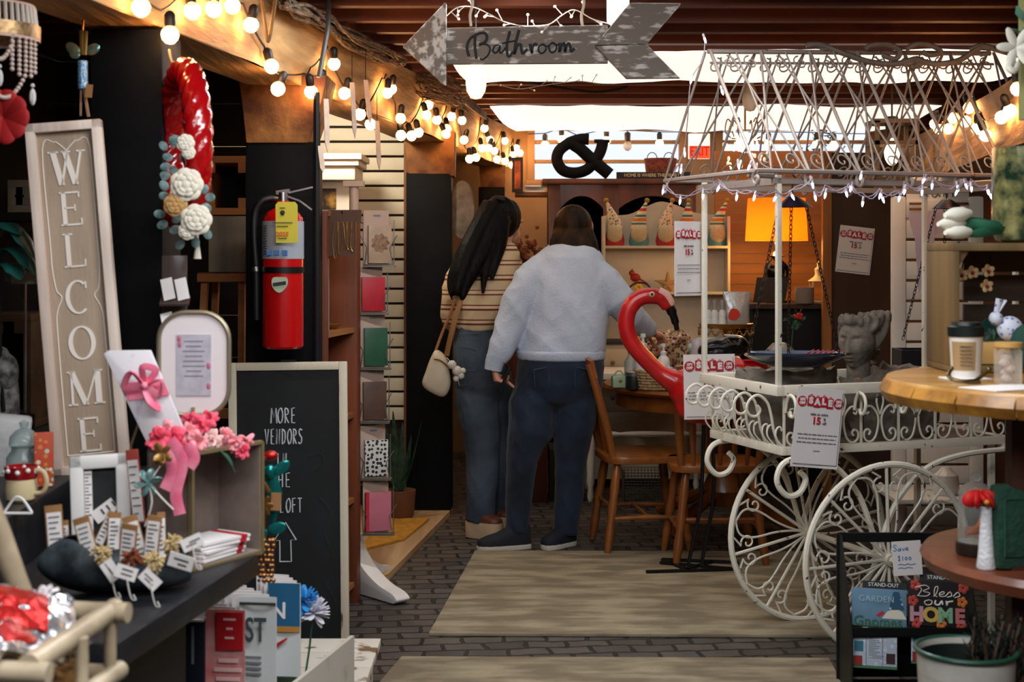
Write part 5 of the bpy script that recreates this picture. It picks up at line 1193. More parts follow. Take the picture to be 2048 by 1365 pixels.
# low back shelf, mirror edge and dried flowers left of the cabinet
m = M(); m.bb((P(1030, 0, 9.9).x, 9.75, P(0, 393, 9.9).z), (P(1100, 0, 9.9).x, 10.1, P(0, 386, 9.9).z)); tag(obj('wall_ledge', m, plankw), 'short wooden ledge under the left end of the back windows', 'shelf')
t = thing('white_tray', 'white tray with a dark opening on the ledge below the left back window', 'tray', P(1070, 386, 9.85)); m = M(); w_ = px(20, 9.85); m.bb((-w_, -.06, 0), (w_, .06, .012)); m.bb((-w_, .05, 0), (w_, .06, .045)); m.bb((-w_, -.06, .04), (w_, .06, .05)); obj('tray_body', m, mat('bright_white', 'e2e4e8', .5), t)
t = thing('dried_flowers', 'bunch of russet dried flowers between the two people', 'flowers', P(1052, 520, 8.3))
m = M()
for k in range(60): m.ball((random.gauss(0, .05), random.gauss(0, .04), .0+abs(random.gauss(.04, .05))), random.uniform(.010, .018), 6, 4)
o = obj('flower_heads', m, mat('russet_bloom', '7a4528', .9, var=.3, sc_=30), t); o['kind'] = 'stuff'
m = M(); m.tube([(0, 0, .02), (0, 0, -.20)], .02, 8); obj('stems', m, mat('stem_brown', '3a2a1a', .9), t)
m = M(); m.bb((-.13, -.2, 0), (.12, .2, P(0, 545, 8.3).z-.05)); tag(obj('side_cabinet', m, cbw, loc=(P(1052, 0, 8.3).x, 8.45, 0), bev=.005), 'low dark cabinet under the russet dried flowers', 'cabinet')
# oval grey tray hanging on the third post, picture behind
t = thing('oval_plaque', 'grey wooden oval plaque leaning against the third post', 'plaque', P(925, 420, 7.88), rz=-.3)
m = M(); m.prism([(px(26, 7.9)*math.cos(a), px(58, 7.9)*math.sin(a)) for a in [2*pi*k/40 for k in range(40)]], -.012, .012); obj('board', m, mat('grey_wood_oval', '4f453b', .8, c2='6b5f52', sc_=20), t, .004)
t = thing('framed_picture', 'narrow framed picture with orange figure near the left end of the back windows', 'picture', P(1035, 350, 9.7))
m = M(); m.box((0, 0, 0), (px(22, 9.7), .02, px(70, 9.7))); obj('frame', m, ink, t); m = M(); m.box((0, -.012, 0), (px(12, 9.7), .004, px(56, 9.7))); obj('print', m, mat('orange_print', '7c2410', .5, c2='d96a24', sc_=14), t)
# white turned-leg table and wire basket beyond the chairs
wt = thing('side_table', 'white table with turned legs in the shade behind the oak chairs', 'table', (P(1290, 0, 8.5).x, 8.52, 0))
m = M(); m.bb((-.36, -.25, .70), (.36, .25, .735)); obj('table_top', m, white, wt, .004)
for sx in (-1, 1):
    for sy in (-1, 1):
        m = M(); m.lathe([(.012, 0), (.02, .03), (.014, .08), (.024, .11), (.02, .15), (.026, .3), (.024, .4), (.016, .42), (.026, .44), (.016, .46), (.024, .5), (.022, .7)], (sx*.33, sy*.22, 0), 12); obj('leg', m, white, wt)
m = M(); m.tube([(-.33+.66*i/16, -.22, .385) for i in range(17)], [.012, .016, .010, .018, .010, .014, .016, .017, .018, .017, .016, .014, .010, .018, .010, .016, .012], 8); obj('stretcher', m, white, wt)
wbk = thing('wire_basket', 'square wire basket on the bricks under the white table', 'basket', (P(1288, 0, 8.2).x, 8.25, 0))
m = M()
for k in range(12): 
    z = .01+.016*k; q = .115; m.tube([(-q, -q, z), (q, -q, z), (q, q, z), (-q, q, z)], .0018, 4, True)
for k in range(13):
    x = -.115+.23*k/12
    for s in (-1, 1): m.tube([(x, s*.115, .01), (x, s*.115, .19)], .0018, 4); m.tube([(s*.115, x, .01), (s*.115, x, .19)], .0018, 4)
obj('mesh_sides', m, mat('wire_grey', '6d6a66', .4, .7), wbk)
m = M(); m.bb((-.06, -.2, 0), (.14, .1, .30)); tag(obj('storage_box', m, mat('dark_box', '3a2a1c', .7), loc=(P(1120, 0, 8.3).x, 8.5, 0), bev=.005), 'low dark box on the floor seen between the legs of the person in blue', 'box')
# ================================================================ lamp alcove
t = thing('table_lamp', 'table lamp with a glowing orange drum shade on a black urn base', 'lamp', (P(1553, 0, 8.65).x, 8.65, P(0, 606, 8.65).z))
m = M(); m.lathe([(.06, 0), (.065, .012), (.03, .02), (.028, .05), (.06, .11), (.075, .18), (.07, .22), (.035, .255), (.03, .27), (.05, .28), (.03, .3), (.015, .31), (.015, .36)], n=28); obj('urn_base', m, mat('gloss_black', '09090a', .15, coat=.5), t)
sh = bpy.data.materials.new('lamp_linen'); sh.use_nodes = True; nt = sh.node_tree; b_ = nt.nodes['Principled BSDF']; b_.inputs['Base Color'].default_value = (*lin('f0b040'), 1); b_.inputs['Roughness'].default_value = .9
tr = nt.nodes.new('ShaderNodeBsdfTranslucent'); tr.inputs[0].default_value = (*lin('ffc050'), 1); mx = nt.nodes.new('ShaderNodeMixShader'); mx.inputs[0].default_value = .6
nt.links.new(b_.outputs[0], mx.inputs[1]); nt.links.new(tr.outputs[0], mx.inputs[2]); nt.links.new(mx.outputs[0], nt.nodes['Material Output'].inputs[0])
zb_, zt_2 = P(0, 482, 8.65).z-t.location.z, P(0, 397, 8.65).z-t.location.z
m = M(); m.lathe([(px(62, 8.65), zb_), (px(57, 8.65), zt_2), (px(57, 8.65)-.002, zt_2), (px(62, 8.65)-.002, zb_)], n=40, caps=False); obj('lamp_shade', m, sh, t)
m = M(); m.ball((0, 0, (zb_+zt_2)/2), .03); obj('bulb', m, emis('lamp_bulb', 'ffb050', 22), t)
zl = P(0, 606, 8.6).z
m = M(); m.bb((P(1480, 0, 8.6).x, 8.45, zl-.03), (P(1700, 0, 8.6).x, 9.2, zl-.002)); tag(obj('alcove_shelf', m, wood('shelf_dark', '2a1a10', '3c2616', 0)), 'dark shelf carrying the lamp and lantern in the warm boarded alcove', 'shelf')
m = M(); m.bb((P(1500, 0, 8.6).x, 8.5, 0), (P(1695, 0, 8.6).x, 9.15, zl-.032)); tag(obj('stove_cabinet', m, mat('soot_black', '060606', .7)), 'black cabinet below the lamp shelf', 'cabinet')
t = thing('candle_lantern', 'small cream candle lantern on the dark shelf right of the lamp', 'lantern', (P(1634, 0, 8.6).x, 8.55, zl))
cl = mat('cream_lantern', 'c9b48a', .5)
m = M(); m.rings([((0, 0, .13), .065, .065), ((0, 0, .155), .03, .03), ((0, 0, .17), .022, .022), ((0, 0, .20), .026, .026), ((0, 0, .215), .01, .01), ((0, 0, .235), .012, .012), ((0, 0, .25), .002, .002)], 16); obj('roof', m, cl, t)
for sx in (-1, 1):
    for sy in (-1, 1): m = M(); m.box((sx*.042, sy*.042, .065), (.009, .009, .13)); obj('corner_post', m, cl, t)
m = M(); m.box((0, 0, .006), (.11, .11, .012)); obj('base', m, cl, t)
t = thing('fabric_pot', 'small grey fabric pot beside the cream candle lantern', 'pot', (P(1617, 0, 8.35).x, 8.47, zl)); m = M(); m.lathe([(.05, 0), (.055, .01), (.055, .095), (.05, .095), (.048, .02), (.001, .02)], n=24); obj('pot', m, mat('grey_felt', '8a8078', .95, bump=.5, bsc=120), t)
t = thing('framed_board', 'dark patterned board leaning before the lamp base', 'picture', P(1544, 605, 8.45), rot=(-.1, 0, 0)); m = M(); m.prism([(-.11, 0), (.075, 0), (.105, .145), (-.085, .145)], 0, .012); obj('board', m, mat('board_dark', '0c0908', .35, c2='4a3a28', sc_=16, ramp=(.55, .62)), t)
t = thing('flower_spray', 'small spray of red flowers with leaves right of the silver backpack', 'flowers', P(1588, 640, 7.6))
m = M()
for k in range(22): a = random.random()*6; m.ball((random.gauss(0, .035), random.gauss(0, .02), random.gauss(0, .025)), (.014, .004, .009), 6, 4, E(random.random()*3, random.random()*3, 0))
o = obj('leaves', m, mat('leaf_dark', '1f4a38', .6), t); o['kind'] = 'stuff'
m = M(); m.tube([(0, 0, 0), (-.01, 0, -.1), (-.02, -.01, -.2), (-.02, -.02, P(1588, 640, 7.6).z*-1+ZT+.0)], .004, 5); obj('stem', m, mat('leaf_dark', '1f4a38', .6), t)
m = M()
for k in range(7): m.ball((.02+random.gauss(0, .02), -.01, .02+random.gauss(0, .014)), .011, 7, 5)
obj('red_blooms', m, mat('bloom_red', 'a8231f', .6), t)
# white slatted rack on the right
wr = thing('slatted_rack', 'tall white slatted rack with lettered header behind the right of the cart', 'rack', (P(1880, 0, 6.9).x, 6.95, 0))
rx = px(78, 6.9); zr = P(0, 392, 6.9).z
for s in (-1, 1): m = M(); m.bb((s*rx-.035, -.02, 0), (s*rx+.035, .02, zr)); obj('stile', m, white, wr, .015)
z = .12
while z < zr-.1: m = M(); m.bb((-rx+.035, -.012, z), (rx-.035, .012, z+.085)); obj('slat', m, white, wr, .004); z += .098
m = M(); zq = P(0, 362, 6.9).z; m.bb((-rx+.04, .0, zr-.13), (rx-.03, .015, zq+.02)); obj('header', m, white, wr, .02)
txt('lettering', 'SKINNY SYRUPS'[:6], .034, ink, wr, (0, -.001, P(0, 389, 6.9).z), sp=1.6); txt('lettering', 'FROM', .028, ink, wr, (.02, -.001, P(0, 366, 6.9).z), sp=1.6) if False else None
for y in (407, 418): 
    for s in (-1, 1): m = M(); m.tube([(s*.11-.03, -.03, P(0, y, 6.9).z), (s*.11+.03, -.03, P(0, y, 6.9).z)], .006, 6); obj('peg', m, oakz, wr)
m = M(); m.bb((-rx-.05, -.22, .30), (rx+.05, .22, .32)); tag(obj('low_shelf', m, white, loc=(P(1880, 0, 6.6).x, 6.68, 0), bev=.004), 'white low shelf in the shade behind the cart wheels', 'shelf')
t = thing('white_jar', 'small white lidded jar on the low white shelf behind the cart', 'jar', (P(1905, 0, 6.5).x, 6.6, .321)); m = M(); m.lathe([(.05, 0), (.06, .03), (.055, .09), (.03, .11), (.02, .125), (.001, .13)]); obj('jar_body', m, mat('white_ceramic', 'd4d4d0', .15, coat=.6), t)
# dark stair and shelf unit right of the windows, white candle
t = thing('slatted_crate', 'dark upright slatted crate on the beam right of the wooden lantern', 'crate', P(1842, 300, 8.4))
for k in range(5): m = M(); m.box((-.08+.04*k, 0, 0), (.026, .02, .22)); obj('slat', m, dwood, t)
m = M(); m.box((0, .02, .1), (.2, .02, .02)); m.box((0, .02, -.1), (.2, .02, .02)); obj('rail', m, dwood, t)
m = M(); m.box((0, 0, 0), (px(34, 7.6), .06, px(50, 7.6))); tag(obj('white_card', m, mat('matte_white', 'd8d6d2', .6), loc=P(1951, 290, 7.6)), 'white upright card on the right beam below the bulbs', 'card')
t = thing('evergreen_sprig', 'dark green sprig hanging before the right back window', 'plant', P(1645, 292, 9.9))
m = M()
for k in range(90): c = Vector((random.gauss(0, .05), random.gauss(0, .02), random.gauss(0, .09))); d = Vector((random.gauss(0, 1), 0, random.gauss(0, 1))).normalized()*.035; m.tube([c, c+d], [.005, .001], 4)
o = obj('needles', m, mat('sprig_green', '17251a', .7), t); o['kind'] = 'stuff'
m = M(); m.tube([(0, 0, .2), (0, 0, -.1)], .005, 5); obj('stem', m, mat('bark', '3c2a1c', .8), t)
# ================================================================ left foreground counter
ZC = .72
ctop = mat('dark_counter', '0b0c0e', .42, c2='1d1f23', sc_=9, bump=.2, bsc=30, stretch=(1, .3, 1), spec=.4)
ct = thing('display_counter', 'dark low display counter along the left edge holding the gift goods', 'counter', (-.9, 3.0, 0))
co = ct.location
m = M(); m.slab([(p[0]-co.x, p[1]-co.y) for p in ((-.70, 2.58), (-.585, 3.36), (-.80, 3.40), (-.80, 3.87), (-1.9, 3.87), (-1.9, 2.58))], ZC-.052, ZC); obj('counter_top', m, ctop, ct, .006)
m = M(); m.slab([(p[0]-co.x, p[1]-co.y) for p in ((-.80, 2.68), (-.72, 3.2), (-.86, 3.3), (-.86, 3.8), (-1.85, 3.8), (-1.85, 2.68))], 0, ZC-.053); obj('counter_base', m, mat('counter_base', '0e0e10', .6), ct)
ZR = .85
m = M(); m.slab([(-1.085, 2.75), (-1.075, 3.1), (-1.105, 3.62), (-.90, 3.645), (-.82, 3.66), (-.82, 3.86), (-1.85, 3.86), (-1.85, 2.75)], ZC+.001, ZR); tag(obj('counter_riser', m, ctop, bev=.004), 'dark raised step on the counter under the WELCOME board', 'riser')
def onR(x, Y): return Vector(((x-1024)/F*Y, Y, ZR+.001))
def onC(x, Y): return Vector(((x-1024)/F*Y, Y, ZC+.001))
# ---- WELCOME board
ws = thing('welcome_board', 'tall framed board lettered WELCOME standing on the counter step', 'sign', onR(186, 3.72), rot=(-.02, -.085, .1))
H, Wd = .905, .190
fw = mat('whitewashed_frame', 'c0a898', .7, c2='e6d6c8', sc_=10, bump=.2, bsc=50, stretch=(1, 1, .12), det=7)
for a, b in (((-Wd/2, 0), (-Wd/2+.024, H)), ((Wd/2-.024, 0), (Wd/2, H)), ((-Wd/2, H-.024), (Wd/2, H)), ((-Wd/2, 0), (Wd/2, .024))):
    m = M(); m.bb((a[0], -.022, a[1]), (b[0], .018, b[1])); obj('frame_side', m, fw, ws, .003)
m = M(); m.bb((-Wd/2+.01, .0, .01), (Wd/2-.01, .012, H-.01)); obj('panel', m, mat('taupe_panel', '9a8570', .75, c2='b09a84', sc_=8, stretch=(1, 1, .2), bump=.15, bsc=120), ws)
lt = mat('cream_lettering', 'e6dcd0', .7)
def serif(m, ch, cx, cz, h, w):
    def S(a, b, c, d, t): m.prism([(cx+(a-t/2)*w-w/2, cz+b*h-h/2), (cx+(a+t/2)*w-w/2, cz+b*h-h/2), (cx+(c+t/2)*w-w/2, cz+d*h-h/2), (cx+(c-t/2)*w-w/2, cz+d*h-h/2)], -.0025, .001)
    def Hb(a, b, z, t=.045): m.prism([(cx+a*w-w/2, cz+(z-t/2)*h-h/2), (cx+b*w-w/2, cz+(z-t/2)*h-h/2), (cx+b*w-w/2, cz+(z+t/2)*h-h/2), (cx+a*w-w/2, cz+(z+t/2)*h-h/2)], -.0025, .001)
    def ring(a0, a1, n=28):
        o = [(cx+.46*w*math.cos(t), cz+.5*h*math.sin(t)) for t in [a0+(a1-a0)*i/n for i in range(n+1)]]
        q = [(cx+.31*w*math.cos(t), cz+.45*h*math.sin(t)) for t in [a1+(a0-a1)*i/n for i in range(n+1)]]
        for i in range(n): m.prism([o[i], o[i+1], q[n-i-1], q[n-i]], -.0025, .001)
    if ch == 'W': S(.14, 1, .32, 0, .15); S(.32, 0, .52, .95, .06); S(.46, 1, .68, 0, .15); S(.68, 0, .88, 1, .06); Hb(0, .28, .98); Hb(.36, .6, .98); Hb(.76, 1, .98)
    if ch == 'E': S(.24, 0, .24, 1, .17); Hb(.08, .85, .975, .05); Hb(.08, .9, .025, .05); Hb(.24, .66, .52, .045); S(.84, .82, .84, 1, .05); S(.89, 0, .89, .2, .05); S(.66, .42, .66, .62, .045)
    if ch == 'L': S(.26, 0, .26, 1, .17); Hb(.08, .46, .98); Hb(.08, .9, .025, .05); S(.88, 0, .9, .22, .05)
    if ch == 'C': ring(.28*pi, 1.72*pi); S(.80, .74, .80, .95, .05)
    if ch == 'O': ring(0, 2*pi, 36)
    if ch == 'M': S(.12, 0, .14, 1, .06); S(.14, 1, .48, 0, .15); S(.48, 0, .82, 1, .05); S(.84, 0, .84, 1, .16); Hb(0, .26, .02); Hb(.70, 1, .02); Hb(.02, .24, .98); Hb(.76, .98, .98)
k_ = 3.72/F
for ch, dy, w_ in (('W', 92, 74), ('E', 174, 50), ('L', 258, 50), ('C', 352, 54), ('O', 444, 58), ('M', 534, 72), ('E', 628, 50)):
    m = M(); serif(m, ch, .0, H-dy*k_, 68*k_, w_*k_); obj('letter', m, lt, ws)
m = M(); y = -.001; xx = Wd/2-.036
for s in (-1, 1):
    m.tube([(s*a, y, b) for a, b in cr2([(xx, .05), (xx, .36), (xx-.004, .42), (xx-.018, .455), (xx-.006, .475), (xx-.0, .53), (xx, .60), (xx, .84), (xx-.03, .855), (.02, .852), (0, .832)], 5)], .0016, 4)
m.tube([(-xx, y, .05), (xx, y, .05)], .0016, 4); obj('border_line', m, lt, ws)
# ---- mug, orange card, glass jar on the step
t = thing('mug', 'cream mug with a red rim band and white dots on the counter step', 'mug', onR(42, 3.3), -.2)
mc = mat('cream_glaze', 'c9b78f', .2, coat=.5)
m = M(); m.lathe([(.027, 0), (.034, .006), (.037, .03), (.033, .052)], n=32); obj('mug_body', m, mc, t)
m = M(); m.lathe([(.033, .05), (.036, .055), (.037, .08), (.034, .08), (.032, .058), (.03, .05)], n=32); rb = obj('red_band', m, mat('red_glaze', '8f1018', .2, coat=.5), t)
m = M()
for k in range(10):
    a = 2*pi*k/10; m.ball((.0365*math.cos(a), .0365*math.sin(a), .068+.004*(k % 2)), (.006, .006, .006), 8, 6)
obj('white_dots', m, mat('white_glaze', 'd8d2c6', .2), rb)
m = M(); m.tube(cr([(.033, 0, .07), (.055, 0, .068), (.064, 0, .045), (.055, 0, .022), (.034, 0, .018)], 5), .0055, 8); obj('handle', m, mc, t)
t = thing('ribbon_tag', 'small white ribbon loop lying before the mug', 'ribbon', onR(36, 3.14)); m = M(); m.tube(cr([(-.03, 0, .002), (-.01, 0, .03), (0, 0, .035), (.012, 0, .028), (.03, 0, .002)], 4), .003, 5); m.slab([(-.035, -.012), (.035, -.012), (.03, .008), (-.03, .008)], 0, .002); obj('ribbon', m, mat('white_ribbon', 'd8d4d4', .5), t)
t = thing('patterned_card', 'orange red floral card standing between the glass jar and the WELCOME board', 'card', onR(88, 3.5), rot=(-.08, 0, .35))
m = M(); m.box((0, 0, .066), (.045, .012, .13)); obj('card', m, dots('orange_floral', 'b0401c', ['d9c8a8', 'c22a18', 'c9702c', 'a8b8a0'], 75, .42), t, .002)
t = thing('glass_jar', 'glass jar with rounded lid behind the mug', 'jar', onR(48, 3.55)); gj = clear('jar_glass', 'd5dedc', .8)
m = M(); m.lathe([(.035, 0), (.042, .01), (.042, .065), (.03, .08), (.03, .09)], n=28); obj('jar_body', m, gj, t); m = M(); m.lathe([(.032, .09), (.036, .095), (.034, .115), (.02, .13), (.008, .135), (.012, .15), (.001, .155)], n=28); obj('lid', m, gj, t)
t = thing('white_parcel', 'crumpled white wrapped parcel behind the glass jar at the left edge', 'parcel', onR(5, 3.7)); m = M(); m.box((0, 0, .075), (.13, .08, .15), E(.1, .12, .3)); obj('wrapping', m, mat('white_wrap', 'b9b7b6', .5, var=.1, sc_=14, bump=.6, bsc=14), t, .012)
# ---- white photo frame with ruler like prints
t = thing('photo_frame', 'white picture frame with a dark mount and printed strips on the counter', 'frame', onC(205, 3.22), rot=(-.05, -.03, .28))
wf = mat('white_gloss', 'd3d0cc', .4)
hw, hh = .064, .245
for a, b in (((-hw, 0), (-hw+.03, hh)), ((hw-.03, 0), (hw, hh)), ((-hw, hh-.03), (hw, hh)), ((-hw, 0), (hw, .03))): m = M(); m.bb((a[0], -.014, a[1]), (b[0], .014, b[1])); obj('frame_side', m, wf, t, .006)
m = M(); m.bb((-hw+.02, .002, .02), (hw-.02, .008, hh-.02)); obj('mount', m, mat('dark_mount', '14191b', .6), t)
m = M(); m.bb((-.033, -.002, .04), (-.017, .002, hh-.035)); m2 = M()
for k in range(22): m2.bb((-.032, -.003, .045+.0075*k), (-.032+(.008 if k % 3 else .013), -.0015, .047+.0075*k))
s_ = obj('printed_strip', m, paper, t); obj('marks', m2, ink, s_)
m = M(); m.box((.008, -.001, .12), (.055, .004, .03), E(0, -.6, 0)); m2 = M()
for k in range(3): m2.box((.004+.012*k, -.0035, .119+.008*k), (.004, .001, .014), E(0, -.6, 0))
s_ = obj('printed_strip', m, paper, t); obj('marks', m2, ink, s_)
m = M(); m.bar((0, .012, .18), (0, .085, .004), .02, .004); obj('easel_back', m, wf, t)
# ---- black scoop with tagged pouches
t = thing('scoop', 'black metal scoop lying on the counter filled with tagged pouches', 'scoop', onC(240, 2.98), .25)
m = M(); Ls = .30
def scf(u, v):
    x = -.16+Ls*u; r_ = .062*(math.sin(min(1, u*2.6+.02)*pi/2))**.6*(1 if u < .75 else 1-.22*((u-.75)/.25)**2)
    op = 0 if u < .02 else min(1, max(0, (u-.12)/.30))
    a = pi*1.5+(v-.5)*(2*pi-op*pi*.92)
    return (x, r_*1.05*math.cos(a), .064+r_*math.sin(a)*(1.0 if math.sin(a) < 0 else 1-.0*op))
m.grid(scf, 30, 24, .0025); obj('scoop_body', m, mat('dark_scuffed_metal', '1a2023', .5, .15, c2='59646a', sc_=12, ramp=(.45, .75), bump=.15, bsc=30), t)
kraft = mat('kraft_card', '8a6238', .8); yc = mat('cream_yarn', 'c2a878', .95, bump=.8, bsc=160); yr_ = mat('rust_yarn', '7a3a1c', .95, bump=.8, bsc=160)
PG = 'kraft pouches with white labels in the black scoop'
def pouch(label, x, ytop, h, w_, Y, roll, back=kraft, grp=PG):
    hm = px(h, Y); wm = px(w_, Y); p = P(x, ytop+h, Y)
    t = thing('tagged_pouch', label, 'pouch', p, group=grp, rot=(random.uniform(-.15, .1), roll, random.uniform(-.3, .3)))
    m = M(); m.bb((-wm/2, 0, -.02), (wm/2, .006, hm)); obj('card_back', m, back, t, .001)
    m = M(); m.bb((-wm*.40, -.0015, -.015), (wm*.44, 0, hm*.84)); lb = obj('label', m, paper, t)
    m = M()
    for k in range(7):
        l = random.uniform(.35, .7); m.bb((-wm*.3, -.0025, hm*(.74-.12*k)-.0012), (-wm*.3+wm*l, -.001, hm*(.74-.12*k)+.0012))
    obj('print', m, ink, lb)
for a in (('leftmost kraft pouch sticking up from the scoop, tall', 112, 1012, 90, 34, 2.98, -.10), ('small narrow pouch second from the left in the scoop', 131, 1042, 60, 18, 3.02, -.06), ('pouch leaning left before the photo frame in the scoop', 182, 1033, 85, 34, 2.96, -.32), ('half hidden pouch leaning right before the photo frame', 196, 1020, 70, 20, 3.06, .42), ('narrow brown pouch right of the orange jar', 226, 1026, 72, 26, 3.05, .05), ('front pouch with a long label above the rust yarn flower', 252, 1048, 75, 34, 2.93, .12), ('pouch leaning left behind the front pouch at the right of the scoop', 280, 1030, 80, 30, 3.02, -.28), ('pouch with brown top edge between two others at the right of the scoop', 301, 1032, 72, 30, 2.99, .10), ('narrow pouch at the right end of the upright row', 324, 1026, 75, 16, 3.03, -.02)): pouch(*a)
pouch('pink backed pouch standing behind the scoop beside the photo frame', 276, 900, 130, 26, 3.20, -.12, mat('coral_card', '9c3c30', .7), 'loose pouches')
def yarn(label, x, y, Y, mt, tagp, roll):
    t = thing('yarn_flower', label, 'decoration', P(x, y, Y), group='yarn flowers with paper tags on the scoop')
    m = M()
    for k in range(70):
        d = Vector((random.gauss(0, 1), random.gauss(0, 1)-.5, random.gauss(0, 1))).normalized()*random.uniform(.017, .025); m.tube([(0, 0, 0), d*.6, d+Vector((0, 0, -.004))], [.0022, .0028, .0018], 4)
    obj('yarn_tuft', m, mt, t)
    q = P(tagp[0], tagp[1], Y-.02)-t.location
    m = M(); m.box(q, (.042, .0015, .026), E(0, roll, .2)); g = obj('paper_tag', m, paper, t); m = M()
    for k in range(2): m.box(q+Vector((random.uniform(-.006, .006), -.0015, .005-.009*k)), (.022, .001, .0022), E(0, roll, .2))
    obj('handwriting', m, ink, g)
    m = M(); m.tube(cr([(0, 0, 0), q*.5+Vector((0, -.006, .0)), q], 4), .0013, 4); m.tube(cr([q, q+Vector((.006, -.004, -.03)), q+Vector((.012, -.004, -.05)), q+Vector((.02, -.004, -.052)), q+Vector((.015, -.004, -.042))], 4), .0013, 4); obj('string', m, mat('white_string', 'c9c4bc', .8), t)
for a in (('cream yarn flower with a tag at the left of the scoop opening', 204, 1106, 2.86, yc, (222, 1142), 1.0), ('rust yarn flower with a tag in the middle of the scoop', 264, 1116, 2.84, yr_, (252, 1146), .35), ('cream yarn flower with a hanging tag right of the rust one', 306, 1122, 2.86, yc, (300, 1160), .8), ('cream yarn flower with a wide tag at the right end of the scoop', 346, 1086, 2.9, yc, (384, 1086), -.4)): yarn(*a)
t = thing('paper_tag', 'white handwritten tag lying over the right end of the scoop', 'tag', P(362, 1124, 2.86), rot=(.2, .3, 0)); m = M(); m.box((0, 0, 0), (.05, .0015, .03)); obj('tag_card', m, paper, t); m = M(); m.box((0, -.0015, .004), (.03, .001, .003)); m.box((.004, -.0015, -.006), (.018, .001, .003)); obj('handwriting', m, ink, t)
t = thing('spice_jar', 'small clear jar of orange sweets behind the scoop pouches', 'jar', onC(228, 3.12)+Vector((0, 0, 0)))
m = M(); m.lathe([(.02, 0), (.024, .006), (.024, .078), (.02, .085)], n=20); obj('jar_glass', m, clear('jar_clear', 'f0e6e0', .7), t); m = M(); m.lathe([(.001, .004), (.021, .006), (.022, .07), (.001, .072)], n=18); obj('sweets', m, mat('orange_sweets', 'd83c12', .4, var=.4, sc_=160, bump=.6, bsc=160), t); m = M(); m.lathe([(.0245, .084), (.0245, .1), (.001, .101)], n=20); obj('lid', m, steel, t)
# ---- taupe box with cards, flowers, gift card, oval frame
bt = thing('display_box', 'upright open box with taupe lining and gilt edges at the far end of the counter', 'box', (-.70, 3.165, ZC+.001), math.radians(60))
tp = mat('taupe_velvet', '75645a', .9, sheen=.3, var=.06, sc_=40); gl = mat('gilt_edge', '9c8a66', .4, .6)
BW, BH, BD = .235, .255, .13
for nm, a, b in (('lining_back', (0, BD-.006, 0), (BW, BD, BH)), ('lining_side', (0, 0, 0), (.006, BD, BH)), ('lining_side', (BW-.006, 0, 0), (BW, BD, BH)), ('lining_top', (0, 0, BH-.006), (BW, BD, BH)), ('lining_floor', (0, 0, 0), (BW, BD, .006))): m = M(); m.bb(a, b); obj(nm, m, tp, bt)
m = M()
for a, b in (((0, 0), (BW, 0)), ((0, BH), (BW, BH)), ((0, 0), (0, BH)), ((BW, 0), (BW, BH))): m.bar((a[0], 0, a[1]), (b[0], 0, b[1]), .012, .008)
obj('gilt_edge', m, gl, bt)
BM = Matrix.Translation(bt.location) @ Matrix.Rotation(math.radians(60), 4, 'Z')
for k in range(5):
    p = BM @ Vector((.11+.004*k, .055, .008+.0085*k)); t = thing('greeting_card', 'red and white greeting card lying in the taupe box, %s of the pile' % ('lowest', 'second lowest', 'middle one', 'second highest', 'topmost')[k], 'card', p, math.radians(60)+random.uniform(-.1, .1), 'greeting cards in the taupe box')
    m = M(); m.box((0, 0, .0035), (.15, .10, .006)); c_ = obj('card', m, paper, t); m = M(); m.box((.055, 0, .0037), (.02, .101, .0066)); obj('red_band', m, mat('card_red', 'b51c2c', .6), t)
t = thing('framed_notice', 'rounded white frame with gilt rim and a printed sheet above the pink flowers', 'frame', P(388, 728, 3.36))
a_, b_2 = px(140, 3.36)/2, px(205, 3.36)/2
def rr(a, b, r, n=8): return [(sx*(a-r)+r*math.cos(t0+pi/2*i/n), sz*(b-r)+r*math.sin(t0+pi/2*i/n)) for sx, sz, t0 in ((1, 1, 0), (-1, 1, pi/2), (-1, -1, pi), (1, -1, 1.5*pi)) for i in range(n+1)]
m = M(); m.tube(X3(rr(a_, b_2, a_*.78), 0), .0055, 8, True); obj('gilt_rim', m, mat('champagne_rim', '9a9078', .35, .7), t)
m = M(); m.prism(rr(a_-.002, b_2-.002, a_*.76), .0, .006); obj('mat_board', m, mat('pale_mat', 'd6cbcb', .6), t)
m = M(); m.bb((-.040, -.002, -.074), (.040, .0, .068)); pr2 = obj('printed_sheet', m, mat('lilac_print', 'aba7b0', .6, var=.1, sc_=40), t)
m = M()
for k, l in enumerate((.022, .018, .026, .02, .024, .026, .018, .022)): m.bb((-l, -.003, .052-.0115*k), (l, -.0015, .0535-.0115*k))
obj('print_lines', m, greyink, pr2); m = M()
for x, z in ((.034, -.005), (.034, -.052), (-.034, .058), (-.033, .045)): m.ball((x, -.002, z), (.005, .001, .008), 8, 6)
obj('print_flowers', m, mat('rose_print', 'b0607a', .6), pr2)
m = M(); m.bar((0, .012, -.02), (.0, .07, -.066), .03, .004); m.bar((0, .006, -.1), (0, .006, P(0, 728, 3.36).z*-1+ZC+.26), .05, .006); obj('easel', m, gl, t)
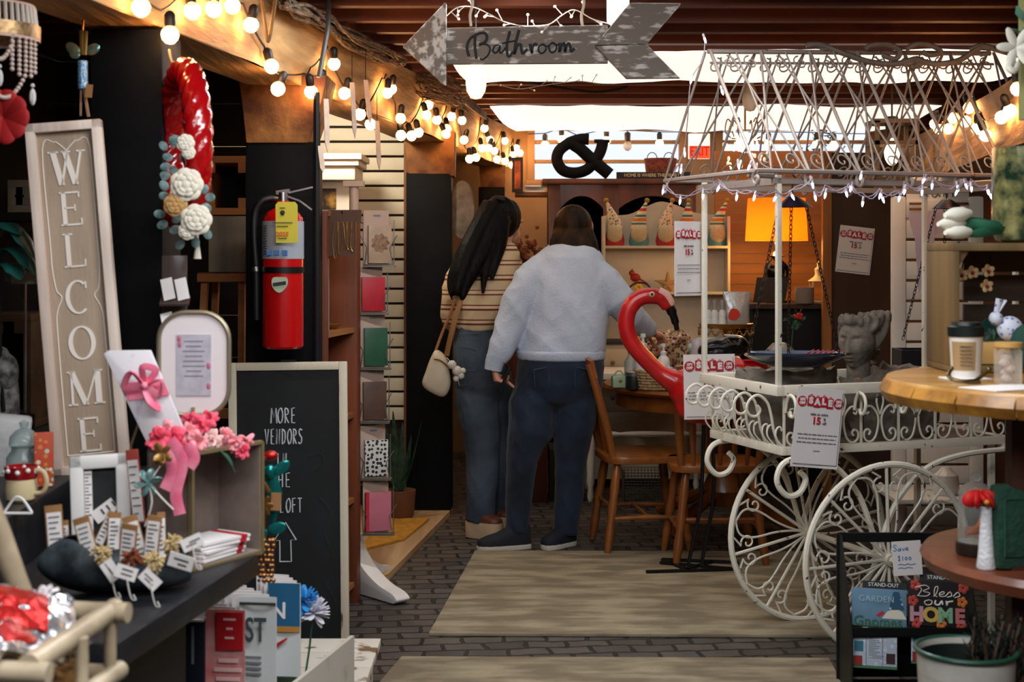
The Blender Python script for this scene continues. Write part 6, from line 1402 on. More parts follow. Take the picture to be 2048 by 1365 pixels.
# gift card in cellophane with pink bow
t = thing('gift_card_panel', 'tilted white floral gift panel tied with a pink bow beside the WELCOME board', 'gift', P(290, 790, 3.28))
q = pp([(207,708),(216,702),(300,701),(376,880),(300,900)], 3.28, t.location)
m = M(); m.prism(q, 0, .012); obj('panel', m, mat('pale_floral_print', 'ddd9dc', .5, c2='b9a9c6', sc_=24, ramp=(.60, .74)), t, .002)
m = M(); m.prism(pp([(242,768),(326,758),(340,790),(258,802)], 3.28, t.location), -.003, -.0005); rbn = mat('pink_tulle', 'e0607f', .6, c2='ef8fa6', sc_=20); obj('ribbon_band', m, rbn, t)
m = M()
for a, b, c in (((287, 770), (262, 745), (250, 775)), ((290, 770), (285, 735), (312, 742)), ((290, 772), (322, 760), (318, 790)), ((288, 774), (300, 805), (318, 815))): m.tube(cr([P(*a, 3.26)-t.location, P(*b, 3.24)-t.location, P(*c, 3.255)-t.location, P(*a, 3.26)-t.location], 5), .009, 6, flat=.35)
m.ball(P(289, 772, 3.25)-t.location, .009, 8, 6); obj('bow', m, rbn, t)
m = M(); m.tube([P(330, 880, 3.3)-t.location, P(352, 905, 3.3)-t.location, BM @ Vector((.05, .06, BH+.003))-t.location], .004, 6); m.tube([P(300, 780, 3.295)-t.location, P(262, 890, 3.36)-t.location, onC(262, 3.37)-t.location], .003, 5); obj('support_wire', m, gl, t)
# pink garland
t = thing('pink_flower_garland', 'garland of pink silk blossoms draped along the top of the taupe box', 'garland', P(400, 875, 3.2))
pk = [mat('petal_coral', 'e8566f', .7), mat('petal_pink', 'ee9aa2', .7), mat('petal_blush', 'e9bdb8', .7)]
def blossom(parent, c, r, mt, n=22, nm='blossom'):
    m = M(); 
    for k in range(n):
        d = Vector((random.gauss(0, 1), random.gauss(-.5, .8), random.gauss(0, 1))).normalized()
        q = tq(d); m.ball(c+d*r*.55, (r*.28, r*.10, r*.5), 7, 5, q)
    return obj(nm, m, mt, parent)
for x, y, Y, r, k in ((315, 878, 3.12, 26, 0), (350, 880, 3.14, 28, 0), (330, 862, 3.2, 24, 1), (375, 868, 3.24, 24, 1), (402, 850, 3.28, 22, 0), (395, 885, 3.2, 22, 1), (428, 878, 3.25, 20, 2), (450, 875, 3.3, 20, 1), (470, 885, 3.28, 22, 1), (492, 882, 3.32, 20, 1), (485, 902, 3.28, 18, 0), (420, 838, 3.34, 20, 0), (380, 840, 3.33, 18, 0)):
    blossom(t, P(x, y, Y)-t.location, px(r, Y), pk[k])
m = M()
for q in ([(340, 880), (365, 920), (352, 985), (360, 1030)], [(330, 900), (345, 940), (330, 980)], [(372, 890), (388, 915), (378, 935)]): m.tube(cr([P(a, b, 3.11) -t.location for a, b in q], 5), .013, 8, flat=.12, up=(0, 1, 0))
obj('tulle_tail', m, rbn, t)
blossom(t, P(324, 908, 3.07)-t.location, px(24, 3.07), mat('gold_petal', '8f6a34', .4, .4), 12, 'gold_flower')
m = M(); m.tube(cr([P(430, 895, 3.24)-t.location, P(455, 915, 3.23)-t.location, P(470, 945, 3.23)-t.location], 5), [.003]*4+[.007]*4+[.002]*3, 6, flat=.4); obj('leaf', m, mat('leaf_dark', '1f4a38', .6), t)
m = M(); m.tube([P(305, 890, 3.2)-t.location, P(400, 868, 3.3)-t.location, BM @ Vector((.2, .06, BH+.004))-t.location], .004, 5); obj('stem', m, mat('leaf_dark', '1f4a38', .6), t)
t = thing('ribbon_bow', 'pale teal glitter bow with white strings hanging below the gold flower', 'bow', P(297, 966, 3.06)); m = M()
for a in (.3, 1.2, 2.1, 3.3, 4.2, 5.2): m.tube(cr([(0, 0, 0), (.02*math.cos(a+.3), -.006, .02*math.sin(a+.3)), (.026*math.cos(a), 0, .026*math.sin(a)), (0, 0, 0)], 4), .0055, 6, flat=.4)
obj('loops', m, mat('teal_glitter', '7fa3a0', .35, .4), t); m = M(); m.tube(cr([(0, 0, 0), (.03, -.01, -.03), (.055, -.01, -.055)], 4), .002, 4); m.tube(cr([(0, 0, 0), (.01, -.01, -.04), (-.005, -.01, -.09)], 4), .002, 4); m.tube([(0, 0, 0), (.0, .1, .02)], .002, 4); obj('string', m, mat('white_string', 'c9c4bc', .8), t)
t = thing('card_holder', 'clear acrylic card tower with white cards behind the oval frame', 'holder', onR(352, 3.8), .1)
zt3 = P(0, 512, 3.8).z-ZR
ac = mat('smoky_acrylic', '4a3f3b', .15, coat=.4)
m = M(); m.box((-.005, .01, zt3/2), (.065, .008, zt3)); obj('acrylic_back', m, ac, t, .002); m = M(); m.box((-.005, 0, .004), (.09, .09, .008)); obj('foot', m, ac, t)
for k, z in enumerate((zt3-.10, zt3-.19)):
    m = M(); m.box((0, -.02, z-.018), (.075, .045, .006), E(.5, 0, 0)); obj('pocket', m, ac, t)
    for s in (-1, 1): m = M(); m.box((s*.018, -.02, z+.012), (.03, .004, .062), E(-.45, -.25, 0)); obj('business_card', m, paper, t)
# ---- bamboo basket of foil sweets on its own low table
ZB = .692
m = M(); m.bb((-1.5, 1.95, .62), (-.70, 2.55, ZB-.002)); sd = obj('low_table', m, ctop, bev=.005); tag(sd, 'dark low table under the bamboo basket at the bottom left corner', 'table'); m = M()
for x in (-1.45, -.75):
    for y in (2.0, 2.5): m = M(); m.bb((x-.025, y-.025, 0), (x+.025, y+.025, .62)); obj('leg', m, ctop, sd)
bm_ = mat('bamboo_pole', '8a7b64', .4, c2='bfae92', sc_=8, coat=.2)
t = thing('bamboo_basket', 'bamboo pole basket with a tall handle in the bottom left corner', 'basket', (-.86, 2.28, ZB))
o_ = t.location
def bpole(a, b, r=.016): m = M(); a = Vector(a)-o_; b = Vector(b)-o_; q = [a.lerp(b, i/6) for i in range(7)]; m.tube(q, [r*(1.06 if i % 2 == 0 else 1) for i in range(7)], 12); obj('bamboo_pole', m, bm_, t)
A1, A2, A3, A4 = Vector((-.985, 2.46, .815)), Vector((-.635, 2.40, .818)), Vector((-.70, 2.10, .815)), Vector((-1.03, 2.12, .815))
bpole(A1, A2); bpole(A2+Vector((-.03, .03, 0)), A3, .0165); bpole(A3+Vector((.03, 0, -.012)), A4, .0165); bpole(A4, A1)
dz = Vector((0, 0, -.10)); bpole(A1+dz, A2+dz+Vector((-.03, 0, 0)), .014); bpole(A2+dz+Vector((-.02, .02, 0)), A3+dz, .015); bpole(A3+dz, A4+dz, .014); bpole(A4+dz, A1+dz, .014)
for a in (A2+Vector((-.03, 0, 0)), A3, A4, A1, (A2+A3)/2): bpole(a, a+dz, .010)
bpole(Vector((-.79, 2.39, .80)), Vector((-.93, 2.34, 1.24)), .018)
m = M(); m.bb((-1.0-o_.x, 2.13-o_.y, .004), (-.68-o_.x, 2.42-o_.y, .012)); obj('basket_floor', m, wick, t)
t = thing('wood_shavings', None, None, (-.84, 2.28, ZB+.013)); tag(t, 'curled wood shavings filling the bamboo basket', 'filler'); m = M()
for k in range(70):
    c = Vector((random.uniform(-.12, .13), random.uniform(-.11, .11), .035+random.uniform(0, .035))); m.tube([c+Vector((.02*math.cos(g), .016*math.sin(g), .004*g)) for g in [i*.8 for i in range(6)]], .004, 4, flat=.3)
m.box((0, 0, .02), (.27, .24, .036)); z_ = obj('shavings', m, mat('shavings', '8c6434', .8, var=.3, sc_=30), t); z_['kind'] = 'stuff'
foil = mat('bright_foil', 'd9dadd', .18, .85, bump=.7, bsc=22); rf = mat('red_foil', 'a5140f', .25, .5, bump=.6, bsc=22)
for k, (x, y, Y, s, rz, rx_, lb) in enumerate(((30, 1228, 2.28, 1.15, .5, .5, 'large red and silver foil packet on top in the bamboo basket'), (70, 1262, 2.3, .8, -.4, .3, 'silver foil packet beside the shavings in the bamboo basket'), (15, 1275, 2.16, .8, 1.2, .4, 'crumpled silver foil packet at the front of the bamboo basket'))):
    t = thing('foil_packet', lb, 'sweets', P(x, y, Y), group='foil packets in the bamboo basket', rot=(rx_, .3, rz)); t.scale = (s, s, s)
    m = M(); m.grid(lambda u, v: ((u-.5)*.17, (v-.5)*.11, .022*math.sin(pi*u)*math.sin(pi*v)+.010*noise.noise(Vector((u*6, v*6, k)))), 14, 10, .03); obj('foil', m, foil, t)
    m = M(); m.grid(lambda u, v: (-.05+u*.09, (v-.5)*.08, .024*math.sin(pi*(.2+.53*u))*math.sin(pi*(.13+.73*v))+.010*noise.noise(Vector((u*4, v*5, k)))+.003), 8, 6, .003); obj('red_print', m, rf, t)
t = thing('gift_tuft', 'white curled ribbon tuft at the back of the bamboo basket', 'ribbon', P(85, 1212, 2.34)); m = M()
for k in range(12): d = Vector((random.gauss(0, 1), random.gauss(0, .6), abs(random.gauss(.5, .6)))).normalized()*.035; m.tube(cr([(0, 0, -.02), d*.6, d+Vector((.008, 0, -.004))], 4), .004, 5, flat=.4)
obj('curls', m, mat('white_ribbon', 'd8d4d4', .5), t)
# ================================================================ chalkboard
cbd = thing('chalkboard', 'black chalkboard in a worn white frame with an up arrow, standing on the floor', 'chalkboard', (P(580, 0, 5.06).x, 5.06, 0), rot=(-.03, -.012, 0))
wfr = mat('worn_white_frame', '5a4a36', .7, c2='c4baa4', sc_=30, ramp=(.26, .33), bump=.15, bsc=60, stretch=(1, 1, .25))
W5 = px(238, 5.06)/2; H5 = 1.035; bw_ = px(16, 5.06)
for a, b in (((-W5, 0), (-W5+bw_, H5)), ((W5-bw_, 0), (W5, H5)), ((-W5+bw_, H5-bw_), (W5-bw_, H5)), ((-W5+bw_, 0), (W5-bw_, bw_))): m = M(); m.bb((a[0], -.012, a[1]), (b[0], .012, b[1])); obj('frame_side', m, wfr, cbd, .003)
m = M(); m.bb((-W5+bw_, -.003, bw_), (W5-bw_, .006, H5-bw_)); obj('slate', m, mat('slate_black', '05080b', .65, c2='12181c', sc_=5, ramp=(.5, .85)), cbd)
for s in (-1, 1): m = M(); m.bar((s*(W5-.05), .03, H5-.03), (s*(W5-.10), .36, 0.012), .022, .022); obj('back_leg', m, wfr, cbd)
m = M(); m.box((0, .012, H5+.004), (.05, .02, .008)); obj('hinge', m, iron, cbd)
chalk = mat('chalk', 'b9bdc0', .95)
FT = {'M': [[(0,0),(.12,1),(.42,.35),(.72,1),(.85,0)]], 'O': [[(.4,1),(.1,.75),(.05,.35),(.3,0),(.6,.15),(.72,.6),(.55,.95),(.4,1)]], 'R': [[(.1,0),(.12,1)],[(.12,1),(.5,.9),(.5,.6),(.14,.5),(.6,0)]], 'E': [[(.55,1),(.1,.97),(.08,.02),(.55,0)],[(.1,.5),(.48,.52)]], 'V': [[(0,1),(.3,0),(.6,1)]], 'N': [[(.05,0),(.1,1),(.55,0),(.6,1)]], 'D': [[(.1,0),(.1,1)],[(.02,1),(.5,.85),(.6,.45),(.4,.08),(.05,0)]], 'S': [[(.6,.9),(.3,1),(.12,.78),(.3,.55),(.55,.4),(.5,.1),(.2,0),(.05,.12)]], 'I': [[(.15,0),(.15,1)]], 'T': [[(0,1),(.6,1)],[(.3,1),(.3,0)]], 'H': [[(.08,0),(.08,1)],[(.55,0),(.55,1)],[(.08,.5),(.55,.52)]], 'A': [[(0,0),(.3,1),(.6,0)],[(.12,.35),(.5,.35)]], 'Y': [[(0,1),(.28,.5),(.6,1)],[(.28,.5),(.25,0)]], 'L': [[(.1,1),(.08,0),(.5,.02)]], 'F': [[(.1,0),(.1,1),(.58,1)],[(.1,.52),(.48,.54)]]}
def chalkline(s, cx, cy, h, wd):
    k = 5.06/F; m = M(); n = len(s); adv = wd/n
    for i, ch in enumerate(s):
        x0 = cx-wd/2+i*adv
        for st_ in FT[ch]:
            pts = [((x0+a*adv*1.05-580)*k, (1334-(cy+h/2-b*h))*k) for a, b in st_]
            q = cr2(pts, 4) if ch in 'OSDR' else pts
            for dx in (0, .0016): m.tube([(a+dx+random.uniform(-.0006, .0006), -.0042, b+dx*.5) for a, b in q], .0016, 4)
    obj('chalk_words', m, chalk, cbd)
for a in (('MORE', 572, 848, 30, 54), ('VENDORS', 572, 890, 30, 78), ('IN', 568, 937, 27, 22), ('THE', 566, 977, 28, 44), ('HAYLOFT', 568, 1028, 28, 84)): chalkline(*a)
k = 5.06/F; m = M(); ar = [(561, 1140), (561, 1098), (550, 1098), (573, 1062), (594, 1097), (583, 1097), (584, 1140), (561, 1140)]
for dx in (0, .0015): m.tube([((a-580)*k+dx, -.0042, (1334-b)*k+dx) for a, b in ar], .0016, 4)
obj('chalk_arrow', m, chalk, cbd)
m = M(); 
for q in ([(640, 1010), (662, 1040), (650, 1080), (668, 1130), (655, 1180), (672, 1230), (650, 1285), (640, 1290)], [(500, 765), (540, 755), (590, 768)], [(620, 930), (645, 925), (650, 945), (630, 960)]): m.tube([((v.x-580)*k, -.0034, (1334-v.z)*k) for v in cr([(a, 0, b) for a, b in q], 5)], .0022, 4, flat=.3)
obj('chalk_smudge', m, mat('chalk_faint', '2a3236', .95), cbd)
# painted plank crate before the board, white holder with brochures
pw = mat('peeling_white_plank', '6a5138', .75, c2='c9c3b6', sc_=13, ramp=(.36, .44), bump=.25, bsc=40)
t = thing('plank_crate', 'low plank crate with peeling white paint in front of the chalkboard', 'crate', (P(640, 0, 4.45).x, 4.55, 0))
for k in range(3): m = M(); m.bb((-.26, -.25+.17*k, .115), (.155, -.25+.165+.17*k, .14)); obj('top_plank', m, pw, t, .003)
for s in (-.2, .1): m = M(); m.bb((s-.03, -.24, 0), (s+.03, .24, .114)); obj('runner', m, pw, t)
hz = .16
bh = thing('brochure_holder', 'white wooden holder full of brochures at the bottom left', 'holder', (-.62, 3.62, 0))
wh = mat('worn_white_board', 'bdb7ac', .6, c2='8d8578', sc_=8, ramp=(.6, .8))
m = M(); m.slab([(-.10, -.30), (.03, -.30), (.20, .50), (.05, .55)], hz, hz+.02); obj('holder_floor', m, wh, bh)
m = M(); a = Vector((-.04, -.32, 0)); b = Vector((.165, .46, 0)); n_ = Vector((.97, -.25, 0))*.012
m.add([a+Vector((0, 0, .0)), b+Vector((0, 0, .0)), b+Vector((0, 0, .34)), a+Vector((0, 0, .31)), a+n_, b+n_, b+n_+Vector((0, 0, .34)), a+n_+Vector((0, 0, .31))], [(0, 1, 2, 3), (7, 6, 5, 4), (0, 4, 5, 1), (1, 5, 6, 2), (2, 6, 7, 3), (3, 7, 4, 0)]); obj('holder_side', m, wh, bh)
m = M(); m.slab([(-.10, -.28), (.03, -.28), (.2, .5), (.05, .5)], 0, hz); obj('holder_base', m, wh, bh)
def brochure(name, label, tl, tr, bl, Y, ya, front, n=4, grp=None, dx=-.011, dy=.012, th=.003):
    a, b, c = P(*tl, Y), P(*tr, Y), P(*bl, Y); W = (b-a).length/math.cos(ya); Hh = a.z-(hz+.02)
    for k in range(n):
        p = Vector(((a.x+b.x)/2+dx*k, Y+dy*k, hz+.021))
        t = thing(name, label if k == 0 else label.replace('front', ('', 'second', 'third', 'fourth', 'fifth')[k]) , 'brochure', p, group=grp, rot=(0, 0, ya))
        m = M(); m.grid(lambda u, v: ((u-.5)*W, .006*math.sin(pi*u), v*(Hh+.004*k)), 6, 6, th); obj('pages', m, paper if k else front[0], t)
        if k == 0: front[1](t, W, Hh)
def fr_pink(t, W, Hh):
    m = M(); m.bb((-W*.22, -.002, Hh-.095), (W*.46, .003, Hh-.005)); obj('red_panel', m, mat('brochure_red', 'b51a20', .5), t)
    txt('heading', 'FASHION', .016, paper, t, (W*.12, -.003, Hh-.025), sx=.8) if False else None
    m = M()
    for q, l in enumerate((.030, .016, .022)): m.bb((W*.12-l/2, -.003, Hh-.024-.022*q), (W*.12+l/2, -.0018, Hh-.019-.022*q))
    for k in range(8): l = random.uniform(.05, .075); m.bb((W*.1-l*.5, -.001, Hh-.125-.022*k), (W*.1+l*.42, .0015, Hh-.116-.022*k))
    obj('text_lines', m, mat('pale_pink_print', 'e6b9b4', .6), t)
def fr_ist(t, W, Hh):
    me = text_mesh('ST', .085, .0006, .0016); me.materials.append(mat('grey_green_print', '3f4a4c', .6)); o = obj('title', me, me.materials[0], t, loc=(-W*.05, -.004, Hh-.085), rot=(pi/2, 0, 0)); o.scale = (.62, 1, 1)
    m = M()
    for k in range(4): m.bb((-W*.46, -.003, Hh-.155-.014*k), (W*.1, -.001, Hh-.149-.014*k))
    obj('text_lines', m, greyink, t)
    m = M(); m.bb((-W*.49, -.003, .0), (W*.49, .0, Hh-.235)); obj('field_photo', m, mat('field_green', '1f3324', .6, c2='5a7a44', sc_=14, stretch=(.6, 1, 2)), t)
    m = M(); m.bb((-W*.49, -.003, Hh-.02), (W*.49, -.001, Hh-.013)); obj('top_line', m, mat('field_dark', '2f3a2c', .6), t)
def fr_n(t, W, Hh):
    m = M(); m.bb((-W*.49, -.002, Hh-.115), (W*.49, .001, Hh)); obj('blue_panel', m, mat('brochure_blue', '1c5a80', .5), t)
    txt('letter', 'N', .062, paper, t, (-W*.18, -.003, Hh-.075), bold=.0008)
    m = M(); m.bb((-W*.49, -.002, Hh-.13), (W*.49, .001, Hh-.115)); obj('ochre_line', m, mat('ochre_print', 'b37c34', .6), t)
    m = M(); m.prism([(-W*.4, Hh-.17), (W*.1, Hh-.145), (W*.1, Hh-.150), (-W*.4, Hh-.185)], -.002, 0); obj('red_flash', m, mat('brochure_red', 'b51a20', .5), t)
    m = M(); m.bb((-W*.49, -.002, 0), (W*.49, .001, Hh-.25)); obj('tree_photo', m, mat('tree_dark', '1a241c', .6, c2='33452c', sc_=30), t)
brochure('brochure', 'front pink and red brochure in the white holder', (410, 1222), (490, 1218), (415, 1365), 3.46, -.12, (mat('brochure_pink', 'cf6f6c', .55, c2='dca7a2', sc_=12), fr_pink), 5, 'pink brochures', -.024, .016)
brochure('brochure', 'front white brochure with grey letters ST in the white holder', (478, 1196), (553, 1190), (490, 1345), 3.66, -.12, (mat('brochure_white', 'cfd3d2', .5), fr_ist), 5, 'landscape brochures', -.022, .016)
brochure('brochure', 'front blue topped brochure with letter N in the white holder', (535, 1168), (601, 1164), (540, 1300), 3.88, -.12, (mat('brochure_white', 'cfd3d2', .5), fr_n), 4, 'blue brochures', -.013, .016)
t = thing('book', 'dark navy book standing left of the pink brochures', 'book', (P(378, 0, 3.45).x, 3.45, hz+.021)); Hn = P(0, 1245, 3.45).z-hz-.021
m = M(); m.bb((-.036, 0, 0), (.036, .15, Hn)); obj('cover', m, mat('navy_cover', '0c1220', .5), t, .003); m = M(); m.bb((-.033, .002, Hn-.001), (.033, .14, Hn+.004)); obj('pages', m, paper, t); m = M(); m.bb((.006, -.001, Hn-.10), (.012, .0, Hn-.01)); obj('spine_print', m, greyink, t)
m = M(); m.bb((-.87, 3.36, 0), (-.69, 3.62, hz+.02)); tag(obj('book_block', m, mat('counter_base', '0e0e10', .6)), 'dark block under the navy book beside the white brochure holder', 'block')
for k, (x, y, c, lb) in enumerate(((606, 1205, '2f8fd0', 'bright blue paper flower stuck in the brochure holder'), (626, 1226, 'd9d7e2', 'white paper flower stuck in the brochure holder right of the blue one'))):
    t = thing('paper_flower', lb, 'flower', P(x, y, 3.98)); m = M()
    for q in range(44):
        d = Vector((random.gauss(.4, .8), random.gauss(-.2, .6), random.gauss(.25, .8))).normalized(); m.tube([(0, 0, 0), d*.020, d*.036, d*.048], [.003, .009, .010, .004], 5, flat=.25)
    obj('petals', m, mat('paper_petal_%s' % ('blue', 'white')[k], c, .7), t); m = M(); m.tube([(0, 0, 0), (-.01, .0, -.10), (-.03, -.03, -(P(0, y, 3.98).z-hz-.021))], .003, 5); obj('stem', m, mat('leaf_dark', '1f4a38', .6), t)
# ================================================================ suncatchers
def wing(m, c, d, l, w_): 
    d = Vector(d).normalized(); q = tq(d); m.ball(Vector(c)+d*l*.5, (w_, w_*.15, l*.5), 8, 6, q)
tg = mat('teal_foil', '1f7a78', .2, .7); br_ = mat('bronze_foil', '9a6a3a', .25, .8); rd = mat('red_foil2', 'a5201a', .3, .6)
t = thing('suncatcher', 'teal winged foil suncatcher with a brown tag hanging before the chalkboard', 'ornament', P(543, 912, 3.45))
O_ = t.location
m = M(); wing(m, P(540, 952, 3.45)-O_, (-1, 0, .55), .05, .014); wing(m, P(542, 952, 3.45)-O_, (1, 0, .75), .055, .014); m.ball(P(540, 945, 3.44)-O_, (.012, .01, .018)); m.tube([P(541, 955, 3.45)-O_, P(548, 985, 3.45)-O_, P(546, 1052, 3.45)-O_], [.016, .020, .004], 8, flat=.4); obj('wings_and_tail', m, tg, t)
m = M(); m.ball(P(541, 912, 3.45)-O_, (.018, .012, .012)); m.tube([P(510, 922, 3.40)-O_, P(536, 916, 3.45)-O_], .0045, 6); obj('red_loop', m, rd, t)
m = M(); m.box(P(552, 1004, 3.43)-O_, (.024, .002, .042), E(0, .05, 0)); obj('tag', m, kraft, t)
t = thing('suncatcher', 'gold and teal foil suncatcher with bead strings at the side of the taupe box', 'ornament', P(528, 1000, 3.40)); O_ = t.location
m = M()
for a in range(7): wing(m, P(524, 1012, 3.4)-O_, (math.cos(a*.9), 0, math.sin(a*.9)), .028, .007)
m.tube([P(512, 962, 3.4)-O_, P(528, 968, 3.4)-O_, P(538, 985, 3.4)-O_], .006, 6); m.ball(P(518, 1050, 3.4)-O_, (.014, .01, .03)); obj('gold_star', m, br_, t)
m = M(); wing(m, P(535, 1062, 3.4)-O_, (1, 0, .25), .045, .014); wing(m, P(535, 1066, 3.4)-O_, (-1, 0, -.1), .03, .012); obj('teal_fish', m, tg, t)
m = M()
for x in (520, 529, 538, 545):
    for k in range(9): m.ball(P(x+random.uniform(-3, 3), 1082+10*k, 3.4)-O_, random.uniform(.004, .007), 6, 5)
m.tube([P(526, 960, 3.4)-O_, P(512, 905, 3.38)-O_], .0015, 4); m.tube([P(530, 1010, 3.4)-O_, P(530, 1170, 3.4)-O_], .0012, 4); z_ = obj('bead_strings', m, br_, t); z_['kind'] = 'stuff'
# ================================================================ left wall goods
EX = thing('fire_extinguisher', 'red fire extinguisher with a yellow inspection tag strapped to the black post', 'fire extinguisher', P(566, 697, 5.10))
r_ = px(41, 5.10); er = mat('extinguisher_red', 'a80a0c', .25, coat=.6)
zz_ = lambda y: px(697-y, 5.10)
m = M(); m.lathe([(r_*.9, 0), (r_, .008), (r_, zz_(450)), (r_*.96, zz_(436)), (r_*.75, zz_(424)), (r_*.35, zz_(415)), (r_*.33, zz_(402))], n=40); obj('cylinder', m, er, EX)
m = M(); m.lathe([(r_+.0012, zz_(518)), (r_+.0012, zz_(443))], n=40, caps=False); lbl = obj('label', m, mat('grey_label', '8f949c', .5), EX)
m = M(); 
for k in range(12): m.bb((-.062, -r_*.62-.012, zz_(452+5*k)-.001), (-.04, -r_*.62-.006, zz_(452+5*k)+.001))
obj('small_print', m, ink, lbl)
m = M()
for x in (545, 560, 576): m.box(((x-566)/F*5.1, -r_*(1-.35*((x-566)/41)**2)-.002, zz_(506)), (.018, .006, .018))
obj('pictograms', m, mat('blue_picto', '3f6fb0', .5), lbl)
m = M(); m.lathe([(r_+.003, zz_(546)), (r_+.003, zz_(534))], n=40, caps=False); obj('strap', m, iron, EX)
m = M(); m.box((0, r_+.02, zz_(560)), (.05, .04, .2)); obj('wall_bracket', m, iron, EX)
def e_(x, y, d=0): return P(x, y, 5.10+d)-EX.location
m = M(); m.tube([e_(566, 412), e_(566, 385)], .018, 12); m.tube([e_(545, 397), e_(566, 397)], .010, 10); obj('valve', m, steel, EX)
m = M(); m.bar(e_(553, 386), e_(580, 382), .022, .014); m.bar(e_(578, 386), e_(625, 375), .020, .006); obj('lever', m, steel, EX); m = M(); m.bar(e_(575, 393), e_(600, 402), .020, .006); m.bar(e_(600, 402), e_(624, 420), .020, .006); obj('carry_handle', m, steel, EX)
m = M(); m.tube(cr([e_(548, 397, -.01), e_(525, 402, -.02), e_(510, 425, -.02), e_(508, 470, -.02), e_(512, 530, -.02)], 6)+[e_(513, 640, -.01)], .0125, 10); obj('hose', m, mat('black_rubber', '0b0c0d', .5), EX); m = M(); m.tube([e_(511, 534, -.02), e_(512, 543, -.02)], .015, 10); obj('hose_ferrule', m, steel, EX)
ty = mat('yellow_tag', 'c9bd3c', .6); m = M(); m.prism([(a-EX.location.x, b-EX.location.z) for a, b in [(P(x, y, 5.0).x, P(x, y, 5.0).z) for x, y in ((551, 410), (556, 404), (590, 404), (595, 410), (596, 486), (552, 486))]], -.10, -.0985); tg_ = obj('inspection_tag', m, ty, EX)
txt('year', '2025', .022, mat('orange_ink', 'c9641a', .6), tg_, (e_(574, 470).x, -.102, e_(574, 470).z), bold=.0008)
m = M()
for y, l in ((418, .018), (432, .012), (447, .07), (454, .04), (478, .03)): m.bb((e_(574, y).x-l/2, -.1015, e_(574, y).z-.0012), (e_(574, y).x+l/2, -.1003, e_(574, y).z+.0012))
m.ball(e_(574, 427)+Vector((0, -.1008-0, 0)), (.009, .001, .008), 8, 5); obj('print', m, ink, tg_)
m = M(); m.prism(cr2([(e_(x, y).x, e_(x, y).z) for x, y in ((552, 556), (566, 554), (580, 556), (580, 572), (566, 585), (552, 574))], 3, True), -r_-.004, -r_*.6); bd = obj('badge', m, mat('pale_badge', 'a8b49a', .5), EX); m = M(); m.box((e_(566, 567).x, -r_-.005, e_(566, 567).z), (.045, .003, .012), E(0, -.15, 0)); obj('badge_band', m, ink, bd)
# red wreath with white flowers
wt_ = thing('wreath', 'glossy red twisted wreath with white flowers and eucalyptus hung on the first black post', 'wreath', P(368, 292, 3.82), rz=math.radians(-64))
m = M(); R0 = .168
def wf_(u, v):
    a = 2*pi*u; b = 2*pi*v; q = .033*(1+.08*math.cos(5*b+26*a)); R = R0
    return ((R+q*math.cos(b))*math.sin(a)*.92, q*math.sin(b)*1.1, (R+q*math.cos(b))*math.cos(a)*1.15)
m.grid(wf_, 120, 42); obj('red_ring', m, mat('red_vinyl', '98070c', .16, coat=.8), wt_)
WMi = (Matrix.Translation(wt_.location) @ Matrix.Rotation(math.radians(-64), 4, 'Z')).inverted()
wcam = WMi.to_3x3() @ Vector((0, -1, 0))
def w_at(x, y, Y): return WMi @ P(x, y, Y)
ivory = mat('ivory_petal', 'cfc6b4', .8); eu = mat('eucalyptus', '3f5654', .7, c2='7f9a98', sc_=40); tanp = mat('tan_petal', 'a8804c', .8)
def peony(x, y, r, mt, Y=3.60):
    c = w_at(x, y, Y); R = px(r*1.12, Y); m = M()
    for ring, (n, f) in enumerate(((7, 1.0), (7, .75), (6, .5), (4, .28))):
        for k in range(n):
            a = 2*pi*k/n+ring*.5; d = Vector((math.cos(a), 0, math.sin(a))); d3 = WMi.to_3x3() @ (d*.9+Vector((0, -.35*(ring+.6), 0))); q = tq(d3, wcam); m.ball(c+d3*R*f*.5, (R*.46*max(f, .6), R*.15, R*.42*max(f, .65)), 9, 7, q)
    m.ball(c, R*.45); obj('blossom', m, mt, wt_)
for a in ((375, 370, 36, ivory), (372, 287, 20, ivory), (378, 305, 15, ivory), (352, 410, 26, tanp), (394, 440, 34, ivory), (376, 462, 20, ivory), (350, 282, 13, eu)): peony(*a)
def leaves(pts, Y, s=22):
    m = M()
    for x, y, an in pts:
        d = Vector((math.cos(an), -.25, math.sin(an))); d3 = WMi.to_3x3() @ d; c = w_at(x, y, Y); l = px(s, Y); m.ball(c+d3*l*.5, (l*.42, l*.06, l*.55), 8, 6, tq(d3, wcam))
    obj('eucalyptus_leaf', m, eu, wt_)
leaves([(345, 318, 2.8), (340, 330, 3.5), (362, 322, 1.0), (388, 325, .3), (340, 352, 3.0), (355, 350, 2.2), (392, 318, -.8), (333, 300, 2.2), (338, 345, 4.0)], 3.68, 19)
leaves([(400, 385, .6), (410, 395, 0), (405, 410, -.6), (340, 395, 2.9), (335, 380, 2.2), (362, 430, 3.9), (375, 435, 5.2), (405, 440, -.4), (410, 460, -1.0), (360, 455, 3.6), (330, 430, 3.0), (335, 445, 3.6), (390, 475, -1.4), (365, 480, 4.3)], 3.64, 21)
m = M(); m.tube([w_at(395, 470, 3.66), w_at(395, 490, 3.66)], .003, 5); m.tube([w_at(395, 488, 3.66), w_at(395, 518, 3.66)], [.005, .010], 8); obj('tassel', m, ivory, wt_)
m = M(); m.tube(cr([w_at(366, 140, 3.82), w_at(350, 132, 3.84), w_at(342, 120, 3.86), w_at(338, 100, 3.88)], 5), .004, 6); obj('hanging_ribbon', m, mat('tan_ribbon', '8a6a50', .7), wt_)
